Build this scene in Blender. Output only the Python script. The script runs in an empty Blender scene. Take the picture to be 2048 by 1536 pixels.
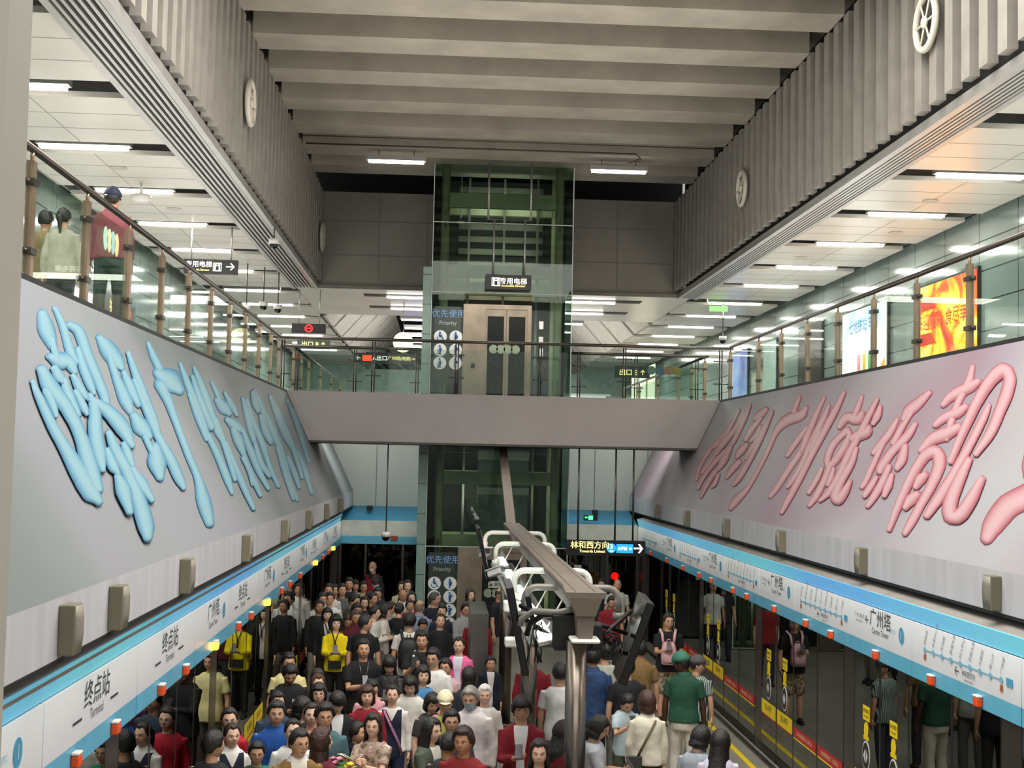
import bpy, bmesh, math, random
from mathutils import Vector, Matrix, Euler, noise
from mathutils.bvhtree import BVHTree
random.seed(7)
sc = bpy.context.scene
COL = sc.collection
K = 0.88          # design unit -> metre
EYE = 4.18        # camera height above the platform floor
def D(x, y, h): return Vector((K*x, K*y, K*h+EYE))

# ------------------------------------------------------------------ materials
def lin(hx):
    c = [int(hx[i:i+2], 16)/255 for i in (0, 2, 4)]
    return [(v/12.92 if v <= .04045 else ((v+.055)/1.055)**2.4) for v in c] + [1]
MC = {}
def mat(hx, rough=.6, metal=0, var=.06, scale=3., emit=0, spec=.5, bump=0, bscale=60., stretch=None):
    key = (hx, rough, metal, var, scale, emit, spec, bump, bscale, stretch)
    if key in MC: return MC[key]
    m = bpy.data.materials.new('surface_'+hx); m.use_nodes = True
    nt = m.node_tree; n = nt.nodes; b = n['Principled BSDF']
    c = lin(hx)
    b.inputs['Roughness'].default_value = rough; b.inputs['Metallic'].default_value = metal
    b.inputs['Specular IOR Level'].default_value = spec
    tc = n.new('ShaderNodeTexCoord'); mp = n.new('ShaderNodeMapping'); nt.links.new(tc.outputs['Object'], mp.inputs[0])
    if stretch: mp.inputs['Scale'].default_value = stretch
    no = n.new('ShaderNodeTexNoise'); no.inputs['Scale'].default_value = scale; no.inputs['Detail'].default_value = 5
    nt.links.new(mp.outputs[0], no.inputs[0])
    r = n.new('ShaderNodeValToRGB')
    lo = [max(0, v*(1-var*2.2)) for v in c[:3]]+[1]; hi = [min(1, v*(1+var*2.2)) for v in c[:3]]+[1]
    r.color_ramp.elements[0].position = .3; r.color_ramp.elements[0].color = lo
    r.color_ramp.elements[1].position = .7; r.color_ramp.elements[1].color = hi
    nt.links.new(no.outputs['Fac'], r.inputs[0]); nt.links.new(r.outputs[0], b.inputs['Base Color'])
    if emit:
        nt.links.new(r.outputs[0], b.inputs['Emission Color']); b.inputs['Emission Strength'].default_value = emit
    if bump:
        n2 = n.new('ShaderNodeTexNoise'); n2.inputs['Scale'].default_value = bscale; nt.links.new(mp.outputs[0], n2.inputs[0])
        bp = n.new('ShaderNodeBump'); bp.inputs['Strength'].default_value = bump; bp.inputs['Distance'].default_value = .02
        nt.links.new(n2.outputs['Fac'], bp.inputs['Height']); nt.links.new(bp.outputs[0], b.inputs['Normal'])
    MC[key] = m
    return m
def ramp_mat(name, stops, scale=2., kind='noise', rough=.6, emit=0, stretch=(1, 1, 1), metal=0, detail=3, interp='LINEAR', rot=(0, 0, 0), distort=0, spec=.5):
    m = bpy.data.materials.new(name); m.use_nodes = True
    nt = m.node_tree; n = nt.nodes; b = n['Principled BSDF']; b.inputs['Roughness'].default_value = rough; b.inputs['Metallic'].default_value = metal
    b.inputs['Specular IOR Level'].default_value = spec
    tc = n.new('ShaderNodeTexCoord'); mp = n.new('ShaderNodeMapping'); mp.inputs['Scale'].default_value = stretch; mp.inputs['Rotation'].default_value = rot
    nt.links.new(tc.outputs['Object'], mp.inputs[0])
    if kind == 'noise':
        t = n.new('ShaderNodeTexNoise'); t.inputs['Detail'].default_value = detail; t.inputs['Distortion'].default_value = distort
    elif kind == 'voronoi': t = n.new('ShaderNodeTexVoronoi')
    else: t = n.new('ShaderNodeTexWave'); t.inputs['Distortion'].default_value = distort
    t.inputs['Scale'].default_value = scale; nt.links.new(mp.outputs[0], t.inputs[0])
    r = n.new('ShaderNodeValToRGB'); e = r.color_ramp.elements; r.color_ramp.interpolation = interp
    while len(e) < len(stops): e.new(.5)
    for i, (p, c) in enumerate(stops): e[i].position = p; e[i].color = lin(c)
    out = t.outputs['Distance'] if kind == 'voronoi' else t.outputs['Fac']
    nt.links.new(out, r.inputs[0]); nt.links.new(r.outputs[0], b.inputs['Base Color'])
    if emit: nt.links.new(r.outputs[0], b.inputs['Emission Color']); b.inputs['Emission Strength'].default_value = emit
    return m
def glow(name, hx, s):
    m = bpy.data.materials.new(name); m.use_nodes = True; n = m.node_tree.nodes; b = n['Principled BSDF']
    b.inputs['Base Color'].default_value = lin(hx); b.inputs['Emission Color'].default_value = lin(hx); b.inputs['Emission Strength'].default_value = s
    return m
def glass(name, tint, refl=1.0, ior=1.5, rough=.02, body=0.0):
    m = bpy.data.materials.new(name); m.use_nodes = True; nt = m.node_tree; n = nt.nodes; n.clear()
    o = n.new('ShaderNodeOutputMaterial'); t = n.new('ShaderNodeBsdfTransparent'); t.inputs[0].default_value = lin(tint)
    g = n.new('ShaderNodeBsdfGlossy'); g.inputs['Roughness'].default_value = rough; g.inputs[0].default_value = (.95, 1, .97, 1)
    f = n.new('ShaderNodeFresnel'); f.inputs[0].default_value = ior
    mu = n.new('ShaderNodeMath'); mu.operation = 'MULTIPLY'; mu.use_clamp = True; mu.inputs[1].default_value = refl
    nt.links.new(f.outputs[0], mu.inputs[0]); mx = n.new('ShaderNodeMixShader')
    nt.links.new(mu.outputs[0], mx.inputs[0]); nt.links.new(t.outputs[0], mx.inputs[1]); nt.links.new(g.outputs[0], mx.inputs[2])
    last = mx
    if body:
        df = n.new('ShaderNodeBsdfDiffuse'); df.inputs[0].default_value = lin('9fb5a8'); m2 = n.new('ShaderNodeMixShader'); m2.inputs[0].default_value = body
        nt.links.new(mx.outputs[0], m2.inputs[1]); nt.links.new(df.outputs[0], m2.inputs[2]); last = m2
    nt.links.new(last.outputs[0], o.inputs[0])
    return m

# ------------------------------------------------------------------ mesh helper
class MB:
    def __init__(s): s.v = []; s.f = []; s.m = []; s.sm = []
    def quad(s, pts, mi=0):
        a = len(s.v); s.v += [Vector(p) for p in pts]; s.f.append(list(range(a, a+len(pts)))); s.m.append(mi); s.sm.append(False); return s
    def hexa(s, p, mi=0):   # 8 corner points: bottom 4, top 4
        a = len(s.v); s.v += [Vector(q) for q in p]
        for q in ((3, 2, 1, 0), (4, 5, 6, 7), (0, 1, 5, 4), (1, 2, 6, 5), (2, 3, 7, 6), (3, 0, 4, 7)):
            s.f.append([a+i for i in q]); s.m.append(mi); s.sm.append(False)
        return s
    def box(s, x0, x1, y0, y1, z0, z1, mi=0):    # design coordinates
        return s.hexa([D(x0, y0, z0), D(x1, y0, z0), D(x1, y1, z0), D(x0, y1, z0), D(x0, y0, z1), D(x1, y0, z1), D(x1, y1, z1), D(x0, y1, z1)], mi)
    def lbox(s, c, size, mi=0, rot=None):        # local metres, optional rotation
        c = Vector(c); h = [q/2 for q in size]; P = []
        for z in (-1, 1):
            for x, y in ((-1, -1), (1, -1), (1, 1), (-1, 1)):
                q = Vector((x*h[0], y*h[1], z*h[2])); P.append(c+(rot @ q if rot else q))
        return s.hexa(P, mi)
    def tube(s, pts, rad, n=12, mi=0, cap=True, smooth=True, flat=(1, 1), side=None):
        pts = [Vector(p) for p in pts]; rad = rad if isinstance(rad, (list, tuple)) else [rad]*len(pts)
        a = len(s.v); N = len(pts)
        t0 = (pts[1]-pts[0]).normalized(); u = Vector(side) if side else (Vector((0, 0, 1)) if abs(t0.z) < .9 else Vector((1, 0, 0)))
        for i, p in enumerate(pts):
            t = (pts[min(i+1, N-1)]-pts[max(i-1, 0)]).normalized()
            u = (u-t*u.dot(t)).normalized(); w = t.cross(u)
            for k in range(n):
                g = 2*math.pi*k/n; s.v.append(p+u*(math.cos(g)*rad[i]*flat[0])+w*(math.sin(g)*rad[i]*flat[1]))
        for i in range(N-1):
            for k in range(n):
                k2 = (k+1) % n; s.f.append([a+i*n+k, a+i*n+k2, a+(i+1)*n+k2, a+(i+1)*n+k]); s.m.append(mi); s.sm.append(smooth)
        if cap:
            s.f.append([a+k for k in range(n)][::-1]); s.m.append(mi); s.sm.append(False)
            s.f.append([a+(N-1)*n+k for k in range(n)]); s.m.append(mi); s.sm.append(False)
        return s
    def rings(s, R, mi=0, cap=True):
        a = len(s.v); n = len(R[0])
        for r in R: s.v += [Vector(p) for p in r]
        for i in range(len(R)-1):
            for k in range(n):
                k2 = (k+1) % n; s.f.append([a+i*n+k, a+i*n+k2, a+(i+1)*n+k2, a+(i+1)*n+k]); s.m.append(mi); s.sm.append(True)
        if cap:
            s.f.append([a+k for k in range(n)][::-1]); s.m.append(mi); s.sm.append(True)
            s.f.append([a+(len(R)-1)*n+k for k in range(n)]); s.m.append(mi); s.sm.append(True)
        return s
    def ell(s, c, r, mi=0, nu=14, nv=9, rot=None):
        c = Vector(c); R = []
        for j in range(1, nv):
            th = math.pi*j/nv
            R.append([c+((rot @ q) if rot else q) for q in [Vector((r[0]*math.sin(th)*math.cos(2*math.pi*k/nu), r[1]*math.sin(th)*math.sin(2*math.pi*k/nu), -r[2]*math.cos(th))) for k in range(nu)]])
        return s.rings(R, mi)
    def disc(s, c, nrm, r, mi=0, n=28, up=(0, 0, 1), ry=None, t=.004):
        c = Vector(c); nrm = Vector(nrm).normalized(); u = Vector(up).cross(nrm).normalized(); w = nrm.cross(u)
        R = [[c+nrm*(t*j)+u*(r*math.cos(2*math.pi*k/n))+w*((ry or r)*math.sin(2*math.pi*k/n)) for k in range(n)] for j in (0, 1)]
        a = len(s.f); s.rings(R, mi)
        for i in range(a, len(s.f)): s.sm[i] = False
        return s
    def build(s, name, mats, parent=None, local=False, bevel=0):
        if not isinstance(mats, (list, tuple)): mats = [mats]
        base = Vector((0, 0, 0))
        if not local:
            if parent: base = ROOTLOC[parent.name]
            else:
                base = Vector((sum(v.x for v in s.v)/len(s.v), sum(v.y for v in s.v)/len(s.v), min(v.z for v in s.v)))
        me = bpy.data.meshes.new(name); me.from_pydata([v-base for v in s.v], [], s.f)
        for m in mats: me.materials.append(m)
        me.polygons.foreach_set('material_index', s.m); me.polygons.foreach_set('use_smooth', s.sm); me.update()
        o = bpy.data.objects.new(name, me); COL.objects.link(o)
        if parent: o.parent = parent; ROOTLOC[o.name] = base
        elif not local: o.location = base; ROOTLOC[o.name] = base
        if bevel:
            b = o.modifiers.new('Bevel', 'BEVEL'); b.width = bevel; b.segments = 2; b.limit_method = 'ANGLE'
        return o
ROOTLOC = {}
def tag(o, label=None, cat=None, group=None, kind=None):
    if label: o['label'] = label
    if cat: o['category'] = cat
    if group: o['group'] = group
    if kind: o['kind'] = kind
    return o
def thing(name, label, cat, loc, group=None):
    o = bpy.data.objects.new(name, None); COL.objects.link(o); o.location = loc; o.empty_display_size = .1
    ROOTLOC[o.name] = Vector(loc); return tag(o, label, cat, group)
def struct(o): o['kind'] = 'structure'; return o

TXT = {}
def text(name, body, size, origin, xax, yax, m, parent, center=True, off=0, shear=0, thick=.002, squeeze=1):
    key = (body, off, shear)
    if key not in TXT:
        cu = bpy.data.curves.new('t', 'FONT'); cu.body = body; cu.size = 1; cu.offset = off; cu.shear = shear; cu.resolution_u = 3; cu.fill_mode = 'BOTH'
        ob = bpy.data.objects.new('t', cu); COL.objects.link(ob)
        dg = bpy.context.evaluated_depsgraph_get(); me = bpy.data.meshes.new_from_object(ob.evaluated_get(dg))
        vs = [v.co.copy() for v in me.vertices]; fs = [list(p.vertices) for p in me.polygons]
        bpy.data.objects.remove(ob); bpy.data.curves.remove(cu); bpy.data.meshes.remove(me)
        TXT[key] = (vs, fs)
    vs, fs = TXT[key]
    if not vs: return None
    x = Vector(xax).normalized(); y = Vector(yax).normalized(); n = x.cross(y)
    mx = (max(v.x for v in vs)+min(v.x for v in vs))/2 if center else 0
    b = MB(); b.v = [Vector(origin)+x*((v.x-mx)*size*squeeze)+y*(v.y*size)+n*thick for v in vs]; b.f = [list(f) for f in fs]; b.m = [0]*len(fs); b.sm = [False]*len(fs)
    return b.build(name, m, parent)

# ------------------------------------------------------------------ common materials
M_white = mat('e4e2de', .45, var=.03)
M_panel = mat('dcd8ce', .32, .15, var=.04, scale=.6)
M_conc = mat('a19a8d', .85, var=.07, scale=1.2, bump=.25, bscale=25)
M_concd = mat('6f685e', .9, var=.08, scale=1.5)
M_slat = mat('9c978f', .5, .25, var=.05)
M_black = mat('0a0a0b', .6, var=.02)
M_dark = mat('1a1b1d', .45, var=.04)
M_alu = mat('b9b8b5', .35, .6, var=.03)
M_steel = mat('9a9488', .22, .95, var=.08, scale=2)
M_steeld = mat('5d5752', .3, .85, var=.06)
M_bronze = mat('a08a74', .28, .7, var=.08)
M_teal = mat('7f9a90', .16, .1, var=.05, scale=.7)
M_blueband = mat('2f8fb5', .4, var=.04)
M_lblue = mat('5fb0d0', .4, var=.03)
M_tube = glow('tube_light', 'fff8ee', 9)
M_glassrail = glass('railing_glass', 'edf3f0', .22, 1.45, .01)
M_psd = glass('screen_door_glass', '6f7674', 1.35, 1.5, .01)
M_liftglass = glass('lift_glass', 'd6e2dc', .4, 1.45, .02)
M_ink = mat('35383d', .6, var=0)
M_whitelit = glow('lit_white', 'fffbe8', 2.2)
M_yel = mat('f0d21a', .5, var=.03)
M_red = mat('b52025', .5, var=.04)
M_orange = mat('f2551c', .4, var=.03)

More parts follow.
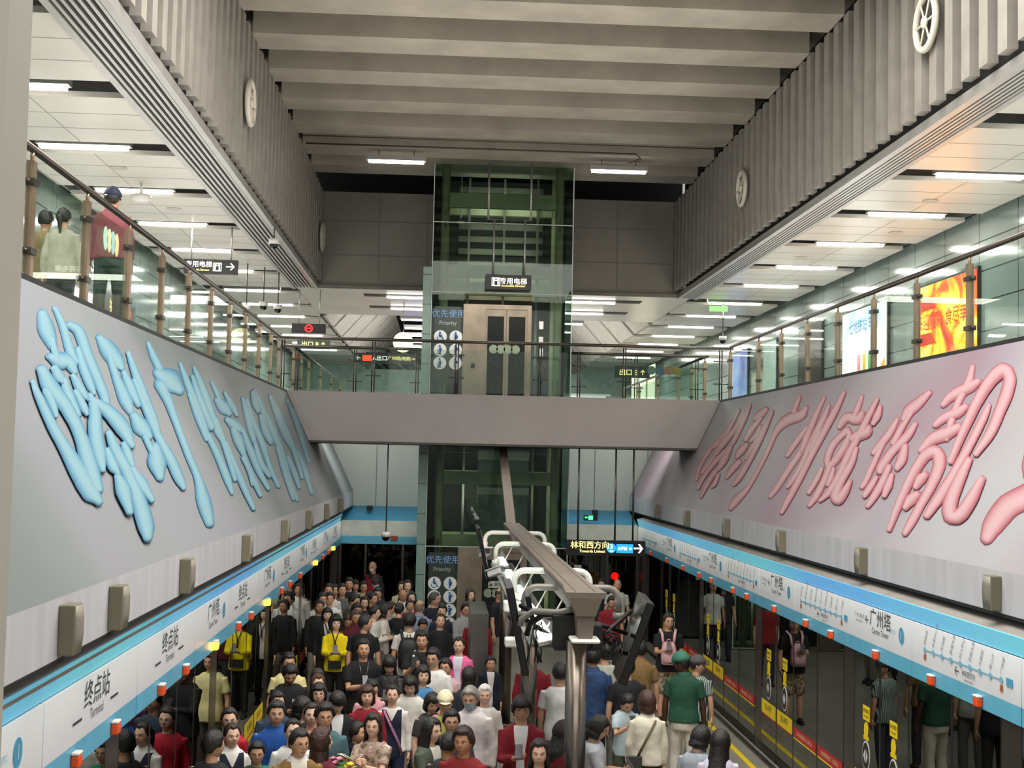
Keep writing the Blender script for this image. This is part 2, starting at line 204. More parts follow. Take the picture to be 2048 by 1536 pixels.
STROKES_R = [[[2949,58,2947,58,2961,59,2938,56,2968,59,2934,54,2973,58,2935,53,2987,52,2945,46,3002,47,2955,40,3016,41,2964,34,3028,33,2972,27,3037,25,2979,19,3044,15,2986,10,3048,5,2990,0,3048,-4,2991,-8,3042,-13,2987,-15,3031,-21,2980,-22,3019,-28,2970,-29,3008,-35,2961,-36,3002,-37,2961,-37,2994,-38,2966,-39,2979,-39,2977,-39],[2962,59,2960,59,2970,59,2948,58,2973,57,2940,56,2972,56,2935,55,2962,49,2921,48,2951,43,2906,42,2943,37,2893,35,2938,32,2885,28,2938,25,2885,20,2941,18,2891,13,2946,11,2899,6,2953,4,2907,-1,2960,-2,2915,-7,2969,-7,2924,-12,2979,-12,2934,-18,2989,-18,2943,-23,2989,-20,2948,-24,2984,-22,2957,-25,2973,-24,2971,-24],[2933,72,2931,72,2944,73,2921,70,2951,73,2917,68,2955,72,2916,67,2964,66,2921,60,2974,59,2925,53,2983,53,2930,47,2990,48,2936,41,2995,44,2945,37,2998,42,2955,35,3002,39,2965,33,3005,36,2975,32,3006,35,2979,31,3004,34,2986,31,2997,32,2995,32],[2890,125,2888,124,2901,125,2878,122,2906,125,2873,121,2909,124,2871,119,2915,115,2871,109,2921,105,2870,99,2926,96,2869,89,2931,86,2870,79,2934,77,2873,70,2935,67,2876,60,2936,57,2880,51,2937,47,2884,41,2935,44,2887,40,2928,42,2895,39,2913,40,2910,40],[2801,132,2799,131,2810,132,2789,130,2815,132,2784,128,2817,131,2781,126,2819,123,2776,118,2822,117,2770,111,2824,109,2765,103,2825,101,2761,94,2824,90,2759,83,2821,77,2758,71,2818,65,2758,59,2815,56,2759,50,2812,50,2761,45,2809,46,2765,42,2805,44,2769,40,2801,41,2773,38,2800,39,2775,37,2796,38,2779,37,2788,37,2787,37],[2816,115,2814,115,2826,116,2805,113,2832,115,2800,111,2834,114,2798,110,2838,108,2797,103,2842,101,2795,96,2846,95,2794,88,2854,88,2797,81,2867,81,2804,72,2885,73,2814,63,2903,64,2826,54,2917,56,2837,45,2926,48,2847,38,2932,41,2859,32,2937,34,2870,26,2942,26,2882,19,2941,24,2887,18,2934,21,2898,17,2919,18,2916,18],[2797,42,2793,42,2817,43,2774,39,2827,42,2764,36,2831,39,2761,33,2836,33,2756,25,2842,26,2752,18,2846,19,2748,11,2847,13,2748,5,2842,7,2753,-1,2834,1,2761,-5,2824,-5,2771,-9,2815,-10,2780,-13,2814,-12,2782,-14,2808,-13,2787,-15,2799,-15,2797,-15],[2823,33,2821,32,2836,33,2811,30,2844,33,2807,28,2849,32,2807,26,2865,26,2817,19,2882,19,2827,12,2898,13,2836,5,2912,5,2846,-2,2922,-2,2857,-9,2930,-9,2869,-16,2937,-17,2879,-23,2941,-25,2887,-29,2942,-32,2892,-36,2940,-40,2894,-42,2937,-47,2895,-49,2934,-54,2896,-56,2932,-56,2898,-58,2926,-57,2903,-58,2916,-58,2914,-58],[2811,-8,2809,-9,2823,-8,2798,-11,2831,-8,2793,-12,2835,-10,2793,-14,2845,-15,2796,-20,2856,-20,2800,-26,2866,-26,2803,-32,2872,-34,2807,-39,2872,-42,2811,-46,2869,-51,2814,-54,2863,-61,2819,-63,2859,-70,2823,-72,2857,-71,2824,-73,2851,-73,2830,-74,2841,-74,2840,-74],[2777,-18,2775,-18,2788,-18,2763,-19,2794,-19,2757,-21,2796,-20,2754,-23,2796,-26,2750,-28,2796,-31,2745,-34,2796,-36,2741,-39,2796,-40,2740,-44,2794,-42,2744,-47,2792,-44,2750,-48,2791,-45,2757,-49,2789,-47,2763,-50,2789,-48,2766,-51,2787,-49,2771,-51,2780,-51,2779,-51]],[[2621,117,2619,117,2638,119,2607,113,2649,120,2603,110,2657,119,2605,108,2671,117,2608,105,2686,116,2610,101,2699,114,2614,97,2709,112,2620,95,2713,109,2630,93,2714,106,2644,92,2714,102,2658,91,2715,99,2672,90,2716,97,2679,89,2713,95,2688,90,2703,92,2701,91],[2631,99,2630,98,2642,100,2621,96,2649,100,2617,94,2654,99,2617,93,2668,94,2623,87,2683,90,2628,81,2698,85,2633,75,2708,79,2638,69,2712,73,2642,64,2711,67,2646,59,2709,60,2651,54,2707,54,2655,49,2704,52,2658,47,2697,49,2666,46,2683,47,2681,47],[2611,83,2609,83,2621,83,2599,81,2625,82,2593,79,2627,81,2590,77,2627,76,2585,72,2627,71,2579,67,2628,67,2575,61,2630,63,2575,56,2633,60,2582,52,2637,57,2592,49,2643,54,2603,47,2648,51,2613,44,2649,49,2618,44,2647,47,2626,44,2638,45,2637,45],[2639,44,2637,44,2652,46,2627,42,2660,46,2623,39,2666,45,2625,38,2680,43,2626,34,2696,41,2627,29,2710,38,2629,26,2719,35,2631,23,2721,30,2636,20,2717,26,2644,18,2711,22,2652,16,2705,18,2660,13,2704,16,2663,12,2698,14,2670,11,2685,12,2683,11],[2630,10,2627,10,2649,12,2614,7,2661,12,2609,4,2670,10,2611,1,2679,8,2616,-2,2690,5,2621,-6,2700,2,2626,-9,2707,-3,2632,-12,2710,-8,2639,-16,2708,-14,2647,-20,2706,-20,2656,-24,2704,-25,2665,-29,2703,-27,2668,-30,2698,-29,2675,-31,2688,-30,2686,-30],[2567,91,2565,91,2579,92,2554,89,2585,92,2548,87,2588,90,2546,85,2591,81,2547,76,2594,72,2548,67,2597,64,2549,58,2600,56,2552,50,2603,49,2555,43,2606,42,2560,37,2609,36,2565,31,2611,30,2569,25,2613,26,2573,21,2613,21,2576,17,2613,18,2579,14,2613,14,2583,11,2612,12,2585,9,2608,11,2590,9,2600,9,2598,9],[2565,109,2563,109,2573,110,2555,107,2577,109,2550,106,2578,108,2549,104,2579,97,2543,93,2580,87,2537,82,2581,76,2532,71,2582,65,2529,59,2583,53,2527,47,2584,40,2526,34,2585,27,2527,21,2587,15,2528,9,2591,4,2531,-2,2595,-6,2534,-12,2599,-15,2538,-21,2603,-22,2543,-28,2604,-28,2550,-34,2605,-31,2557,-37,2607,-34,2565,-39,2608,-38,2573,-42,2608,-39,2576,-43,2604,-41,2583,-43,2595,-43,2594,-43]],[[2405,131,2404,131,2412,132,2397,130,2416,131,2393,128,2417,130,2391,127,2420,127,2388,122,2423,123,2385,118,2425,119,2381,113,2426,115,2379,109,2424,111,2377,106,2421,108,2376,103,2418,104,2375,100,2415,101,2374,96,2411,98,2375,95,2404,96,2379,94,2392,94,2390,94],[2319,108,2317,108,2328,109,2308,105,2334,109,2304,103,2337,107,2303,102,2346,105,2299,97,2355,103,2293,93,2364,102,2291,88,2372,102,2298,83,2384,102,2316,79,2404,101,2337,78,2428,100,2356,76,2451,97,2370,75,2467,93,2382,73,2478,88,2395,71,2485,83,2407,68,2490,79,2416,66,2491,74,2421,64,2487,69,2424,63,2482,66,2426,60,2478,63,2429,58,2474,60,2431,56,2466,58,2437,55,2453,55,2450,55],[2462,68,2459,68,2475,69,2445,66,2482,68,2438,63,2484,66,2435,61,2480,57,2432,52,2476,47,2430,43,2473,38,2428,34,2470,29,2427,25,2469,20,2427,16,2469,11,2427,7,2469,2,2429,-2,2471,-7,2430,-11,2473,-16,2432,-20,2477,-26,2434,-30,2482,-35,2437,-39,2489,-42,2440,-47,2500,-47,2446,-54,2514,-51,2453,-60,2529,-55,2459,-64,2541,-59,2465,-68,2547,-65,2472,-72,2548,-70,2480,-77,2548,-75,2489,-81,2549,-81,2498,-85,2548,-83,2502,-87,2542,-85,2511,-88,2529,-87,2526,-88]],[[2232,121,2231,121,2238,122,2225,120,2242,122,2222,118,2243,121,2220,117,2247,114,2218,110,2251,108,2216,103,2254,102,2213,96,2256,95,2211,89,2256,87,2208,81,2254,78,2206,72,2252,70,2203,64,2250,61,2200,56,2247,53,2198,48,2244,45,2194,40,2241,37,2192,31,2241,29,2192,23,2245,21,2196,14,2251,13,2202,6,2258,4,2208,-2,2263,-4,2214,-10,2268,-12,2219,-18,2272,-20,2223,-26,2275,-28,2228,-33,2279,-35,2233,-40,2281,-40,2239,-45,2284,-44,2244,-49,2286,-48,2250,-52,2288,-52,2256,-56,2288,-54,2259,-57,2284,-56,2265,-58,2276,-57,2275,-57],[2248,70,2247,70,2256,71,2240,68,2261,71,2237,66,2263,70,2236,65,2272,65,2239,59,2281,60,2242,54,2289,55,2245,48,2295,49,2249,42,2300,42,2254,36,2302,35,2260,29,2304,27,2267,22,2306,20,2273,16,2305,18,2276,14,2301,16,2281,14,2292,15,2290,14],[2179,106,2178,105,2185,106,2172,104,2188,105,2168,103,2189,105,2167,101,2191,99,2163,95,2194,94,2158,90,2196,89,2154,83,2198,82,2151,76,2200,73,2150,66,2202,62,2150,55,2203,50,2151,44,2203,39,2151,33,2200,29,2150,24,2196,19,2149,14,2192,9,2148,5,2191,1,2148,-3,2191,-5,2150,-10,2194,-11,2153,-16,2197,-15,2157,-20,2199,-20,2161,-25,2200,-24,2165,-28,2201,-28,2169,-32,2202,-31,2173,-34,2203,-34,2177,-37,2203,-36,2180,-38,2200,-37,2184,-39,2193,-38,2192,-39],[2226,68,2224,67,2235,68,2216,66,2239,67,2211,64,2240,66,2209,62,2243,61,2204,57,2246,57,2200,52,2249,53,2196,47,2249,48,2193,42,2245,43,2193,38,2240,37,2193,33,2233,32,2195,29,2227,27,2196,24,2225,25,2197,23,2219,24,2201,22,2211,22,2209,22],[2161,66,2160,66,2169,66,2152,64,2174,66,2147,62,2176,65,2146,60,2181,61,2142,55,2187,57,2137,50,2192,53,2133,45,2194,48,2130,40,2191,42,2131,36,2185,36,2132,31,2177,30,2135,26,2170,24,2137,21,2168,22,2138,20,2162,20,2142,19,2153,19,2151,19],[2125,125,2124,124,2132,125,2117,123,2136,125,2114,121,2137,124,2112,120,2141,117,2109,112,2144,111,2106,105,2148,104,2103,97,2151,97,2102,89,2153,88,2102,80,2155,78,2104,70,2156,68,2106,60,2158,57,2108,51,2160,48,2110,41,2162,38,2112,31,2164,28,2114,21,2165,18,2115,12,2166,8,2116,3,2166,-1,2116,-6,2166,-10,2116,-15,2167,-19,2117,-24,2168,-28,2119,-33,2170,-37,2121,-42,2171,-46,2123,-50,2172,-54,2126,-58,2171,-60,2128,-64,2169,-66,2130,-69,2166,-71,2133,-73,2164,-76,2135,-78,2163,-77,2137,-79,2158,-79,2141,-80,2150,-80,2149,-80]],[[2019,114,2018,113,2026,114,2010,112,2029,113,2006,110,2030,112,2004,108,2031,108,2001,104,2032,104,1997,99,2033,100,1994,95,2032,97,1992,91,2031,93,1991,88,2029,90,1991,85,2027,87,1992,82,2025,83,1992,79,2023,81,1993,77,2018,79,1998,77,2008,77,2007,77],[2057,59,2059,59,2048,58,2068,61,2042,58,2073,63,2039,60,2073,66,2033,63,2076,70,2027,67,2079,76,2021,69,2079,82,2019,69,2067,86,2017,68,2040,87,2005,66,2017,84,1984,64,2002,83,1961,64,2000,82,1948,68,2002,81,1949,73,1998,81,1953,77,1993,83,1956,80,1988,85,1957,82,1986,87,1961,84,1980,87,1970,86,1971,86],[2002,62,2000,61,2013,63,1991,58,2021,63,1988,56,2027,62,1989,53,2038,57,1998,48,2050,52,2008,43,2060,47,2016,38,2068,41,2022,33,2072,35,2024,28,2072,28,2024,23,2069,22,2022,18,2065,16,2019,13,2058,10,2015,9,2047,5,2010,6,2035,0,2006,4,2012,-5,2014,5,1990,-4,2024,5,1982,-1,2022,7,1975,2,2019,10,1970,6,2015,14,1965,11,2011,18,1961,17,2008,24,1958,23,2004,30,1956,28,2002,35,1956,33,2001,40,1957,38,1999,44,1959,43,1999,47,1963,48,2001,50,1972,52,2002,51,1983,56,2004,51,1991,58,2011,53,1997,60,2019,55,2006,62,2025,58,2015,63,2028,60,2024,63,2025,63],[2011,10,2009,9,2021,10,1999,8,2026,9,1993,5,2027,7,1991,3,2026,0,1988,-3,2024,-6,1986,-9,2023,-12,1984,-15,2022,-18,1982,-21,2022,-24,1981,-28,2023,-30,1980,-34,2024,-36,1980,-41,2025,-42,1982,-46,2026,-46,1985,-51,2027,-50,1990,-55,2028,-54,1995,-58,2029,-58,2000,-62,2029,-60,2003,-63,2025,-62,2008,-64,2018,-63,2016,-64],[2043,0,2042,0,2049,0,2036,-1,2053,0,2033,-3,2054,-1,2031,-4,2056,-6,2029,-8,2059,-10,2027,-13,2061,-14,2025,-17,2063,-18,2025,-22,2064,-23,2027,-27,2065,-29,2029,-33,2066,-34,2033,-38,2067,-40,2036,-43,2065,-42,2038,-45,2061,-43,2043,-45,2053,-45,2052,-45],[1983,1,1982,0,1988,0,1976,-1,1991,0,1972,-2,1991,-1,1970,-3,1991,-5,1966,-7,1992,-9,1962,-11,1992,-12,1958,-15,1991,-15,1956,-18,1990,-18,1956,-21,1989,-21,1957,-24,1987,-23,1958,-26,1986,-26,1959,-29,1984,-28,1960,-30,1980,-29,1964,-31,1973,-31,1971,-31],[1970,39,1972,39,1961,37,1977,42,1954,37,1978,44,1949,37,1976,45,1938,38,1973,48,1927,38,1970,51,1918,39,1967,54,1910,39,1960,57,1903,40,1951,58,1895,41,1941,59,1887,42,1934,59,1879,45,1930,59,1877,49,1928,58,1880,53,1925,58,1885,55,1922,59,1889,57,1919,61,1891,59,1918,62,1896,61,1914,63,1904,63,1906,63],[1930,104,1929,104,1936,105,1922,102,1940,104,1919,101,1942,103,1918,99,1944,99,1917,94,1947,94,1916,89,1950,90,1915,84,1952,84,1914,78,1953,78,1914,72,1954,71,1913,64,1955,63,1913,57,1956,56,1913,49,1957,48,1915,42,1959,41,1916,35,1961,33,1918,27,1962,25,1919,19,1962,15,1919,10,1961,6,1918,1,1960,-3,1917,-8,1960,-11,1917,-16,1961,-18,1919,-23,1962,-25,1921,-30,1964,-30,1924,-35,1966,-35,1929,-40,1969,-39,1935,-45,1973,-42,1943,-48,1977,-46,1951,-51,1981,-49,1958,-53,1982,-51,1961,-54,1980,-52,1966,-55,1975,-54,1974,-54],[1917,31,1916,31,1923,31,1909,29,1926,30,1905,28,1927,29,1904,26,1927,23,1899,21,1926,18,1894,15,1927,13,1889,9,1928,8,1887,3,1931,1,1887,-4,1935,-6,1889,-12,1939,-13,1891,-19,1941,-20,1891,-26,1943,-26,1890,-31,1944,-31,1887,-36,1944,-36,1883,-39,1939,-42,1881,-41,1928,-47,1880,-42,1912,-52,1881,-42,1892,-55,1886,-42,1866,-55,1900,-43,1857,-51,1902,-43,1853,-47,1900,-40,1852,-42,1898,-37,1851,-38,1895,-33,1852,-35,1892,-30,1854,-30,1889,-26,1857,-26,1885,-23,1859,-22,1881,-20,1860,-21,1880,-18,1863,-19,1877,-18,1869,-18,1870,-18],[1901,92,1899,92,1907,93,1893,91,1909,92,1889,89,1910,91,1887,88,1911,87,1882,84,1912,84,1877,80,1913,81,1873,76,1913,78,1871,72,1912,75,1871,69,1910,72,1874,66,1908,69,1877,64,1906,65,1880,61,1904,64,1881,60,1901,62,1885,60,1894,60,1892,60]],[[1798,70,1796,70,1803,71,1791,69,1807,70,1788,67,1808,69,1788,66,1813,64,1786,60,1817,60,1784,54,1822,55,1784,48,1826,50,1786,42,1831,44,1791,36,1837,38,1798,30,1842,31,1807,24,1847,25,1815,18,1847,22,1818,17,1844,20,1825,16,1836,18,1834,17],[1811,38,1809,38,1818,39,1802,36,1822,38,1798,35,1823,36,1796,33,1823,29,1796,25,1823,22,1795,18,1823,14,1794,11,1823,7,1793,4,1823,1,1793,-3,1822,-6,1792,-9,1821,-12,1791,-15,1821,-17,1792,-20,1821,-20,1793,-24,1821,-22,1794,-26,1822,-24,1797,-28,1822,-26,1798,-29,1821,-27,1800,-30,1819,-29,1804,-31,1812,-30,1811,-31],[1715,104,1714,103,1722,105,1709,101,1727,105,1707,99,1731,105,1708,98,1739,103,1711,94,1748,101,1713,90,1756,98,1716,87,1764,96,1720,83,1772,94,1725,79,1781,91,1731,76,1789,88,1737,73,1794,84,1742,71,1795,80,1746,70,1792,76,1750,68,1788,72,1754,67,1785,69,1759,65,1783,67,1760,63,1780,65,1764,63,1773,63,1772,63],[1751,78,1750,77,1757,78,1744,76,1760,78,1742,74,1762,77,1742,73,1767,73,1743,68,1771,68,1745,63,1775,63,1746,58,1778,58,1747,53,1780,53,1748,48,1781,48,1749,42,1782,42,1751,37,1783,36,1752,32,1781,34,1754,30,1777,32,1758,29,1769,30,1767,30],[1715,62,1713,62,1722,63,1707,60,1726,62,1704,58,1728,61,1704,56,1732,57,1704,52,1736,54,1703,47,1741,50,1704,43,1746,47,1706,38,1752,42,1712,33,1760,38,1721,28,1768,33,1729,23,1776,27,1735,19,1781,22,1739,14,1786,15,1742,8,1790,10,1745,2,1792,5,1747,-2,1792,1,1748,-4,1789,-2,1749,-4,1785,-3,1750,-4,1783,-4,1750,-6,1779,-7,1750,-8,1773,-9,1753,-9,1763,-10,1761,-10],[1718,34,1717,34,1726,34,1708,32,1729,32,1703,30,1729,30,1700,28,1728,26,1695,24,1728,22,1689,19,1728,18,1684,14,1727,15,1681,10,1725,12,1681,6,1723,9,1683,3,1721,5,1687,0,1719,2,1690,-2,1718,0,1692,-4,1713,-2,1696,-5,1706,-4,1704,-4],[1739,6,1737,5,1746,6,1730,4,1750,5,1726,2,1751,3,1724,0,1752,-1,1722,-5,1752,-6,1721,-10,1752,-11,1719,-15,1753,-15,1719,-19,1754,-20,1719,-25,1755,-25,1719,-30,1757,-30,1720,-34,1758,-34,1722,-39,1758,-38,1725,-43,1759,-42,1728,-47,1759,-46,1731,-50,1759,-50,1735,-53,1759,-52,1737,-55,1756,-53,1741,-55,1749,-55,1748,-55],[1766,-11,1765,-11,1772,-10,1759,-12,1776,-11,1756,-14,1778,-12,1756,-15,1782,-15,1756,-19,1785,-18,1756,-22,1789,-21,1756,-26,1791,-24,1757,-29,1792,-27,1759,-32,1793,-31,1761,-35,1792,-34,1764,-38,1792,-37,1767,-41,1792,-39,1769,-42,1788,-40,1773,-43,1782,-42,1780,-42],[1712,-6,1711,-6,1717,-6,1706,-7,1719,-7,1703,-8,1720,-8,1701,-9,1721,-11,1698,-13,1723,-15,1693,-17,1724,-18,1690,-21,1724,-22,1687,-25,1723,-25,1687,-28,1720,-29,1688,-31,1717,-32,1689,-34,1714,-36,1690,-38,1712,-37,1691,-39,1708,-39,1694,-40,1702,-40,1700,-40]],[[1611,131,1610,131,1617,131,1604,130,1619,131,1600,128,1619,129,1598,126,1618,125,1594,121,1618,121,1589,116,1617,117,1584,111,1617,112,1582,106,1616,107,1582,100,1616,101,1583,94,1616,94,1585,88,1615,88,1586,83,1615,83,1586,78,1614,78,1585,73,1613,73,1584,69,1611,67,1582,63,1608,61,1579,57,1604,54,1576,50,1601,46,1572,43,1597,39,1569,36,1594,37,1569,34,1589,35,1572,33,1581,33,1579,33],[1650,78,1651,79,1643,77,1657,81,1638,77,1659,83,1635,78,1659,85,1629,80,1658,88,1624,83,1657,92,1618,85,1654,96,1612,86,1648,99,1603,87,1639,103,1592,89,1628,105,1580,91,1617,107,1571,93,1608,109,1564,95,1600,110,1561,98,1592,110,1558,100,1584,111,1555,103,1576,111,1553,104,1572,112,1554,106,1566,111,1558,109,1559,109],[1645,52,1646,52,1637,51,1651,55,1633,51,1653,57,1629,51,1652,58,1623,53,1649,61,1617,55,1647,64,1611,57,1643,67,1605,58,1636,70,1598,59,1627,72,1589,60,1617,74,1579,61,1608,75,1570,62,1602,76,1564,65,1596,77,1561,67,1591,78,1559,70,1585,79,1556,72,1578,80,1555,74,1575,81,1556,76,1570,80,1561,78,1562,79],[1651,19,1652,20,1644,18,1658,22,1639,19,1660,24,1636,20,1660,25,1629,23,1658,30,1621,25,1657,34,1614,28,1655,39,1607,30,1649,43,1599,31,1640,47,1590,32,1629,49,1580,33,1619,51,1570,35,1610,52,1563,38,1601,53,1557,40,1591,54,1551,43,1582,55,1546,45,1572,56,1543,47,1566,57,1543,49,1559,56,1548,53,1549,53],[1625,-80,1626,-80,1620,-80,1632,-79,1617,-79,1636,-78,1616,-78,1637,-76,1617,-69,1641,-67,1618,-60,1646,-58,1618,-52,1650,-49,1619,-43,1653,-40,1619,-35,1654,-31,1619,-26,1656,-22,1618,-18,1656,-13,1617,-11,1656,-5,1614,-4,1655,3,1611,3,1653,10,1607,8,1650,17,1603,11,1645,22,1597,12,1637,26,1592,13,1625,29,1590,12,1609,30,1596,13,1587,27,1600,14,1568,21,1597,13,1556,16,1592,9,1548,10,1587,6,1542,4,1584,2,1539,-2,1581,-4,1538,-9,1579,-10,1538,-15,1578,-16,1539,-21,1577,-22,1540,-27,1577,-28,1542,-33,1578,-35,1544,-39,1579,-41,1546,-45,1580,-47,1547,-51,1581,-52,1547,-56,1582,-58,1548,-62,1583,-62,1549,-66,1583,-66,1551,-70,1583,-70,1553,-73,1582,-73,1555,-76,1582,-76,1557,-79,1581,-78,1559,-81,1577,-80,1563,-82,1571,-81,1570,-82],[1605,-27,1606,-27,1598,-27,1613,-25,1594,-26,1617,-23,1592,-25,1618,-21,1589,-23,1619,-18,1586,-20,1621,-15,1583,-18,1622,-12,1582,-17,1622,-9,1581,-16,1619,-7,1581,-14,1615,-6,1580,-12,1611,-5,1580,-11,1607,-4,1579,-9,1603,-3,1581,-7,1597,-2,1587,-4,1589,-4],[1607,-52,1609,-52,1600,-53,1615,-50,1596,-52,1618,-49,1594,-51,1619,-47,1590,-48,1620,-44,1585,-46,1622,-41,1582,-44,1623,-37,1579,-43,1622,-34,1578,-41,1618,-32,1577,-39,1612,-30,1576,-37,1607,-29,1575,-35,1601,-28,1574,-33,1597,-27,1576,-31,1591,-27,1581,-28,1583,-28],[1531,5,1532,5,1524,5,1539,7,1521,5,1542,8,1520,7,1544,10,1520,17,1546,21,1521,27,1549,31,1521,37,1551,41,1521,46,1553,51,1520,54,1554,60,1520,62,1556,69,1520,70,1556,77,1518,77,1556,85,1516,83,1556,92,1514,89,1555,99,1510,94,1553,105,1507,99,1550,111,1502,102,1546,116,1496,105,1541,121,1491,107,1534,124,1490,107,1522,127,1497,108,1501,124,1501,109,1483,119,1499,108,1471,113,1496,107,1462,108,1493,105,1455,103,1490,102,1450,98,1487,98,1447,92,1485,93,1444,87,1482,88,1442,81,1481,82,1441,75,1479,76,1441,69,1478,70,1441,63,1476,63,1440,57,1474,57,1439,51,1473,50,1439,44,1473,44,1440,38,1473,39,1443,32,1475,33,1448,26,1477,26,1453,21,1479,20,1458,15,1479,18,1460,14,1477,17,1464,14,1471,15,1470,14],[1497,78,1497,77,1501,78,1493,76,1503,77,1491,75,1504,76,1490,74,1505,73,1488,70,1507,70,1485,66,1508,67,1484,62,1509,63,1482,58,1510,58,1482,53,1510,52,1482,47,1511,46,1482,41,1511,41,1483,36,1512,36,1483,30,1513,31,1484,26,1515,26,1484,21,1516,21,1485,15,1518,15,1486,9,1519,8,1488,3,1521,1,1489,-4,1523,-5,1490,-11,1526,-11,1491,-17,1530,-17,1492,-23,1533,-23,1494,-29,1535,-29,1496,-35,1537,-35,1499,-41,1538,-41,1504,-46,1539,-47,1508,-52,1540,-53,1513,-57,1539,-55,1515,-59,1536,-57,1520,-59,1529,-59,1528,-59],[1480,15,1479,15,1487,15,1472,13,1491,14,1469,11,1493,13,1468,9,1495,8,1466,3,1498,4,1465,-2,1500,-1,1463,-7,1502,-7,1462,-12,1503,-13,1460,-19,1503,-21,1458,-26,1502,-28,1456,-33,1500,-35,1453,-38,1496,-41,1450,-42,1491,-47,1447,-45,1483,-52,1444,-47,1470,-58,1446,-46,1451,-61,1451,-45,1435,-61,1453,-45,1422,-60,1453,-46,1413,-56,1451,-45,1408,-52,1448,-43,1406,-47,1446,-40,1404,-41,1444,-35,1403,-36,1442,-30,1403,-30,1439,-25,1405,-24,1436,-20,1406,-18,1433,-14,1408,-12,1430,-8,1409,-10,1428,-7,1412,-8,1425,-6,1418,-7,1419,-6]],[[1216,-7,1214,-8,1226,-3,1210,-13,1236,-2,1212,-17,1244,-2,1217,-19,1256,-3,1226,-21,1268,-3,1235,-24,1280,-4,1243,-26,1292,-6,1249,-28,1301,-8,1255,-30,1309,-10,1260,-32,1315,-13,1266,-34,1321,-15,1272,-36,1328,-17,1280,-39,1337,-20,1287,-41,1346,-23,1293,-43,1355,-27,1297,-45,1361,-33,1301,-48,1365,-39,1304,-52,1367,-45,1308,-56,1368,-50,1311,-60,1368,-55,1314,-63,1365,-60,1317,-65,1362,-64,1319,-68,1359,-68,1322,-72,1357,-71,1324,-74,1351,-74,1329,-76,1341,-76,1339,-77],[1332,29,1330,29,1342,28,1319,26,1347,26,1311,22,1347,23,1308,19,1346,19,1305,14,1344,14,1302,10,1342,10,1300,7,1337,4,1298,4,1330,-1,1295,2,1323,-6,1290,-2,1315,-10,1284,-5,1309,-14,1279,-9,1302,-17,1275,-13,1293,-19,1275,-16,1282,-19,1281,-19]]]
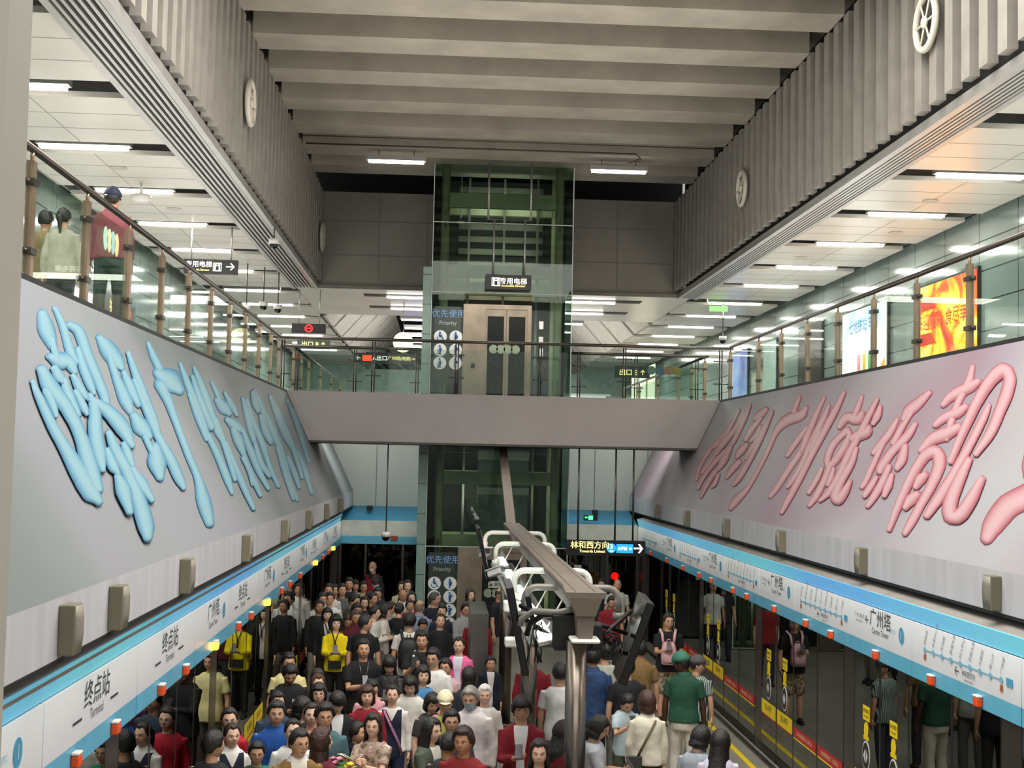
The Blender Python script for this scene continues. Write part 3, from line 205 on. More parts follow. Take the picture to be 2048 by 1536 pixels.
STROKES_L = [[[1194,126,1196,126,1182,123,1207,127,1175,120,1212,127,1171,118,1213,125,1165,114,1213,121,1158,109,1215,118,1152,105,1216,115,1149,101,1215,112,1149,98,1212,108,1151,95,1208,104,1154,92,1203,100,1157,89,1198,96,1159,87,1195,93,1164,87,1189,91,1175,88,1177,88],[1243,134,1244,134,1238,133,1250,135,1235,131,1253,135,1234,130,1254,134,1234,127,1257,132,1233,123,1260,129,1232,120,1262,126,1231,117,1264,123,1230,114,1264,120,1228,112,1263,118,1227,109,1262,115,1225,106,1260,112,1221,101,1258,107,1217,96,1256,102,1213,91,1254,97,1211,87,1253,93,1212,84,1251,90,1214,82,1250,88,1217,80,1249,86,1219,79,1248,84,1221,78,1247,82,1226,77,1243,80,1234,78,1235,79],[1258,120,1260,120,1254,117,1268,122,1254,116,1275,123,1257,115,1281,124,1264,114,1291,124,1270,113,1304,125,1273,112,1318,124,1274,111,1327,122,1274,107,1329,117,1272,102,1327,111,1269,97,1323,105,1267,91,1320,99,1266,85,1319,93,1266,79,1318,87,1266,74,1317,81,1266,69,1316,76,1266,64,1315,70,1265,59,1314,65,1265,55,1313,61,1265,51,1310,56,1265,48,1305,52,1265,45,1299,48,1266,43,1292,45,1266,40,1286,42,1266,39,1284,41,1268,39,1280,40,1273,39,1274,39],[1266,99,1267,99,1259,97,1273,99,1255,96,1276,99,1253,95,1276,98,1248,90,1276,94,1242,85,1275,90,1237,81,1274,86,1234,76,1273,82,1231,72,1273,78,1230,67,1272,73,1230,63,1271,69,1230,60,1269,65,1231,57,1267,62,1233,55,1264,59,1236,54,1261,57,1238,52,1258,55,1239,51,1256,54,1242,51,1253,52,1247,51,1248,51],[1139,81,1140,81,1135,78,1149,83,1136,77,1155,84,1139,76,1162,84,1142,74,1172,85,1145,73,1182,86,1150,71,1191,87,1157,70,1198,88,1168,70,1203,88,1178,71,1211,89,1182,71,1224,89,1182,72,1236,87,1184,73,1239,83,1188,72,1235,79,1192,70,1229,76,1197,69,1224,73,1198,68,1223,71,1202,67,1219,70,1209,68,1211,68],[1185,100,1186,101,1179,99,1191,101,1175,98,1193,100,1173,97,1193,99,1169,93,1191,96,1165,90,1189,93,1162,86,1187,90,1160,83,1185,87,1159,81,1184,85,1159,79,1183,83,1160,78,1182,82,1160,77,1181,80,1161,76,1179,79,1164,76,1176,77,1170,76,1171,76],[1144,72,1145,73,1137,70,1153,74,1133,69,1158,73,1133,67,1160,73,1132,65,1164,71,1131,62,1168,69,1130,60,1171,67,1131,58,1172,66,1132,58,1171,64,1135,57,1168,63,1139,57,1165,61,1142,57,1162,60,1143,56,1161,59,1146,56,1158,58,1152,56,1153,57],[1162,63,1163,64,1156,62,1169,64,1152,61,1172,63,1150,59,1173,62,1146,56,1173,59,1141,52,1174,56,1137,48,1174,53,1135,45,1174,50,1135,41,1174,46,1137,37,1172,42,1139,33,1171,37,1141,29,1169,32,1143,28,1168,31,1147,27,1164,29,1154,27,1156,28],[1196,68,1197,69,1190,67,1203,69,1187,66,1206,69,1187,65,1208,68,1186,62,1212,66,1184,59,1217,64,1183,56,1221,62,1184,53,1223,60,1186,51,1224,57,1190,49,1222,55,1194,48,1221,52,1198,46,1219,50,1200,45,1219,49,1203,45,1216,47,1209,46,1210,46],[1182,54,1183,54,1177,53,1189,55,1174,51,1192,54,1173,50,1194,53,1172,47,1196,50,1171,43,1200,47,1170,39,1202,44,1170,36,1203,41,1171,34,1202,38,1173,33,1199,36,1175,32,1195,34,1177,31,1192,32,1178,30,1191,31,1180,30,1188,31,1184,30,1184,30],[1060,55,1061,55,1057,54,1064,55,1055,53,1066,55,1055,52,1067,54,1053,49,1068,51,1051,46,1070,49,1049,42,1072,45,1048,38,1074,42,1047,33,1075,37,1046,27,1076,31,1046,21,1077,26,1046,16,1079,21,1047,11,1082,16,1049,6,1085,12,1050,2,1089,7,1051,-3,1093,3,1051,-8,1098,-1,1051,-13,1103,-6,1051,-17,1108,-10,1052,-22,1113,-15,1053,-26,1116,-19,1054,-30,1119,-23,1057,-34,1121,-27,1060,-38,1122,-31,1065,-40,1121,-33,1072,-41,1118,-35,1078,-42,1116,-37,1084,-43,1114,-40,1088,-45,1114,-41,1093,-45,1111,-43,1102,-45,1104,-44],[1102,69,1104,70,1093,67,1114,71,1088,65,1120,70,1086,62,1122,69,1083,58,1126,65,1080,54,1129,62,1078,50,1133,60,1079,46,1136,57,1084,42,1140,54,1091,39,1145,50,1098,36,1150,46,1104,32,1154,41,1107,27,1156,35,1110,22,1157,29,1111,17,1158,23,1110,11,1157,16,1107,5,1157,9,1101,-2,1155,2,1096,-8,1154,-4,1092,-14,1151,-10,1091,-20,1147,-16,1091,-24,1142,-21,1093,-28,1137,-26,1094,-33,1133,-31,1095,-35,1129,-33,1100,-36,1123,-35,1110,-36,1112,-36],[1090,51,1092,51,1081,49,1100,52,1077,47,1104,51,1075,45,1106,49,1075,41,1105,46,1075,38,1103,42,1075,34,1102,38,1075,32,1100,35,1076,30,1097,32,1076,29,1095,30,1077,27,1092,29,1077,26,1089,27,1077,25,1088,26,1078,25,1086,26,1081,25,1082,25],[1226,53,1227,53,1220,52,1233,53,1217,50,1236,53,1215,49,1237,52,1211,45,1239,49,1207,42,1242,46,1202,38,1243,42,1196,35,1242,38,1188,30,1236,32,1177,25,1228,26,1167,19,1220,21,1158,13,1214,16,1151,8,1208,11,1147,3,1203,6,1143,-2,1198,1,1141,-6,1192,-3,1141,-9,1185,-7,1141,-12,1179,-10,1142,-14,1172,-13,1143,-17,1165,-16,1143,-18,1163,-18,1146,-19,1159,-19,1151,-19,1152,-19],[1211,48,1212,48,1206,46,1220,50,1206,44,1227,50,1208,44,1231,50,1217,41,1247,49,1226,38,1263,48,1234,35,1279,46,1241,32,1294,44,1247,29,1308,40,1252,25,1321,37,1258,21,1331,32,1263,17,1337,27,1269,14,1337,22,1275,11,1332,17,1281,7,1325,12,1287,4,1319,7,1289,3,1318,5,1294,2,1313,4,1302,2,1304,2],[1234,20,1235,20,1227,18,1242,20,1223,17,1246,19,1221,16,1247,18,1217,12,1249,15,1213,8,1250,11,1209,3,1252,7,1207,-1,1255,4,1207,-6,1258,-1,1209,-11,1261,-5,1210,-16,1265,-11,1211,-21,1268,-16,1210,-26,1269,-21,1209,-31,1270,-27,1208,-36,1270,-32,1205,-41,1269,-38,1201,-47,1267,-45,1195,-54,1265,-52,1190,-61,1261,-60,1187,-66,1256,-65,1186,-69,1249,-70,1186,-71,1241,-73,1187,-74,1233,-75,1187,-76,1225,-78,1187,-78,1220,-79,1190,-80,1212,-81,1199,-81,1201,-81],[1199,3,1200,3,1193,2,1205,3,1189,1,1208,3,1188,0,1209,2,1183,-4,1212,-2,1178,-8,1214,-5,1174,-12,1217,-8,1173,-15,1218,-11,1174,-17,1217,-13,1178,-19,1214,-15,1183,-20,1211,-17,1188,-22,1209,-20,1189,-23,1208,-21,1193,-23,1205,-22,1199,-23,1200,-23],[1270,9,1271,9,1264,8,1278,9,1260,7,1281,9,1259,6,1283,8,1255,3,1285,5,1252,0,1289,3,1249,-3,1291,0,1248,-6,1292,-2,1248,-8,1290,-5,1250,-10,1285,-8,1253,-13,1281,-11,1256,-15,1276,-14,1257,-16,1275,-15,1259,-16,1271,-15,1265,-16,1266,-16],[1193,-20,1194,-20,1185,-21,1203,-20,1180,-23,1207,-21,1179,-24,1209,-22,1174,-28,1214,-24,1169,-31,1220,-27,1165,-34,1224,-30,1162,-37,1225,-34,1162,-40,1220,-38,1163,-45,1212,-43,1165,-49,1203,-48,1166,-54,1195,-53,1166,-55,1192,-55,1170,-56,1187,-56,1177,-57,1179,-57],[1258,-14,1259,-14,1250,-16,1268,-14,1247,-17,1273,-14,1246,-18,1276,-15,1245,-22,1282,-19,1244,-26,1289,-22,1244,-30,1295,-25,1246,-34,1300,-29,1250,-38,1301,-33,1256,-41,1300,-37,1263,-44,1298,-41,1270,-48,1297,-45,1272,-49,1297,-47,1277,-49,1293,-48,1285,-49,1286,-49]],[[1375,120,1377,120,1366,117,1387,122,1363,115,1394,122,1362,114,1398,121,1359,110,1410,120,1356,106,1423,120,1353,102,1435,118,1353,98,1444,116,1356,95,1451,113,1361,92,1455,110,1368,89,1458,106,1375,87,1458,102,1382,86,1456,99,1389,86,1451,96,1397,86,1444,94,1405,86,1439,91,1408,85,1438,90,1414,85,1434,88,1424,86,1425,86],[1391,102,1393,102,1381,100,1403,103,1375,98,1407,102,1372,96,1408,101,1367,91,1405,96,1363,86,1402,90,1359,80,1400,85,1355,75,1399,80,1350,68,1401,75,1345,61,1405,69,1341,55,1408,63,1339,49,1409,58,1341,46,1407,54,1344,43,1402,50,1348,41,1397,47,1352,39,1392,44,1354,38,1390,42,1360,37,1384,40,1370,38,1372,38],[1422,87,1424,87,1414,85,1432,88,1410,84,1436,88,1408,82,1438,87,1403,78,1442,83,1398,73,1447,80,1395,68,1451,76,1393,64,1453,72,1394,60,1451,67,1398,56,1447,62,1403,52,1442,56,1407,48,1437,51,1409,47,1436,50,1413,46,1431,48,1422,47,1423,47],[1373,41,1375,41,1362,39,1388,42,1357,37,1396,42,1356,35,1400,41,1352,31,1410,39,1348,27,1421,37,1345,23,1431,35,1346,20,1436,33,1353,18,1437,30,1363,16,1434,26,1375,15,1430,23,1387,13,1427,19,1391,12,1427,18,1399,12,1423,16,1411,13,1413,13],[1387,19,1389,19,1377,18,1399,20,1372,16,1405,19,1370,14,1406,18,1370,11,1405,14,1370,8,1404,11,1370,5,1403,8,1370,3,1403,5,1371,1,1402,4,1372,-1,1402,2,1373,-2,1402,1,1374,-3,1402,-1,1376,-4,1401,-2,1380,-5,1397,-3,1388,-5,1389,-4],[1421,11,1423,11,1405,10,1436,11,1395,8,1441,9,1389,5,1440,7,1376,1,1441,3,1362,-3,1443,-1,1350,-7,1444,-5,1342,-11,1441,-9,1340,-15,1432,-13,1343,-19,1420,-17,1347,-23,1406,-21,1350,-26,1393,-25,1350,-28,1388,-27,1355,-29,1380,-29,1365,-30,1367,-30],[1489,112,1490,112,1483,111,1497,113,1479,110,1500,113,1477,109,1501,112,1471,102,1502,106,1465,96,1504,101,1459,89,1505,95,1454,83,1505,89,1450,76,1505,83,1447,69,1505,76,1444,61,1503,68,1442,54,1502,61,1440,47,1499,54,1440,40,1497,46,1439,34,1493,39,1439,28,1488,32,1438,23,1482,27,1438,19,1475,22,1438,16,1467,18,1438,12,1460,13,1439,11,1458,12,1441,11,1454,12,1447,11,1448,11],[1455,80,1456,80,1449,79,1462,81,1445,78,1465,80,1444,77,1466,80,1440,69,1470,73,1435,61,1473,66,1432,53,1476,59,1429,46,1478,51,1427,38,1478,44,1426,31,1476,36,1426,24,1475,29,1426,17,1475,22,1428,9,1479,15,1429,2,1485,8,1431,-5,1491,1,1432,-11,1496,-5,1432,-16,1497,-11,1431,-21,1498,-16,1431,-25,1497,-21,1432,-29,1496,-25,1435,-32,1493,-29,1439,-35,1489,-32,1444,-37,1484,-35,1448,-40,1480,-38,1450,-41,1478,-39,1454,-41,1473,-40,1463,-41,1465,-41]],[[1639,136,1641,136,1632,135,1649,137,1627,133,1653,137,1626,132,1654,136,1621,127,1658,133,1617,122,1661,129,1613,118,1665,125,1610,113,1667,122,1610,109,1670,118,1610,106,1672,115,1611,102,1673,111,1612,99,1675,108,1616,97,1672,105,1625,97,1663,102,1643,99,1646,99],[1594,98,1597,99,1584,94,1614,102,1582,92,1627,103,1587,91,1638,103,1586,86,1667,105,1584,81,1700,108,1583,77,1732,109,1586,74,1757,109,1599,73,1767,105,1621,73,1766,100,1647,74,1759,94,1673,74,1754,88,1685,73,1757,85,1702,73,1751,82,1728,76,1732,77],[1602,89,1606,90,1576,85,1633,92,1562,80,1648,91,1557,76,1653,88,1560,73,1649,83,1563,69,1645,78,1566,65,1641,74,1569,62,1637,70,1570,60,1634,67,1571,59,1631,65,1571,58,1628,63,1571,56,1625,61,1573,54,1621,59,1579,54,1612,57,1593,54,1596,54],[1609,74,1612,74,1589,71,1631,75,1579,68,1640,74,1574,65,1643,72,1572,57,1637,63,1570,49,1631,55,1568,41,1625,46,1566,33,1620,38,1563,24,1615,28,1559,15,1611,19,1556,5,1608,9,1553,-3,1606,0,1552,-11,1604,-7,1552,-17,1604,-14,1551,-24,1605,-21,1546,-30,1604,-27,1537,-36,1603,-35,1524,-43,1602,-41,1511,-49,1600,-48,1501,-56,1596,-54,1497,-62,1589,-61,1495,-67,1579,-67,1495,-73,1568,-73,1494,-78,1558,-78,1496,-81,1552,-81,1503,-83,1541,-83,1519,-84,1522,-84]],[[1811,123,1812,124,1802,122,1821,124,1797,121,1825,124,1795,119,1827,123,1787,112,1829,117,1779,104,1831,110,1772,97,1833,104,1766,89,1835,97,1762,81,1837,90,1760,74,1839,82,1757,66,1839,74,1754,58,1837,65,1750,49,1830,56,1745,41,1821,46,1740,32,1811,36,1735,23,1801,27,1737,21,1796,24,1745,20,1785,22,1762,20,1765,20],[1773,81,1774,81,1763,80,1784,82,1759,78,1788,81,1757,77,1790,81,1750,69,1794,74,1744,62,1798,67,1739,55,1801,61,1734,47,1801,53,1732,40,1796,45,1732,32,1788,37,1732,25,1779,28,1732,17,1771,19,1733,16,1768,18,1738,15,1761,17,1748,15,1750,15],[1913,125,1915,125,1904,124,1925,126,1898,122,1930,126,1896,121,1932,125,1889,114,1938,120,1882,107,1945,114,1875,100,1951,108,1868,92,1953,101,1861,83,1951,92,1854,74,1946,82,1848,64,1940,72,1843,56,1933,63,1839,48,1927,55,1836,41,1920,48,1834,35,1914,41,1834,29,1908,35,1837,25,1905,30,1842,22,1902,27,1847,19,1900,24,1853,17,1898,20,1856,16,1896,19,1863,15,1890,17,1875,16,1878,16],[1773,28,1775,29,1758,26,1790,29,1751,24,1799,29,1749,23,1802,27,1750,16,1807,21,1750,10,1811,15,1751,4,1815,8,1750,-3,1818,2,1749,-10,1820,-6,1746,-18,1820,-15,1744,-26,1819,-23,1742,-33,1816,-30,1742,-38,1809,-36,1743,-43,1799,-42,1745,-47,1789,-46,1746,-52,1779,-51,1747,-53,1776,-52,1751,-54,1770,-53,1759,-54,1761,-54],[1900,53,1903,53,1885,51,1917,53,1877,49,1924,53,1873,47,1927,51,1866,37,1924,42,1859,28,1922,32,1852,19,1919,23,1845,9,1912,12,1837,-2,1901,1,1829,-13,1886,-11,1821,-24,1871,-23,1814,-36,1856,-34,1815,-37,1852,-36,1820,-38,1845,-37,1831,-38,1833,-38],[1863,110,1865,110,1852,108,1874,111,1846,107,1879,110,1843,105,1880,109,1833,97,1879,101,1822,88,1878,94,1811,79,1877,86,1804,70,1876,77,1800,61,1876,69,1798,52,1875,59,1798,43,1876,49,1797,33,1876,40,1801,31,1871,37,1812,30,1859,34,1833,31,1837,31],[1893,19,1895,20,1878,18,1910,20,1870,16,1918,19,1867,14,1920,18,1863,6,1921,10,1860,-2,1922,1,1856,-10,1922,-7,1854,-18,1922,-15,1851,-27,1921,-23,1849,-35,1919,-32,1848,-43,1918,-40,1848,-50,1916,-48,1849,-57,1913,-55,1852,-64,1910,-62,1856,-70,1907,-69,1859,-77,1905,-76,1862,-78,1902,-77,1868,-79,1895,-79,1881,-79,1883,-79]],[[2018,110,2020,111,2008,109,2031,111,2003,107,2038,111,2001,106,2040,111,2000,101,2045,106,1999,96,2051,102,1998,92,2055,98,1997,88,2058,94,1995,85,2058,91,1994,83,2056,89,1992,81,2053,86,1990,79,2051,84,1992,78,2046,82,1999,77,2035,80,2015,78,2018,78],[1987,84,1991,85,1970,81,2013,87,1963,78,2028,87,1964,76,2038,86,1963,72,2057,85,1961,68,2078,84,1961,65,2097,82,1965,62,2109,80,1974,60,2112,78,1988,59,2109,74,2004,59,2103,71,2020,58,2098,67,2029,57,2099,65,2043,57,2091,62,2067,59,2071,59],[2106,100,2108,100,2096,98,2119,101,2092,97,2125,101,2090,96,2128,100,2090,91,2139,96,2089,86,2150,93,2088,81,2160,89,2089,77,2166,84,2093,72,2168,80,2098,68,2166,74,2104,64,2162,69,2110,60,2159,64,2113,59,2156,63,2120,59,2150,61,2134,59,2136,59],[1993,54,1996,55,1980,51,2016,57,1977,49,2030,58,1981,48,2042,57,1986,45,2063,56,1991,42,2087,56,1997,39,2108,55,2007,37,2126,54,2023,35,2138,51,2043,34,2145,48,2066,33,2150,45,2088,33,2156,42,2100,32,2161,40,2116,32,2157,38,2139,34,2142,35],[2022,42,2026,42,2004,40,2046,43,1995,37,2057,43,1992,35,2062,41,1986,30,2072,37,1980,26,2084,34,1975,21,2093,30,1973,17,2096,25,1975,12,2090,19,1979,8,2078,13,1985,3,2064,7,1990,-1,2051,1,1992,-3,2046,0,2000,-4,2036,-2,2016,-4,2019,-4],[2121,40,2124,40,2108,38,2137,40,2101,37,2144,40,2098,36,2146,39,2089,27,2150,31,2080,19,2155,24,2071,12,2159,17,2065,4,2160,9,2061,-4,2158,1,2059,-11,2153,-7,2058,-19,2148,-15,2060,-26,2145,-22,2065,-33,2144,-30,2072,-40,2145,-37,2081,-47,2146,-45,2090,-54,2147,-52,2094,-56,2145,-54,2102,-57,2137,-55,2118,-57,2121,-56],[2011,0,2014,0,1997,-1,2028,0,1989,-3,2035,0,1986,-4,2038,-2,1981,-12,2038,-10,1976,-21,2038,-18,1972,-29,2039,-26,1970,-36,2038,-33,1970,-43,2036,-40,1972,-49,2034,-47,1975,-55,2031,-54,1978,-62,2029,-60,1980,-63,2026,-62,1988,-64,2019,-63,2002,-64,2004,-64],[1990,-3,1992,-3,1976,-4,2007,-2,1970,-6,2015,-3,1968,-7,2019,-4,1970,-12,2021,-8,1973,-16,2024,-13,1974,-20,2026,-17,1974,-24,2025,-22,1971,-29,2020,-28,1965,-34,2011,-33,1959,-39,2002,-39,1953,-45,1994,-44,1954,-46,1990,-45,1958,-47,1983,-46,1969,-47,1971,-47],[2200,23,2202,23,2185,21,2216,23,2176,20,2222,22,2172,18,2223,21,2158,10,2217,13,2143,2,2210,4,2130,-6,2205,-3,2124,-14,2204,-10,2127,-21,2207,-16,2137,-26,2214,-21,2149,-31,2223,-27,2160,-36,2231,-32,2167,-38,2230,-34,2179,-39,2222,-36,2200,-38,2203,-38]],[[2305,101,2307,101,2290,99,2321,101,2282,97,2327,101,2278,96,2328,100,2264,89,2328,94,2251,83,2329,89,2238,77,2328,83,2226,70,2324,77,2213,62,2314,68,2200,53,2301,59,2188,45,2286,50,2179,37,2273,42,2174,31,2262,35,2171,25,2251,29,2170,20,2240,24,2168,15,2229,18,2169,14,2224,16,2177,13,2213,14,2193,13,2196,13],[2346,99,2349,100,2329,98,2364,100,2320,96,2372,100,2315,94,2373,98,2298,85,2369,90,2281,76,2364,82,2266,67,2360,73,2255,57,2357,65,2249,47,2355,55,2248,37,2353,44,2248,27,2351,34,2246,18,2347,24,2242,11,2340,15,2236,4,2332,8,2231,-3,2323,1,2226,-11,2314,-7,2223,-20,2306,-17,2221,-31,2298,-28,2219,-42,2290,-40,2217,-52,2282,-51,2220,-54,2278,-52,2229,-55,2268,-54,2246,-55,2249,-55],[2481,121,2485,121,2459,118,2506,122,2447,115,2517,121,2441,113,2519,120,2425,107,2526,115,2408,100,2535,110,2393,94,2540,105,2384,89,2539,100,2383,85,2528,95,2388,82,2511,90,2394,80,2492,86,2399,77,2474,81,2400,75,2467,79,2408,74,2453,77,2427,74,2431,75],[2522,125,2525,125,2507,123,2540,126,2499,121,2548,126,2497,120,2551,125,2491,111,2561,118,2486,102,2572,110,2479,94,2580,102,2470,86,2578,93,2457,77,2564,83,2440,68,2541,73,2423,58,2516,63,2406,49,2493,53,2405,47,2483,50,2414,46,2466,48,2435,46,2440,46],[2440,75,2443,75,2422,73,2460,76,2412,71,2469,76,2408,70,2471,74,2391,62,2480,68,2373,53,2490,61,2358,46,2498,54,2349,39,2500,48,2350,33,2495,42,2357,29,2485,36,2366,24,2473,30,2374,20,2462,25,2379,18,2456,22,2391,17,2443,20,2414,18,2418,18],[2301,17,2304,17,2285,16,2319,17,2276,15,2325,17,2271,13,2326,15,2254,4,2316,6,2237,-6,2305,-3,2222,-15,2295,-12,2213,-23,2288,-21,2212,-32,2285,-29,2216,-39,2284,-36,2223,-47,2284,-44,2229,-54,2284,-52,2233,-55,2281,-54,2241,-56,2273,-55,2256,-56,2259,-56]],[[2540,90,2544,91,2517,88,2567,92,2505,85,2579,91,2500,83,2582,90,2484,73,2590,81,2468,63,2599,72,2454,54,2606,64,2446,44,2610,55,2447,35,2612,45,2455,26,2612,35,2462,16,2609,24,2462,6,2598,12,2450,-6,2577,-2,2430,-20,2548,-17,2410,-33,2520,-31,2396,-46,2498,-44,2392,-56,2484,-54,2392,-65,2475,-63,2394,-73,2467,-72,2395,-81,2458,-81,2398,-83,2454,-82,2406,-84,2444,-84,2423,-84,2426,-84],[2747,125,2751,126,2725,123,2774,127,2714,120,2786,127,2710,118,2791,126,2696,106,2808,116,2682,94,2827,106,2669,82,2844,96,2659,72,2854,85,2650,62,2854,74,2642,52,2847,64,2638,42,2839,54,2642,32,2835,44,2658,23,2836,34,2682,14,2840,23,2709,5,2846,12,2735,-5,2851,1,2745,-6,2848,-1,2764,-7,2834,-4,2797,-7,2803,-6],[2497,20,2501,20,2474,18,2522,20,2461,16,2532,19,2455,14,2534,18,2434,2,2529,6,2413,-9,2524,-5,2394,-20,2517,-17,2379,-32,2505,-29,2368,-43,2484,-41,2360,-55,2459,-54,2354,-66,2432,-66,2347,-78,2406,-78,2348,-79,2401,-79,2355,-80,2391,-80,2370,-81,2373,-81],[2579,1,2582,1,2560,0,2602,2,2549,-2,2613,1,2546,-4,2617,0,2540,-11,2624,-8,2533,-19,2631,-15,2528,-26,2637,-23,2523,-33,2636,-30,2519,-40,2627,-38,2516,-47,2612,-46,2513,-54,2594,-53,2510,-61,2578,-61,2512,-63,2572,-62,2520,-64,2561,-64,2538,-64,2541,-64],[2771,79,2776,79,2744,76,2804,80,2730,74,2818,80,2725,71,2824,78,2718,60,2827,67,2713,49,2833,56,2706,37,2835,44,2696,23,2826,29,2682,8,2804,12,2665,-10,2772,-7,2647,-28,2737,-26,2630,-45,2706,-44,2632,-46,2699,-45,2641,-48,2686,-47,2661,-48,2664,-48]],[[3085,133,3090,133,3057,130,3118,135,3042,127,3133,134,3036,125,3139,133,3023,111,3150,121,3011,99,3164,110,2997,85,3172,97,2981,70,3163,80,2962,50,3131,58,2939,29,3084,34,2916,6,3032,10,2894,-15,2985,-13,2896,-17,2977,-15,2907,-18,2961,-17,2930,-18,2935,-18],[2804,14,2808,14,2786,12,2826,14,2776,11,2836,13,2772,9,2839,12,2759,-1,2846,2,2746,-11,2854,-7,2734,-21,2859,-17,2722,-31,2855,-28,2711,-42,2838,-40,2700,-54,2812,-52,2690,-65,2784,-65,2679,-77,2757,-76,2681,-78,2750,-78,2690,-79,2737,-79,2710,-80,2714,-80]]]
# ================================================================== SETTING
XR, XL = 5.38, -2.68          # screen-door planes
# ---- platform floor : terrazzo tiles
def floor_mat():
    m = bpy.data.materials.new('platform_granite'); m.use_nodes = True; nt = m.node_tree; n = nt.nodes; b = n['Principled BSDF']
    tc = n.new('ShaderNodeTexCoord'); br = n.new('ShaderNodeTexBrick'); nt.links.new(tc.outputs['Object'], br.inputs[0])
    br.offset = 0; br.inputs['Scale'].default_value = 1; br.inputs['Brick Width'].default_value = .6; br.inputs['Row Height'].default_value = .6
    br.inputs['Mortar Size'].default_value = .004
    br.inputs['Color1'].default_value = lin('9a968a'); br.inputs['Color2'].default_value = lin('8f8b80'); br.inputs['Mortar'].default_value = lin('5a5750')
    no = n.new('ShaderNodeTexNoise'); no.inputs['Scale'].default_value = 90; no.inputs['Detail'].default_value = 4; nt.links.new(tc.outputs['Object'], no.inputs[0])
    mx = n.new('ShaderNodeMix'); mx.data_type = 'RGBA'; mx.blend_type = 'OVERLAY'; mx.inputs[0].default_value = .45
    nt.links.new(br.outputs[0], mx.inputs[6]); nt.links.new(no.outputs['Fac'], mx.inputs[7]); nt.links.new(mx.outputs[2], b.inputs['Base Color'])
    b.inputs['Roughness'].default_value = .28
    return m
b = MB().box(-2.95, 5.65, -2, 36.1, -4.95, -4.75); struct(b.build('floor', floor_mat()))
struct(MB().box(4.96, 5.05, -2, 36, -4.75, -4.745).build('trim_1', M_yel))
struct(MB().box(-2.35, -2.26, -2, 36, -4.75, -4.745).build('trim_2', M_yel))
struct(MB().box(5.26, 5.34, -2, 36, -4.75, -4.72).build('baseboard_right', M_steeld))
struct(MB().box(-2.64, -2.56, -2, 36, -4.75, -4.72).build('baseboard_left', M_steeld))
# tunnels beyond the doors
struct(MB().box(5.65, 10.5, -2, 42, -6.2, -6.1).box(10.4, 10.5, -2, 42, -6.1, -1.4).build('wall_tunnel_right', mat('1b1b1c', .9)))
struct(MB().box(-7.4, -2.95, -2, 42, -6.2, -6.1).box(-7.4, -7.3, -2, 42, -6.1, -1.4).build('wall_tunnel_left', mat('1b1b1c', .9)))
struct(MB().box(-7.4, 10.5, 42, 42.2, -6.2, -1.4).box(-7.4, 10.5, 36.3, 42, -6.2, -6.1).build('wall_tunnel_end', mat('151516', .9)))
struct(MB().box(5.5, 10.5, -2, 42, -1.4, -1.3).box(-7.4, -2.75, -2, 42, -1.4, -1.3).build('ceiling_tunnel', mat('151516', .9)))

# ---- slanted mural walls, vertical white bands, ledges
SR, SL = .4786, .48
def xr(h): return 6.70-SR*(1.55-h)
def xl(h): return -(3.75-SL*(1.55-h))
def mural_mat(name, stops, rot):
    m = ramp_mat(name, stops, .16, 'noise', .55, stretch=(1, 1, 1.4), detail=1.5, rot=rot, distort=.6)
    nt = m.node_tree; n = nt.nodes; b = n['Principled BSDF']; old = b.inputs['Base Color'].links[0].from_socket
    tc = n.new('ShaderNodeTexCoord'); mp = n.new('ShaderNodeMapping'); mp.inputs['Rotation'].default_value = (math.radians(-38), 0, 0); nt.links.new(tc.outputs['Object'], mp.inputs[0])
    w = n.new('ShaderNodeTexWave'); w.bands_direction = 'Y'; w.wave_profile = 'SIN'; w.inputs['Scale'].default_value = .075; w.inputs['Distortion'].default_value = 1.2; w.inputs['Detail'].default_value = .5
    nt.links.new(mp.outputs[0], w.inputs[0]); r = n.new('ShaderNodeValToRGB'); r.color_ramp.elements[0].position = .86; r.color_ramp.elements[0].color = (0, 0, 0, 1); r.color_ramp.elements[1].position = .99; r.color_ramp.elements[1].color = (.3, .3, .3, 1)
    nt.links.new(w.outputs['Fac'], r.inputs[0]); mx = n.new('ShaderNodeMix'); mx.data_type = 'RGBA'; nt.links.new(r.outputs[0], mx.inputs[0]); nt.links.new(old, mx.inputs[6]); mx.inputs[7].default_value = lin('8d8799')
    nt.links.new(mx.outputs[2], b.inputs['Base Color'])
    return m
M_murR = mural_mat('mural_print_rose', [(0, '866b77'), (.38, '937e89'), (.5, '9c9398'), (.62, 'a4a3a6'), (1, '94899a')], (0, 0, 0))
M_murL = mural_mat('mural_print_azure', [(0, '5f6764'), (.38, '727a79'), (.5, '84898a'), (.64, '888a90'), (1, '738388')], (0, 0, .5))
murR = thing('mural', 'rose and lilac mural with red balloon lettering on the right slanted wall', 'mural', D(5.6, 20, -.98))
murL = thing('mural', 'pale blue-grey mural with blue balloon lettering on the left slanted wall', 'mural', D(-2.7, 20, -.98))
HB = -.98
MB().hexa([D(xr(HB), 5, HB), D(xr(HB)+.1, 5, HB), D(xr(HB)+.1, 38.45, HB), D(xr(HB), 38.45, HB), D(xr(1.55), 5, 1.55), D(xr(1.55)+.1, 5, 1.55), D(xr(1.55)+.1, 38.45, 1.55), D(xr(1.55), 38.45, 1.55)]).build('printed_panel', M_murR, murR)
MB().hexa([D(xl(HB)-.1, 5, HB), D(xl(HB), 5, HB), D(xl(HB), 38.45, HB), D(xl(HB)-.1, 38.45, HB), D(xl(1.55)-.1, 5, 1.55), D(xl(1.55), 5, 1.55), D(xl(1.55), 38.45, 1.55), D(xl(1.55)-.1, 38.45, 1.55)]).build('printed_panel', M_murL, murL)
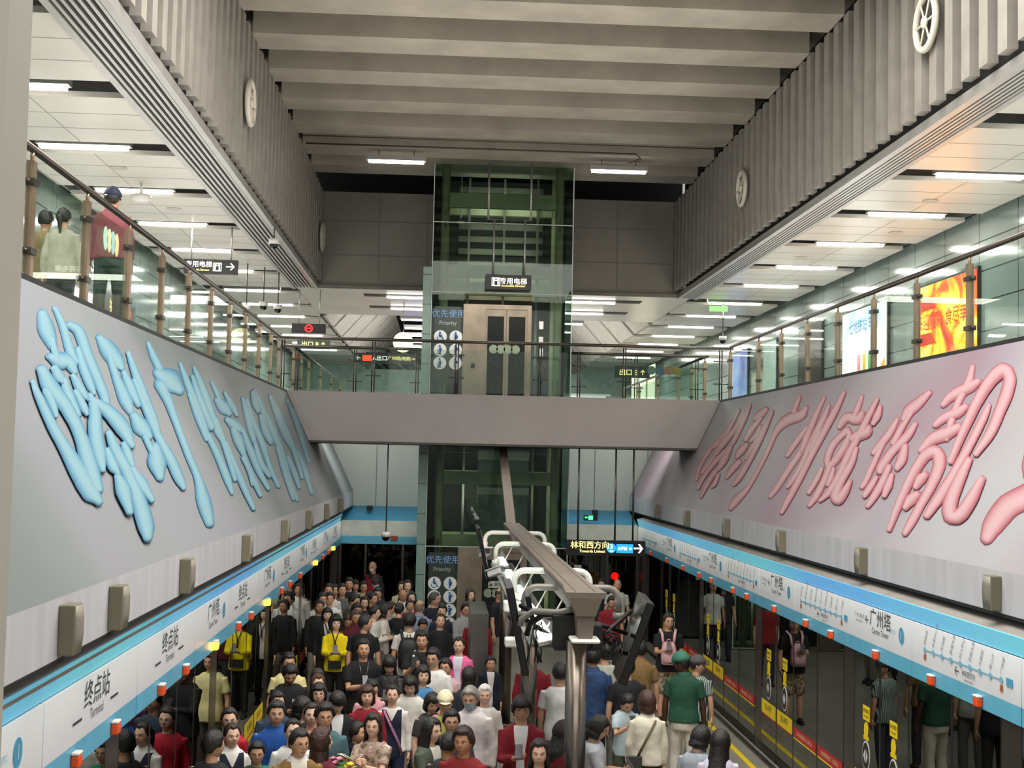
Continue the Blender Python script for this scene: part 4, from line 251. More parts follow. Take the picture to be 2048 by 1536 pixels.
def balloon_mat(name, edge, mid, hi):
    m = bpy.data.materials.new(name); m.use_nodes = True; nt = m.node_tree; n = nt.nodes; b = n['Principled BSDF']; b.inputs['Roughness'].default_value = .5
    a = n.new('ShaderNodeAttribute'); a.attribute_name = 'u'; r = n.new('ShaderNodeValToRGB'); e = r.color_ramp.elements
    e[0].position = 0; e[0].color = lin(edge); e[1].position = .55; e[1].color = lin(mid); x = e.new(.9); x.color = lin(hi); x = e.new(.12); x.color = lin(edge)
    nt.links.new(a.outputs['Fac'], r.inputs[0]); nt.links.new(r.outputs[0], b.inputs['Base Color'])
    return m
M_balR = balloon_mat('balloon_red', '8f434d', 'ac6e77', 'c4a3a7')
M_balL = balloon_mat('balloon_blue', '33698a', '5389a3', '86abb4')
US = [-1, -.8, -.45, 0, .45, .8, 1]
def brush_char(strokes, side, parent, m):
    b = MB(); uu = []
    nx = Vector((-1, 0, SR)).normalized() if side == 'R' else Vector((1, 0, SL)).normalized()
    for si, st in enumerate(strokes):
        a = len(b.v); nr = len(st)//4
        for i in range(nr):
            y0, h0, y1, h1 = [q/100 for q in st[4*i:4*i+4]]
            e = max(0., min(1., min(i, nr-1-i)/2.5))
            for u in US:
                y = y0+(y1-y0)*(u+1)/2; h = h0+(h1-h0)*(u+1)/2
                q = math.sqrt(max(0, 1-u*u))*math.sqrt(min(1, e+.02))
                p = D(xr(h) if side == 'R' else xl(h), y, h)+nx*(.004+.013*q+.001*si)
                b.v.append(p); uu.append(min(q, e if e < 1 else 1)*(.75+.25*(.5+.5*u if side == 'R' else .5-.5*u)))
        W = len(US)
        for i in range(nr-1):
            for k in range(W-1):
                f = [a+i*W+k, a+i*W+k+1, a+(i+1)*W+k+1, a+(i+1)*W+k]; b.f.append(f); b.m.append(0); b.sm.append(True)
    o = b.build('balloon_character', m, parent)
    at = o.data.attributes.new('u', 'FLOAT', 'POINT'); at.data.foreach_set('value', uu)
    return o
for ch in STROKES_R: brush_char(ch, 'R', murR, M_balR)
for ch in STROKES_L: brush_char(ch, 'L', murL, M_balL)
M_wband = mat('bdbdc2', .55, var=.05, scale=1.5, stretch=(1, 3, .4))
xb, xb2 = xr(HB), xl(HB)
struct(MB().box(xb, xb+.1, 5, 38.5, -1.39, HB).box(xb+.02, xb+.15, 5, 38.5, -1.42, -1.39).build('wall_right', M_wband))
struct(MB().box(xb2-.1, xb2, 5, 38.5, -1.39, HB).build('wall_left', M_wband))
for nm, x0, x1 in (('right', xb, XR), ('left', xb2, XL)):
    s = 1 if x0 > 0 else -1
    q = MB().hexa([D(XR if s > 0 else XL, 5, -1.60), D(x0+s*.3, 5, -1.6), D(x0+s*.3, 36.2, -1.6), D(XR if s > 0 else XL, 36.2, -1.6), D(XR if s > 0 else XL, 5, -1.535), D(x0+s*.3, 5, -1.42), D(x0+s*.3, 36.2, -1.42), D(XR if s > 0 else XL, 36.2, -1.535)]) if s > 0 else MB().hexa([D(x0+s*.3, 5, -1.6), D(XL+.02, 5, -1.6), D(XL+.02, 36.2, -1.6), D(x0+s*.3, 36.2, -1.6), D(x0+s*.3, 5, -1.41), D(XL+.02, 5, -1.52), D(XL+.02, 36.2, -1.52), D(x0+s*.3, 36.2, -1.41)])
    struct(q.build('trim_3' if s > 0 else 'trim_4', mat('8f8a84', .6, var=.05)))
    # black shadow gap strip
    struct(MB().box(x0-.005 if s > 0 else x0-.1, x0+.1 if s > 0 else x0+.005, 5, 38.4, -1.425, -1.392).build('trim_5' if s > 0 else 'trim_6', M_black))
# under-slab of side aisles (upper floor) and parapet caps
M_slab = mat('8a8782', .8)
struct(MB().box(6.82, 10.5, 0, 75, 1.2, 1.5).build('floor_right_aisle', M_slab))
struct(MB().box(-7.6, -3.87, 0, 75, 1.2, 1.5).build('floor_left_aisle', M_slab))
struct(MB().box(6.68, 6.95, 5, 38.4, 1.5, 1.56).build('trim_7', M_dark)); struct(MB().box(-4.0, -3.73, 5, 38.4, 1.5, 1.56).build('trim_8', M_dark))
struct(MB().box(-3.86, 6.81, 38.5, 75, 1.2, 1.5).build('floor_far_concourse', M_slab))
# footbridge across the void
M_bridge = mat('a9a2a0', .6, var=.04, scale=.5)
struct(MB().hexa([D(xl(.38)+.01, 31.6, .38), D(xr(.38)-.01, 31.6, .38), D(xr(.38)-.01, 33.9, .38), D(xl(.38)+.01, 33.9, .38), D(xl(1.55)+.01, 31.6, 1.55), D(xr(1.55)-.01, 31.6, 1.55), D(xr(1.55)-.01, 33.9, 1.55), D(xl(1.55)+.01, 33.9, 1.55)]).build('wall_footbridge', M_bridge))
struct(MB().box(-3.2, 6.15, 31.55, 33.95, .33, .38).build('trim_9', mat('4d4a46', .6)))
# far lower wall
M_farw = mat('a9aca4', .55, var=.03, scale=.6)
q = MB().box(-3.6, 7.0, 38.5, 38.7, -1.4, 1.5)
struct(q.build('wall_back', M_farw))
q = MB()
for px in (-1.9, -.2, 1.6, 4.45, 6.0): q.box(px, px+.02, 38.48, 38.5, -1.4, 1.5)
struct(q.build('trim_10', mat('6d706a', .6)))
# sloped blue soffit down to end screen header
M_soff = mat('1f7fa6', .45, var=.05, scale=.8)
struct(MB().hexa([D(XL, 36.05, -1.75), D(XR, 36.05, -1.75), D(XR+.1, 38.5, -1.5), D(XL-.2, 38.5, -1.5), D(XL, 36.05, -1.70), D(XR, 36.05, -1.70), D(XR+.1, 38.5, -1.4), D(XL-.2, 38.5, -1.4)]).build('trim_11', M_soff))

# ---- upper outer walls : teal glass cladding with joints
def clad_mat():
    m = bpy.data.materials.new('teal_glass_cladding'); m.use_nodes = True; nt = m.node_tree; n = nt.nodes; b = n['Principled BSDF']
    tc = n.new('ShaderNodeTexCoord'); mp = n.new('ShaderNodeMapping'); mp.inputs['Rotation'].default_value = (math.pi/2, 0, math.pi/2); nt.links.new(tc.outputs['Object'], mp.inputs[0])
    sp = n.new('ShaderNodeSeparateXYZ'); cb = n.new('ShaderNodeCombineXYZ'); nt.links.new(tc.outputs['Object'], sp.inputs[0]); nt.links.new(sp.outputs[1], cb.inputs[0]); nt.links.new(sp.outputs[2], cb.inputs[1])
    br = n.new('ShaderNodeTexBrick'); br.offset = 0; nt.links.new(cb.outputs[0], br.inputs[0]); br.inputs['Scale'].default_value = 1; br.inputs['Brick Width'].default_value = 1.55; br.inputs['Row Height'].default_value = .52; br.inputs['Mortar Size'].default_value = .012
    br.inputs['Color1'].default_value = lin('93a29c'); br.inputs['Color2'].default_value = lin('8a9a94'); br.inputs['Mortar'].default_value = lin('2d3a38')
    nt.links.new(br.outputs[0], b.inputs['Base Color']); b.inputs['Roughness'].default_value = .12
    return m
M_clad = clad_mat()
struct(MB().box(10.4, 10.6, 0, 75, 1.5, 7).build('wall_right_upper', M_clad))
struct(MB().box(-7.6, -7.4, 0, 75, 1.5, 7).build('wall_left_upper', M_clad))
struct(MB().box(-7.6, 10.6, 75, 75.2, 1.5, 7).build('wall_end_upper', mat('b9c9be', .4, emit=.15)))  # wall given a faint glow to brighten the far concourse
# ---- dark void above suspended panels
struct(MB().box(6.95, 10.6, 0, 75, 5.6, 5.7).box(-7.6, -3.95, 0, 75, 5.6, 5.7).build('ceiling_side_void', M_black))
# ceiling panels, period 3.52 along the aisle
n_panel = 0
def panel(x0, x1, y0, y1):
    q = MB().box(x0, x1, y0, y1, 4.9, 4.98); o = q.build('ceiling', M_panel); struct(o)
    l = MB()
    for f in (1/3, 2/3): l.box(x0+.01, x1-.01, y0+(y1-y0)*f, y0+(y1-y0)*f+.012, 4.897, 4.9)
    l.box((x0+x1)/2-.006, (x0+x1)/2+.006, y0, y1, 4.897, 4.9)
    struct(l.build('trim_12', mat('8f8c86', .5)))
Y0 = 21.44
for k in range(-3, 5):
    c = Y0+3.52*k
    panel(7.45, 10.2, c+.42, c+3.12); panel(-7.2, -4.49, c+.42, c+3.12)
# far ceiling: two aisles denser + centre slab
for i in range(9):
    y = 39.5+i*3.6
    for x0, x1 in ((7.3, 10.2), (-7.2, -4.4)):
        struct(MB().box(x0, x1, y+.5, y+3.2, 4.9, 4.97).build('ceiling', M_panel))
struct(MB().box(-4.4, 7.3, 38.8, 46, 4.95, 5.05).build('ceiling', M_panel))
struct(MB().box(-4.0, 6.9, 46, 75, 7.6, 7.7).box(-4.0, 6.9, 75, 75.2, 5, 7.7).build('ceiling_far_void', mat('2b2926', .9)))
q = MB()
for i in range(7):   # folded side reveals of the far skylight well
    y = 46.3+i*4
    q.hexa([D(-4.3, y, 4.9), D(-4.2, y, 4.9), D(-4.2, y+3.5, 4.9), D(-4.3, y+3.5, 4.9), D(-2.5, y, 6.9), D(-2.4, y, 6.9), D(-2.4, y+3.5, 6.9), D(-2.5, y+3.5, 6.9)])
    q.hexa([D(7.2, y, 4.9), D(7.3, y, 4.9), D(7.3, y+3.5, 4.9), D(7.2, y+3.5, 4.9), D(5.4, y, 6.9), D(5.5, y, 6.9), D(5.5, y+3.5, 6.9), D(5.4, y+3.5, 6.9)])
struct(q.build('trim_13', mat('b5b1a9', .7)))

# ---- air grille strip beams along both void edges
for s, xi, xo in ((1, 6.86, 7.38), (-1, -3.76, -4.43)):
    q = MB(); a, bb = sorted((xi, xo))
    q.box(a, bb, 8, 38.6, 4.99, 5.05, 1)
    q.box(xi-.05, xi+.05, 8, 38.6, 4.86, 5.0); q.box(xo-.05, xo+.05, 8, 38.6, 4.86, 5.0)
    for i in range(1, 7):
        x = xi+(xo-xi)*i/7; q.box(x-.022, x+.022, 8, 38.6, 4.88, 4.96)
    struct(q.build('trim_14' if s > 0 else 'trim_15', [M_alu, M_black]))
# ---- slat cladding above
for s, x in ((1, 6.72), (-1, -3.68)):
    q = MB(); i = 0; y = 9.0
    while y < 38.2:
        q.box(x-.07, x+.07, y, y+.27, 5.06, 7.68); y += .57
    struct(q.build('wall_right_slats' if s > 0 else 'wall_left_slats', M_slat))
    struct(MB().box(*(sorted((x+s*.3, x+s*.4))), 8, 38.6, 5.06, 8.3).build('wall_right_backing' if s > 0 else 'wall_left_backing', M_black))
# ---- concrete ribbed roof
q = MB(); y = 8.85
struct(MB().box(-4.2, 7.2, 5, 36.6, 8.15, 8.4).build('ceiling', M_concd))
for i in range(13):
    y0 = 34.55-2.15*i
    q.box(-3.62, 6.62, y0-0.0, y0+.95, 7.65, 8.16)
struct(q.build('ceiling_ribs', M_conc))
struct(MB().box(-4.2, 7.2, 36.6, 40, 8.9, 9).box(-4.2, 7.2, 36.55, 36.6, 8.15, 9).box(-4.2, 7.2, 40, 40.1, 7, 9).build('ceiling_dark_gap', M_black))
# upper lintel wall
def lintel():
    q = MB().box(-3.9, 6.9, 38.4, 38.6, 4.96, 7.72); struct(q.build('wall_lintel', mat('938e84', .8, var=.05, scale=.7)))
    q = MB()
    for x in (-2.0, -.6, 3.4, 5.0): q.box(x, x+.02, 38.385, 38.4, 4.96, 7.72)
    for z in (5.85, 6.85): q.box(-3.75, 6.75, 38.385, 38.4, z, z+.02)
    q.box(-3.9, 6.9, 38.3, 38.42, 4.88, 4.97)
    struct(q.build('trim_16', mat('857f76', .7)))
lintel()
# near blurred pillar on the left
struct(MB().box(-1.4, -.7365, 2.2, 2.32, -4.7, 8).build('wall_near_pillar', mat('d6d2c4', .6, var=.03)))

# ================================================================== LIGHT FIXTURES
def ceiling_lamp(name, x0, x1, y, h, label, group, strength=None):
    t = thing(name, label, 'ceiling light', D((x0+x1)/2, y, h), group)
    MB().box(x0-.05, x1+.05, y-.1, y+.1, h+.05, h+.16).build('housing', M_alu, t)
    MB().box(x0, x1, y-.085, y+.085, h, h+.05).build('diffuser', M_tube, t)
    return t
for k in range(-1, 5):
    y = Y0+3.52*k+.0
    ceiling_lamp('ceiling_light', 8.15, 9.6, y, 4.88, 'white tube light in the black gap between right aisle ceiling panels', 'tube lights of the right aisle ceiling')
    ceiling_lamp('ceiling_light', -6.6, -5.2, y, 4.88, 'white tube light in the black gap between left aisle ceiling panels', 'tube lights of the left aisle ceiling')
for i in range(7):
    y = 39.65+i*3.6
    ceiling_lamp('ceiling_light', 8.0, 9.6, y, 4.88, 'distant white tube light beyond the footbridge on the right', 'distant right tube lights')
    ceiling_lamp('ceiling_light', -6.6, -5.0, y, 4.88, 'distant white tube light beyond the footbridge on the left', 'distant left tube lights')
for x0, x1 in ((-1.8, -.1), (3.5, 5.2)):
    for y in (40.3, 43.4):
        struct(MB().box(x0-(.7 if x0 < 0 else 0), x1+(0 if x0 < 0 else .8), y-.28, y+.28, 4.935, 4.952).build('trim_17', M_black))
        ceiling_lamp('ceiling_light', x0, x1, y, 4.87, 'white tube light set in the flat ceiling just behind the lift shaft', 'tube lights behind the lift shaft')
for i in range(5):
    for x0 in (-1.6, 3.2):
        ceiling_lamp('ceiling_light', x0, x0+1.8, 48+i*4.2, 5.0+.1*i, 'hanging white tube light in the dark far skylight well', 'tube lights of the far skylight well')
for x0, x1, y, side in ((-2.0, -.63, 32.6, 'left'), (3.6, 4.97, 32.9, 'right')):
    t = ceiling_lamp('hanging_tube_light', x0, x1, y, 7.32, 'tube light hanging below concrete ribs just %s of the glass lift shaft' % side, None)
    for x in (x0+.25, x1-.25): MB().tube([D(x, y, 7.48), D(x, y, 7.66)], .008, 6).build('hanger', M_dark, t)
# conduits along the rib
t = thing('conduit', 'dark conduit pipe running along the concrete rib above the hanging lights', 'pipe', D(1.5, 32.2, 7.55))
MB().tube([D(-3.5, 32.0, 7.6), D(4.6, 32.0, 7.6), D(4.75, 32.3, 7.55), D(4.5, 32.6, 7.5)], .018, 8).build('pipe', mat('4a3f38', .6), t)
MB().tube([D(-3.5, 31.2, 7.6), D(6.5, 31.2, 7.6)], .012, 8).build('upper_pipe', mat('4a3f38', .6), t)

def area(name, loc, rot, sx, sy, e, col=(1, .97, .92)):
    l = bpy.data.lights.new(name, 'AREA'); l.shape = 'RECTANGLE'; l.size = sx; l.size_y = sy; l.energy = e; l.color = col
    o = bpy.data.objects.new(name, l); COL.objects.link(o); o.location = loc; o.rotation_euler = rot; return o
for k in range(-3, 5):
    y = Y0+3.52*k
    area('lamp_light', D(8.87, y, 4.86), (0, 0, 0), 1.3, .15, 45); area('lamp_light', D(-5.9, y, 4.86), (0, 0, 0), 1.3, .15, 45)
for i in range(0, 7, 2):
    y = 39.65+i*3.6
    area('lamp_light', D(8.8, y, 4.86), (0, 0, 0), 1.3, .15, 90); area('lamp_light', D(-5.8, y, 4.86), (0, 0, 0), 1.3, .15, 90)
area('lamp_light', D(1.2, 42, 4.85), (0, 0, 0), 4, 2, 140)
area('lamp_light', D(1.5, 55, 6.8), (0, 0, 0), 5, 14, 1700)  # broad fill added to brighten the far concourse
area('void_light', D(1.5, 13, 7.5), (0, 0, 0), 7, 9, 1500, (1, .96, .9))
area('void_light', D(1.5, 5, 5), (math.radians(68), 0, 0), 7, 4, 210, (1, .95, .89))  # unseen fill above the view, aimed along the platform
for s in (1, -1):   # concealed LED cove along the header top, lights header & band
    pass
area('ceiling_fill', D(1.5, 20, 2.2), (math.pi, 0, 0), 7, 14, 430, (1, .95, .87))  # added upward fill floating in the void, brightens the concrete ribs
for x_ in (8.7, -5.8): area('aisle_bounce', D(x_, 26, 1.9), (math.pi, 0, 0), 2, 20, 170, (1, .96, .9))  # added upward fills imitating bounce onto the aisle ceiling panels
for h, e_ in ((6.9, 9), (5.6, 9), (3.0, 22), (-.9, 40), (-3.4, 30)): area('shaft_fill', D(1.45, 34.9, h), (math.radians(90), 0, 0), 1.6, .8, e_, (.95, 1, .86))  # fill lights added inside the shaft to brighten columns and beams
for x_, w_ in ((-1.9, 1.8), (4.7, 2.2)): area('rear_wall_fill', D(x_, 35.0, 1.0), (math.radians(62), 0, 0), w_, .5, 45, (.96, 1, .95))  # fills added behind the bridge to brighten the far lower wall
area('near_pillar_fill', D(.5, -1, 2.5), (math.radians(60), 0, math.radians(20)), 1, 1, 28, (1, .95, .88))  # unseen fill added to brighten the near pillar
area('lift_door_fill', D(1.5, 32.9, 4.3), (0, 0, 0), 3, 1, 40, (1, .93, .82))  # fill added above the bridge to bring out the upper lift door
area('bridge_front_light', D(.8, 29.5, .2), (0, 0, 0), 5, 3, 45)  # downward area light in front of the footbridge, without a fixture
# ================================================================== RAILINGS
def rail_run(label, x, ys, glass_h=(1.6, 2.68), side=1):
    t = thing('glass_railing', label, 'railing', D(x, (ys[0]+ys[-1])/2, 1.55))
    y0, y1 = ys[0], ys[-1]
    MB().tube([D(x, y0-.1, 2.82), D(x, y1, 2.82)], .034, 12).build('handrail', M_steeld, t)
    for y in ys:
        p = MB().box(x-.035, x+.035, y-.05, y+.05, 1.53, 2.7).tube([D(x, y, 2.7), D(x, y, 2.8)], .018, 8)
        po = p.build('post', M_bronze, t)
        for h in (1.85, 2.5): MB().box(x-.05, x+.05, y-.09, y+.09, h-.03, h+.03).tube([D(x, y-.16, h), D(x, y+.16, h)], .016, 8).build('clamp', M_steeld, po)
    for a, b in zip(ys[:-1], ys[1:]):
        MB().box(x-.008, x+.008, a+.09, b-.09, glass_h[0], glass_h[1]).build('glass_panel', M_glassrail, t)
    return t
ysR = [14.95+1.93*k for k in range(9)]; ysR[-1] = 31.3
ysL = [8.6+1.93*k for k in range(12)]+[31.3]
rail_run('glass railing with bronze posts along the right upper aisle', 6.85, [13.0]+ysR)
rail_run('glass railing with bronze posts along the left upper aisle', -3.9, ysL)
def bridge_rail(label, y, xs, dbl=True, h1=2.82):
    t = thing('glass_railing', label, 'railing', D((xs[0]+xs[-1])/2, y, 1.55))
    MB().tube([D(xs[0]-.3, y, h1), D(xs[-1]+.3, y, h1)], .034, 12).build('handrail', M_steeld, t)
    for x in xs:
        po = MB().tube([D(x-.03, y, 1.53), D(x-.03, y, h1-.05)], .014, 8).tube([D(x+.03, y, 1.53), D(x+.03, y, h1-.05)], .014, 8).build('post', M_steeld, t)
        for h in (1.95, 2.5): MB().tube([D(x-.16, y-.03, h), D(x+.16, y-.03, h)], .01, 6).ell(D(x-.16, y-.03, h), (.02, .02, .02), 0, 8, 6).ell(D(x+.16, y-.03, h), (.02, .02, .02), 0, 8, 6).build('spider_clamp', M_steeld, po)
    for a, b in zip(xs[:-1], xs[1:]): MB().box(a+.03, b-.03, y-.008, y+.008, 1.6, 2.62).build('glass_panel', M_glassrail, t)
    return t
bridge_rail('glass railing with long steel handrail along the front of the footbridge', 31.7, [-3.85, -1.7, .3, 2.3, 4.35, 6.7])
bridge_rail('left rear glass railing of the footbridge behind the front handrail', 34.2, [-3.8, -2.3, -.7])
bridge_rail('right rear glass railing of the footbridge with translucent coloured dots', 34.2, [3.5, 5.0, 6.6])
rail_run('left far glass railing running away beyond the footbridge', -3.9, [34.4, 36.3, 38.3, 42, 46, 50])
rail_run('right far glass railing running away beyond the footbridge', 6.85, [34.4, 36.3, 38.3, 42, 46, 50])
# decal dots on glass
dots = thing('glass_decal', 'row of four overlapping translucent circles stuck on right rear footbridge glass', 'decal', D(5.6, 34.15, 2.4))
for i in range(4): MB().disc(D(5.4+.22*i, 34.17, 2.42), (0, -1, 0), .1, up=(0, 0, 1)).build('dot', mat(['5a7a70', '46617a', '8a6a4a', '7a7a3a'][i], .5), dots)
dots = thing('glass_decal', 'row of four pale circles stuck on the left railing glass', 'decal', D(-3.87, 15.2, 2.3))
for i in range(4): MB().disc(D(-3.875, 15.1+.17*i, 2.42-.0*i), (1, 0, 0), .085, ry=.12).build('dot', mat(['9fc7b2', 'c9cf9a', '93b9b5', 'cfc08f'][i], .5), dots)

# ================================================================== SCREEN DOOR HEADERS
def led_mat():
    m = bpy.data.materials.new('header_blue_cove'); m.use_nodes = True; nt = m.node_tree; n = nt.nodes; b = n['Principled BSDF']
    tc = n.new('ShaderNodeTexCoord'); mp = n.new('ShaderNodeMapping'); mp.inputs['Scale'].default_value = (.001, .16, .001); nt.links.new(tc.outputs['Object'], mp.inputs[0])
    no = n.new('ShaderNodeTexNoise'); no.inputs['Scale'].default_value = 1; no.inputs['Detail'].default_value = 1; nt.links.new(mp.outputs[0], no.inputs[0])
    r = n.new('ShaderNodeValToRGB'); e = r.color_ramp.elements; e[0].position = .35; e[0].color = lin('74cfdc'); e[1].position = .65; e[1].color = lin('69b2ea')
    nt.links.new(no.outputs['Fac'], r.inputs[0]); nt.links.new(r.outputs[0], b.inputs['Base Color']); nt.links.new(r.outputs[0], b.inputs['Emission Color']); b.inputs['Emission Strength'].default_value = .38
    return m
M_led = led_mat()
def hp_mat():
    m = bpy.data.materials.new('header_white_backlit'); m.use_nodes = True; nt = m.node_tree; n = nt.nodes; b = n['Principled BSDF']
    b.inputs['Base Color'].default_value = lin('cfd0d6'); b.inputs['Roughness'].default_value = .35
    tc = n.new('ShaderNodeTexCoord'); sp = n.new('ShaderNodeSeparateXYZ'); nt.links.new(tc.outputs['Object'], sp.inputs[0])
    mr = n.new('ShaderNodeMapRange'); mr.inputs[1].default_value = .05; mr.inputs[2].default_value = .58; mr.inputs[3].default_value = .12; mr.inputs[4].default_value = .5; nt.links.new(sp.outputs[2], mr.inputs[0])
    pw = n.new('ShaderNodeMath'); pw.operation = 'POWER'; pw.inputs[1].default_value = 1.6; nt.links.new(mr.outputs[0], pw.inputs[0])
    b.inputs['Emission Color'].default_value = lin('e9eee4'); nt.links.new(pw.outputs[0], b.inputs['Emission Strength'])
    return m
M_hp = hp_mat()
HT, HS, HW, HBm = -1.535, -1.72, -2.175, -2.35
STN = ['林和西', '体育中心南', '天河南', '黄埔大道', '妇儿中心', '花城大道', '大剧院', '海心沙', '广州塔']
M_line = mat('7fb2cc', .5, var=0); M_brown = mat('a8643c', .5, var=0); M_ico = mat('4f9fc4', .5, var=0); M_grey = mat('6d7074', .5, var=0)
def header_panel(side, y0, y1, kind, label):
    s = 1 if side == 'R' else -1; x = XR if side == 'R' else XL; yc = (y0+y1)/2
    t = thing('header_panel', label, 'header panel', D(x, yc, HBm), 'platform screen door header panels, %s side' % ('right' if s > 0 else 'left'))
    a, b_ = sorted((x, x+s*.12)); n = (-s, 0, 0); xa = (0, -s, 0); xf = x-s*.004
    MB().box(a, b_, y0+.012, y1-.012, HW, HS-.012).build('white_fascia', M_hp, t)
    MB().box(a, b_, y0+.012, y1-.012, HBm, HW).build('blue_strip', M_lblue, t)
    tx = lambda nm, bd, sz, yy, h, m=M_ink, **k: text(nm, bd, sz, D(xf, yy, h), xa, (0, 0, 1), m, t, **k)
    if kind == 'T':
        tx('lettering', '终点站', .2, yc, -1.95, off=.004, squeeze=1.15); tx('small_lettering', 'Terminal', .1, yc, -2.07)
        q = MB()
        for dy in (-.56, .56): q.box(min(xf, xf-s*.004), max(xf, xf-s*.004), yc+dy-.12, yc+dy+.12, -2.03, -2.012)
        q.build('dash', M_ink, t)
    elif kind == 'G':
        tx('lettering', '广州塔', .2, yc-s*.05, -1.93, off=.004, squeeze=1.15); tx('small_lettering', 'Canton Tower', .09, yc-s*.05, -2.04)
        tx('small_lettering', '塔|ITC', .06, yc-s*.5, -1.95, M_line)
        MB().disc(D(xf, yc-s*.8, -1.94), n, .075, ry=.085).build('line_roundel', M_ico, t)
        tx('small_lettering', '1', .12, yc-s*.8, -1.98, M_white, thick=.006)
        if side == 'R':
            tx('small_lettering', '下一站  海心沙', .055, yc+s*.75, -1.9, M_ink); tx('small_lettering', 'Next  Haixinsha', .035, yc+s*.75, -1.96, M_ink); tx('arrow', '←', .16, yc+s*.45, -1.96)
    elif kind == 'M':
        q = MB(); q.box(min(xf, xf-s*.003), max(xf, xf-s*.003), yc-1.0, yc+1.0, -2.0, -1.985); q.build('route_line', M_line, t)
        for i, nm in enumerate(STN):
            yy = yc+s*(1.0-.25*i)
            MB().disc(D(xf, yy, -1.993), n, .03, t=.006).build('station_dot', M_line, t)
            text('small_lettering', nm, .055, D(xf, yy, -1.95), (0, -s*.45, .9), (0, s*.9, .45), M_grey, t, center=False)
        MB().box(min(xf, xf-s*.005), max(xf, xf-s*.005), yc+s*1.0-.03, yc+s*1.0+.03, -2.1, -2.04).box(min(xf, xf-s*.005), max(xf, xf-s*.005), yc-s*1.0-.03, yc-s*1.0+.03, -2.1, -2.04).build('transfer_mark', M_brown, t)
        MB().box(min(xf, xf-s*.005), max(xf, xf-s*.005), yc-s*1.18-.07, yc-s*1.18+.07, -2.03, -1.95).build('line_mark', M_ico, t)
        tx('arrow', '←', .14, yc+s*.1, -2.13); tx('small_lettering', '林和西方向', .06, yc-s*.2, -2.1); tx('small_lettering', 'Towards Linhexi', .03, yc-s*.2, -2.15)
    return t
def seam_list(start, first, n):
    L = []; y = start; w = first
    for i in range(n):
        L.append((y, y+w)); y += w; w = 2.26 if w > 2.5 else 2.76
    return L
SR_ = [(9.3, 12.05)]+seam_list(12.05, 2.85, 1)+[(14.9, 17.16), (17.16, 19.9), (19.9, 22.16), (22.16, 24.9), (24.9, 27.16), (27.16, 29.9), (29.9, 32.16), (32.16, 35.95)]
kR = ['G', 'M', 'G', 'M', 'G', 'M', 'G', 'M', 'G', 'M']
SL_ = [(6.6, 9.32), (9.32, 12.13), (12.13, 14.94), (14.94, 17.07), (17.07, 19.7), (19.7, 22.1), (22.1, 24.9), (24.9, 27.16), (27.16, 29.9), (29.9, 32.16), (32.16, 35.95)]
kL = ['G', 'T', 'T', 'G', 'T', 'G', 'T', 'G', 'T', 'G', 'T']
ORD = ['nearest', 'second nearest', 'third', 'fourth', 'fifth', 'sixth', 'seventh', 'eighth', 'ninth', 'tenth', 'farthest']
KT = {'G': 'Canton Tower station name', 'M': 'route map', 'T': 'Terminal wording'}
for i, (a, b_) in enumerate(SR_): header_panel('R', a, b_, kR[i], 'white and blue header panel with %s over right screen doors, %s' % (KT[kR[i]], ORD[i]))
for i, (a, b_) in enumerate(SL_): header_panel('L', a, b_, kL[i], 'white and blue header panel with %s over left screen doors, %s' % (KT[kL[i]], ORD[i]))
for s, x, nm in ((1, XR, 'trim_18'), (-1, XL, 'trim_19')):
    q = MB().hexa([D(x+s*.02, 5, HS), D(x+s*.1, 5, HS), D(x+s*.1, 36, HS), D(x+s*.02, 36, HS), D(x-s*.03, 5, HT), D(x+s*.1, 5, HT), D(x+s*.1, 36, HT), D(x-s*.03, 36, HT)])
    struct(q.build(nm, M_led))
    struct(MB().box(*sorted((x+s*.03, x+s*.2)), 5, 36, HBm-.02, HT).build('trim_20', M_dark))
# alarm lamps + small cameras on blue strip
AR = [12.98, 14.23, 16.07, 17.95, 19.19, 21.03, 22.94, 24.05, 26.0, 27.21, 29.03, 31.17, 33.6]
AL = [10.09, 11.27, 13.07, 14.29, 16.13, 17.91, 19.09, 20.93, 22.69, 23.92, 25.63, 28.77, 30.4, 31.83, 33.4]
M_amb = glow('amber_on', 'ffb61a', 14); M_cap = mat('e9d9d2', .4)
for s, x, L in ((1, XR, AR), (-1, XL, AL)):
    for i, y in enumerate(L):
        lit = s < 0 and y in (16.13, 20.93, 28.77, 33.4)
        t = thing('alarm_lamp', 'glowing amber alarm lamp on the left blue header strip' if lit else 'orange alarm lamp with white cap on %s blue header strip' % ('right' if s > 0 else 'left'), 'alarm lamp', D(x-s*.05, y, -2.32), 'door alarm lamps, lit' if lit else 'door alarm lamps, %s, unlit' % ('right' if s > 0 else 'left'))
        MB().box(*sorted((x, x-s*.06)), y-.06, y+.06, -2.335, -2.245).build('lens', M_amb if lit else M_orange, t, bevel=.012)
        MB().box(*sorted((x, x-s*.063)), y-.062, y+.062, -2.245, -2.22).build('cap', M_cap, t, bevel=.01)

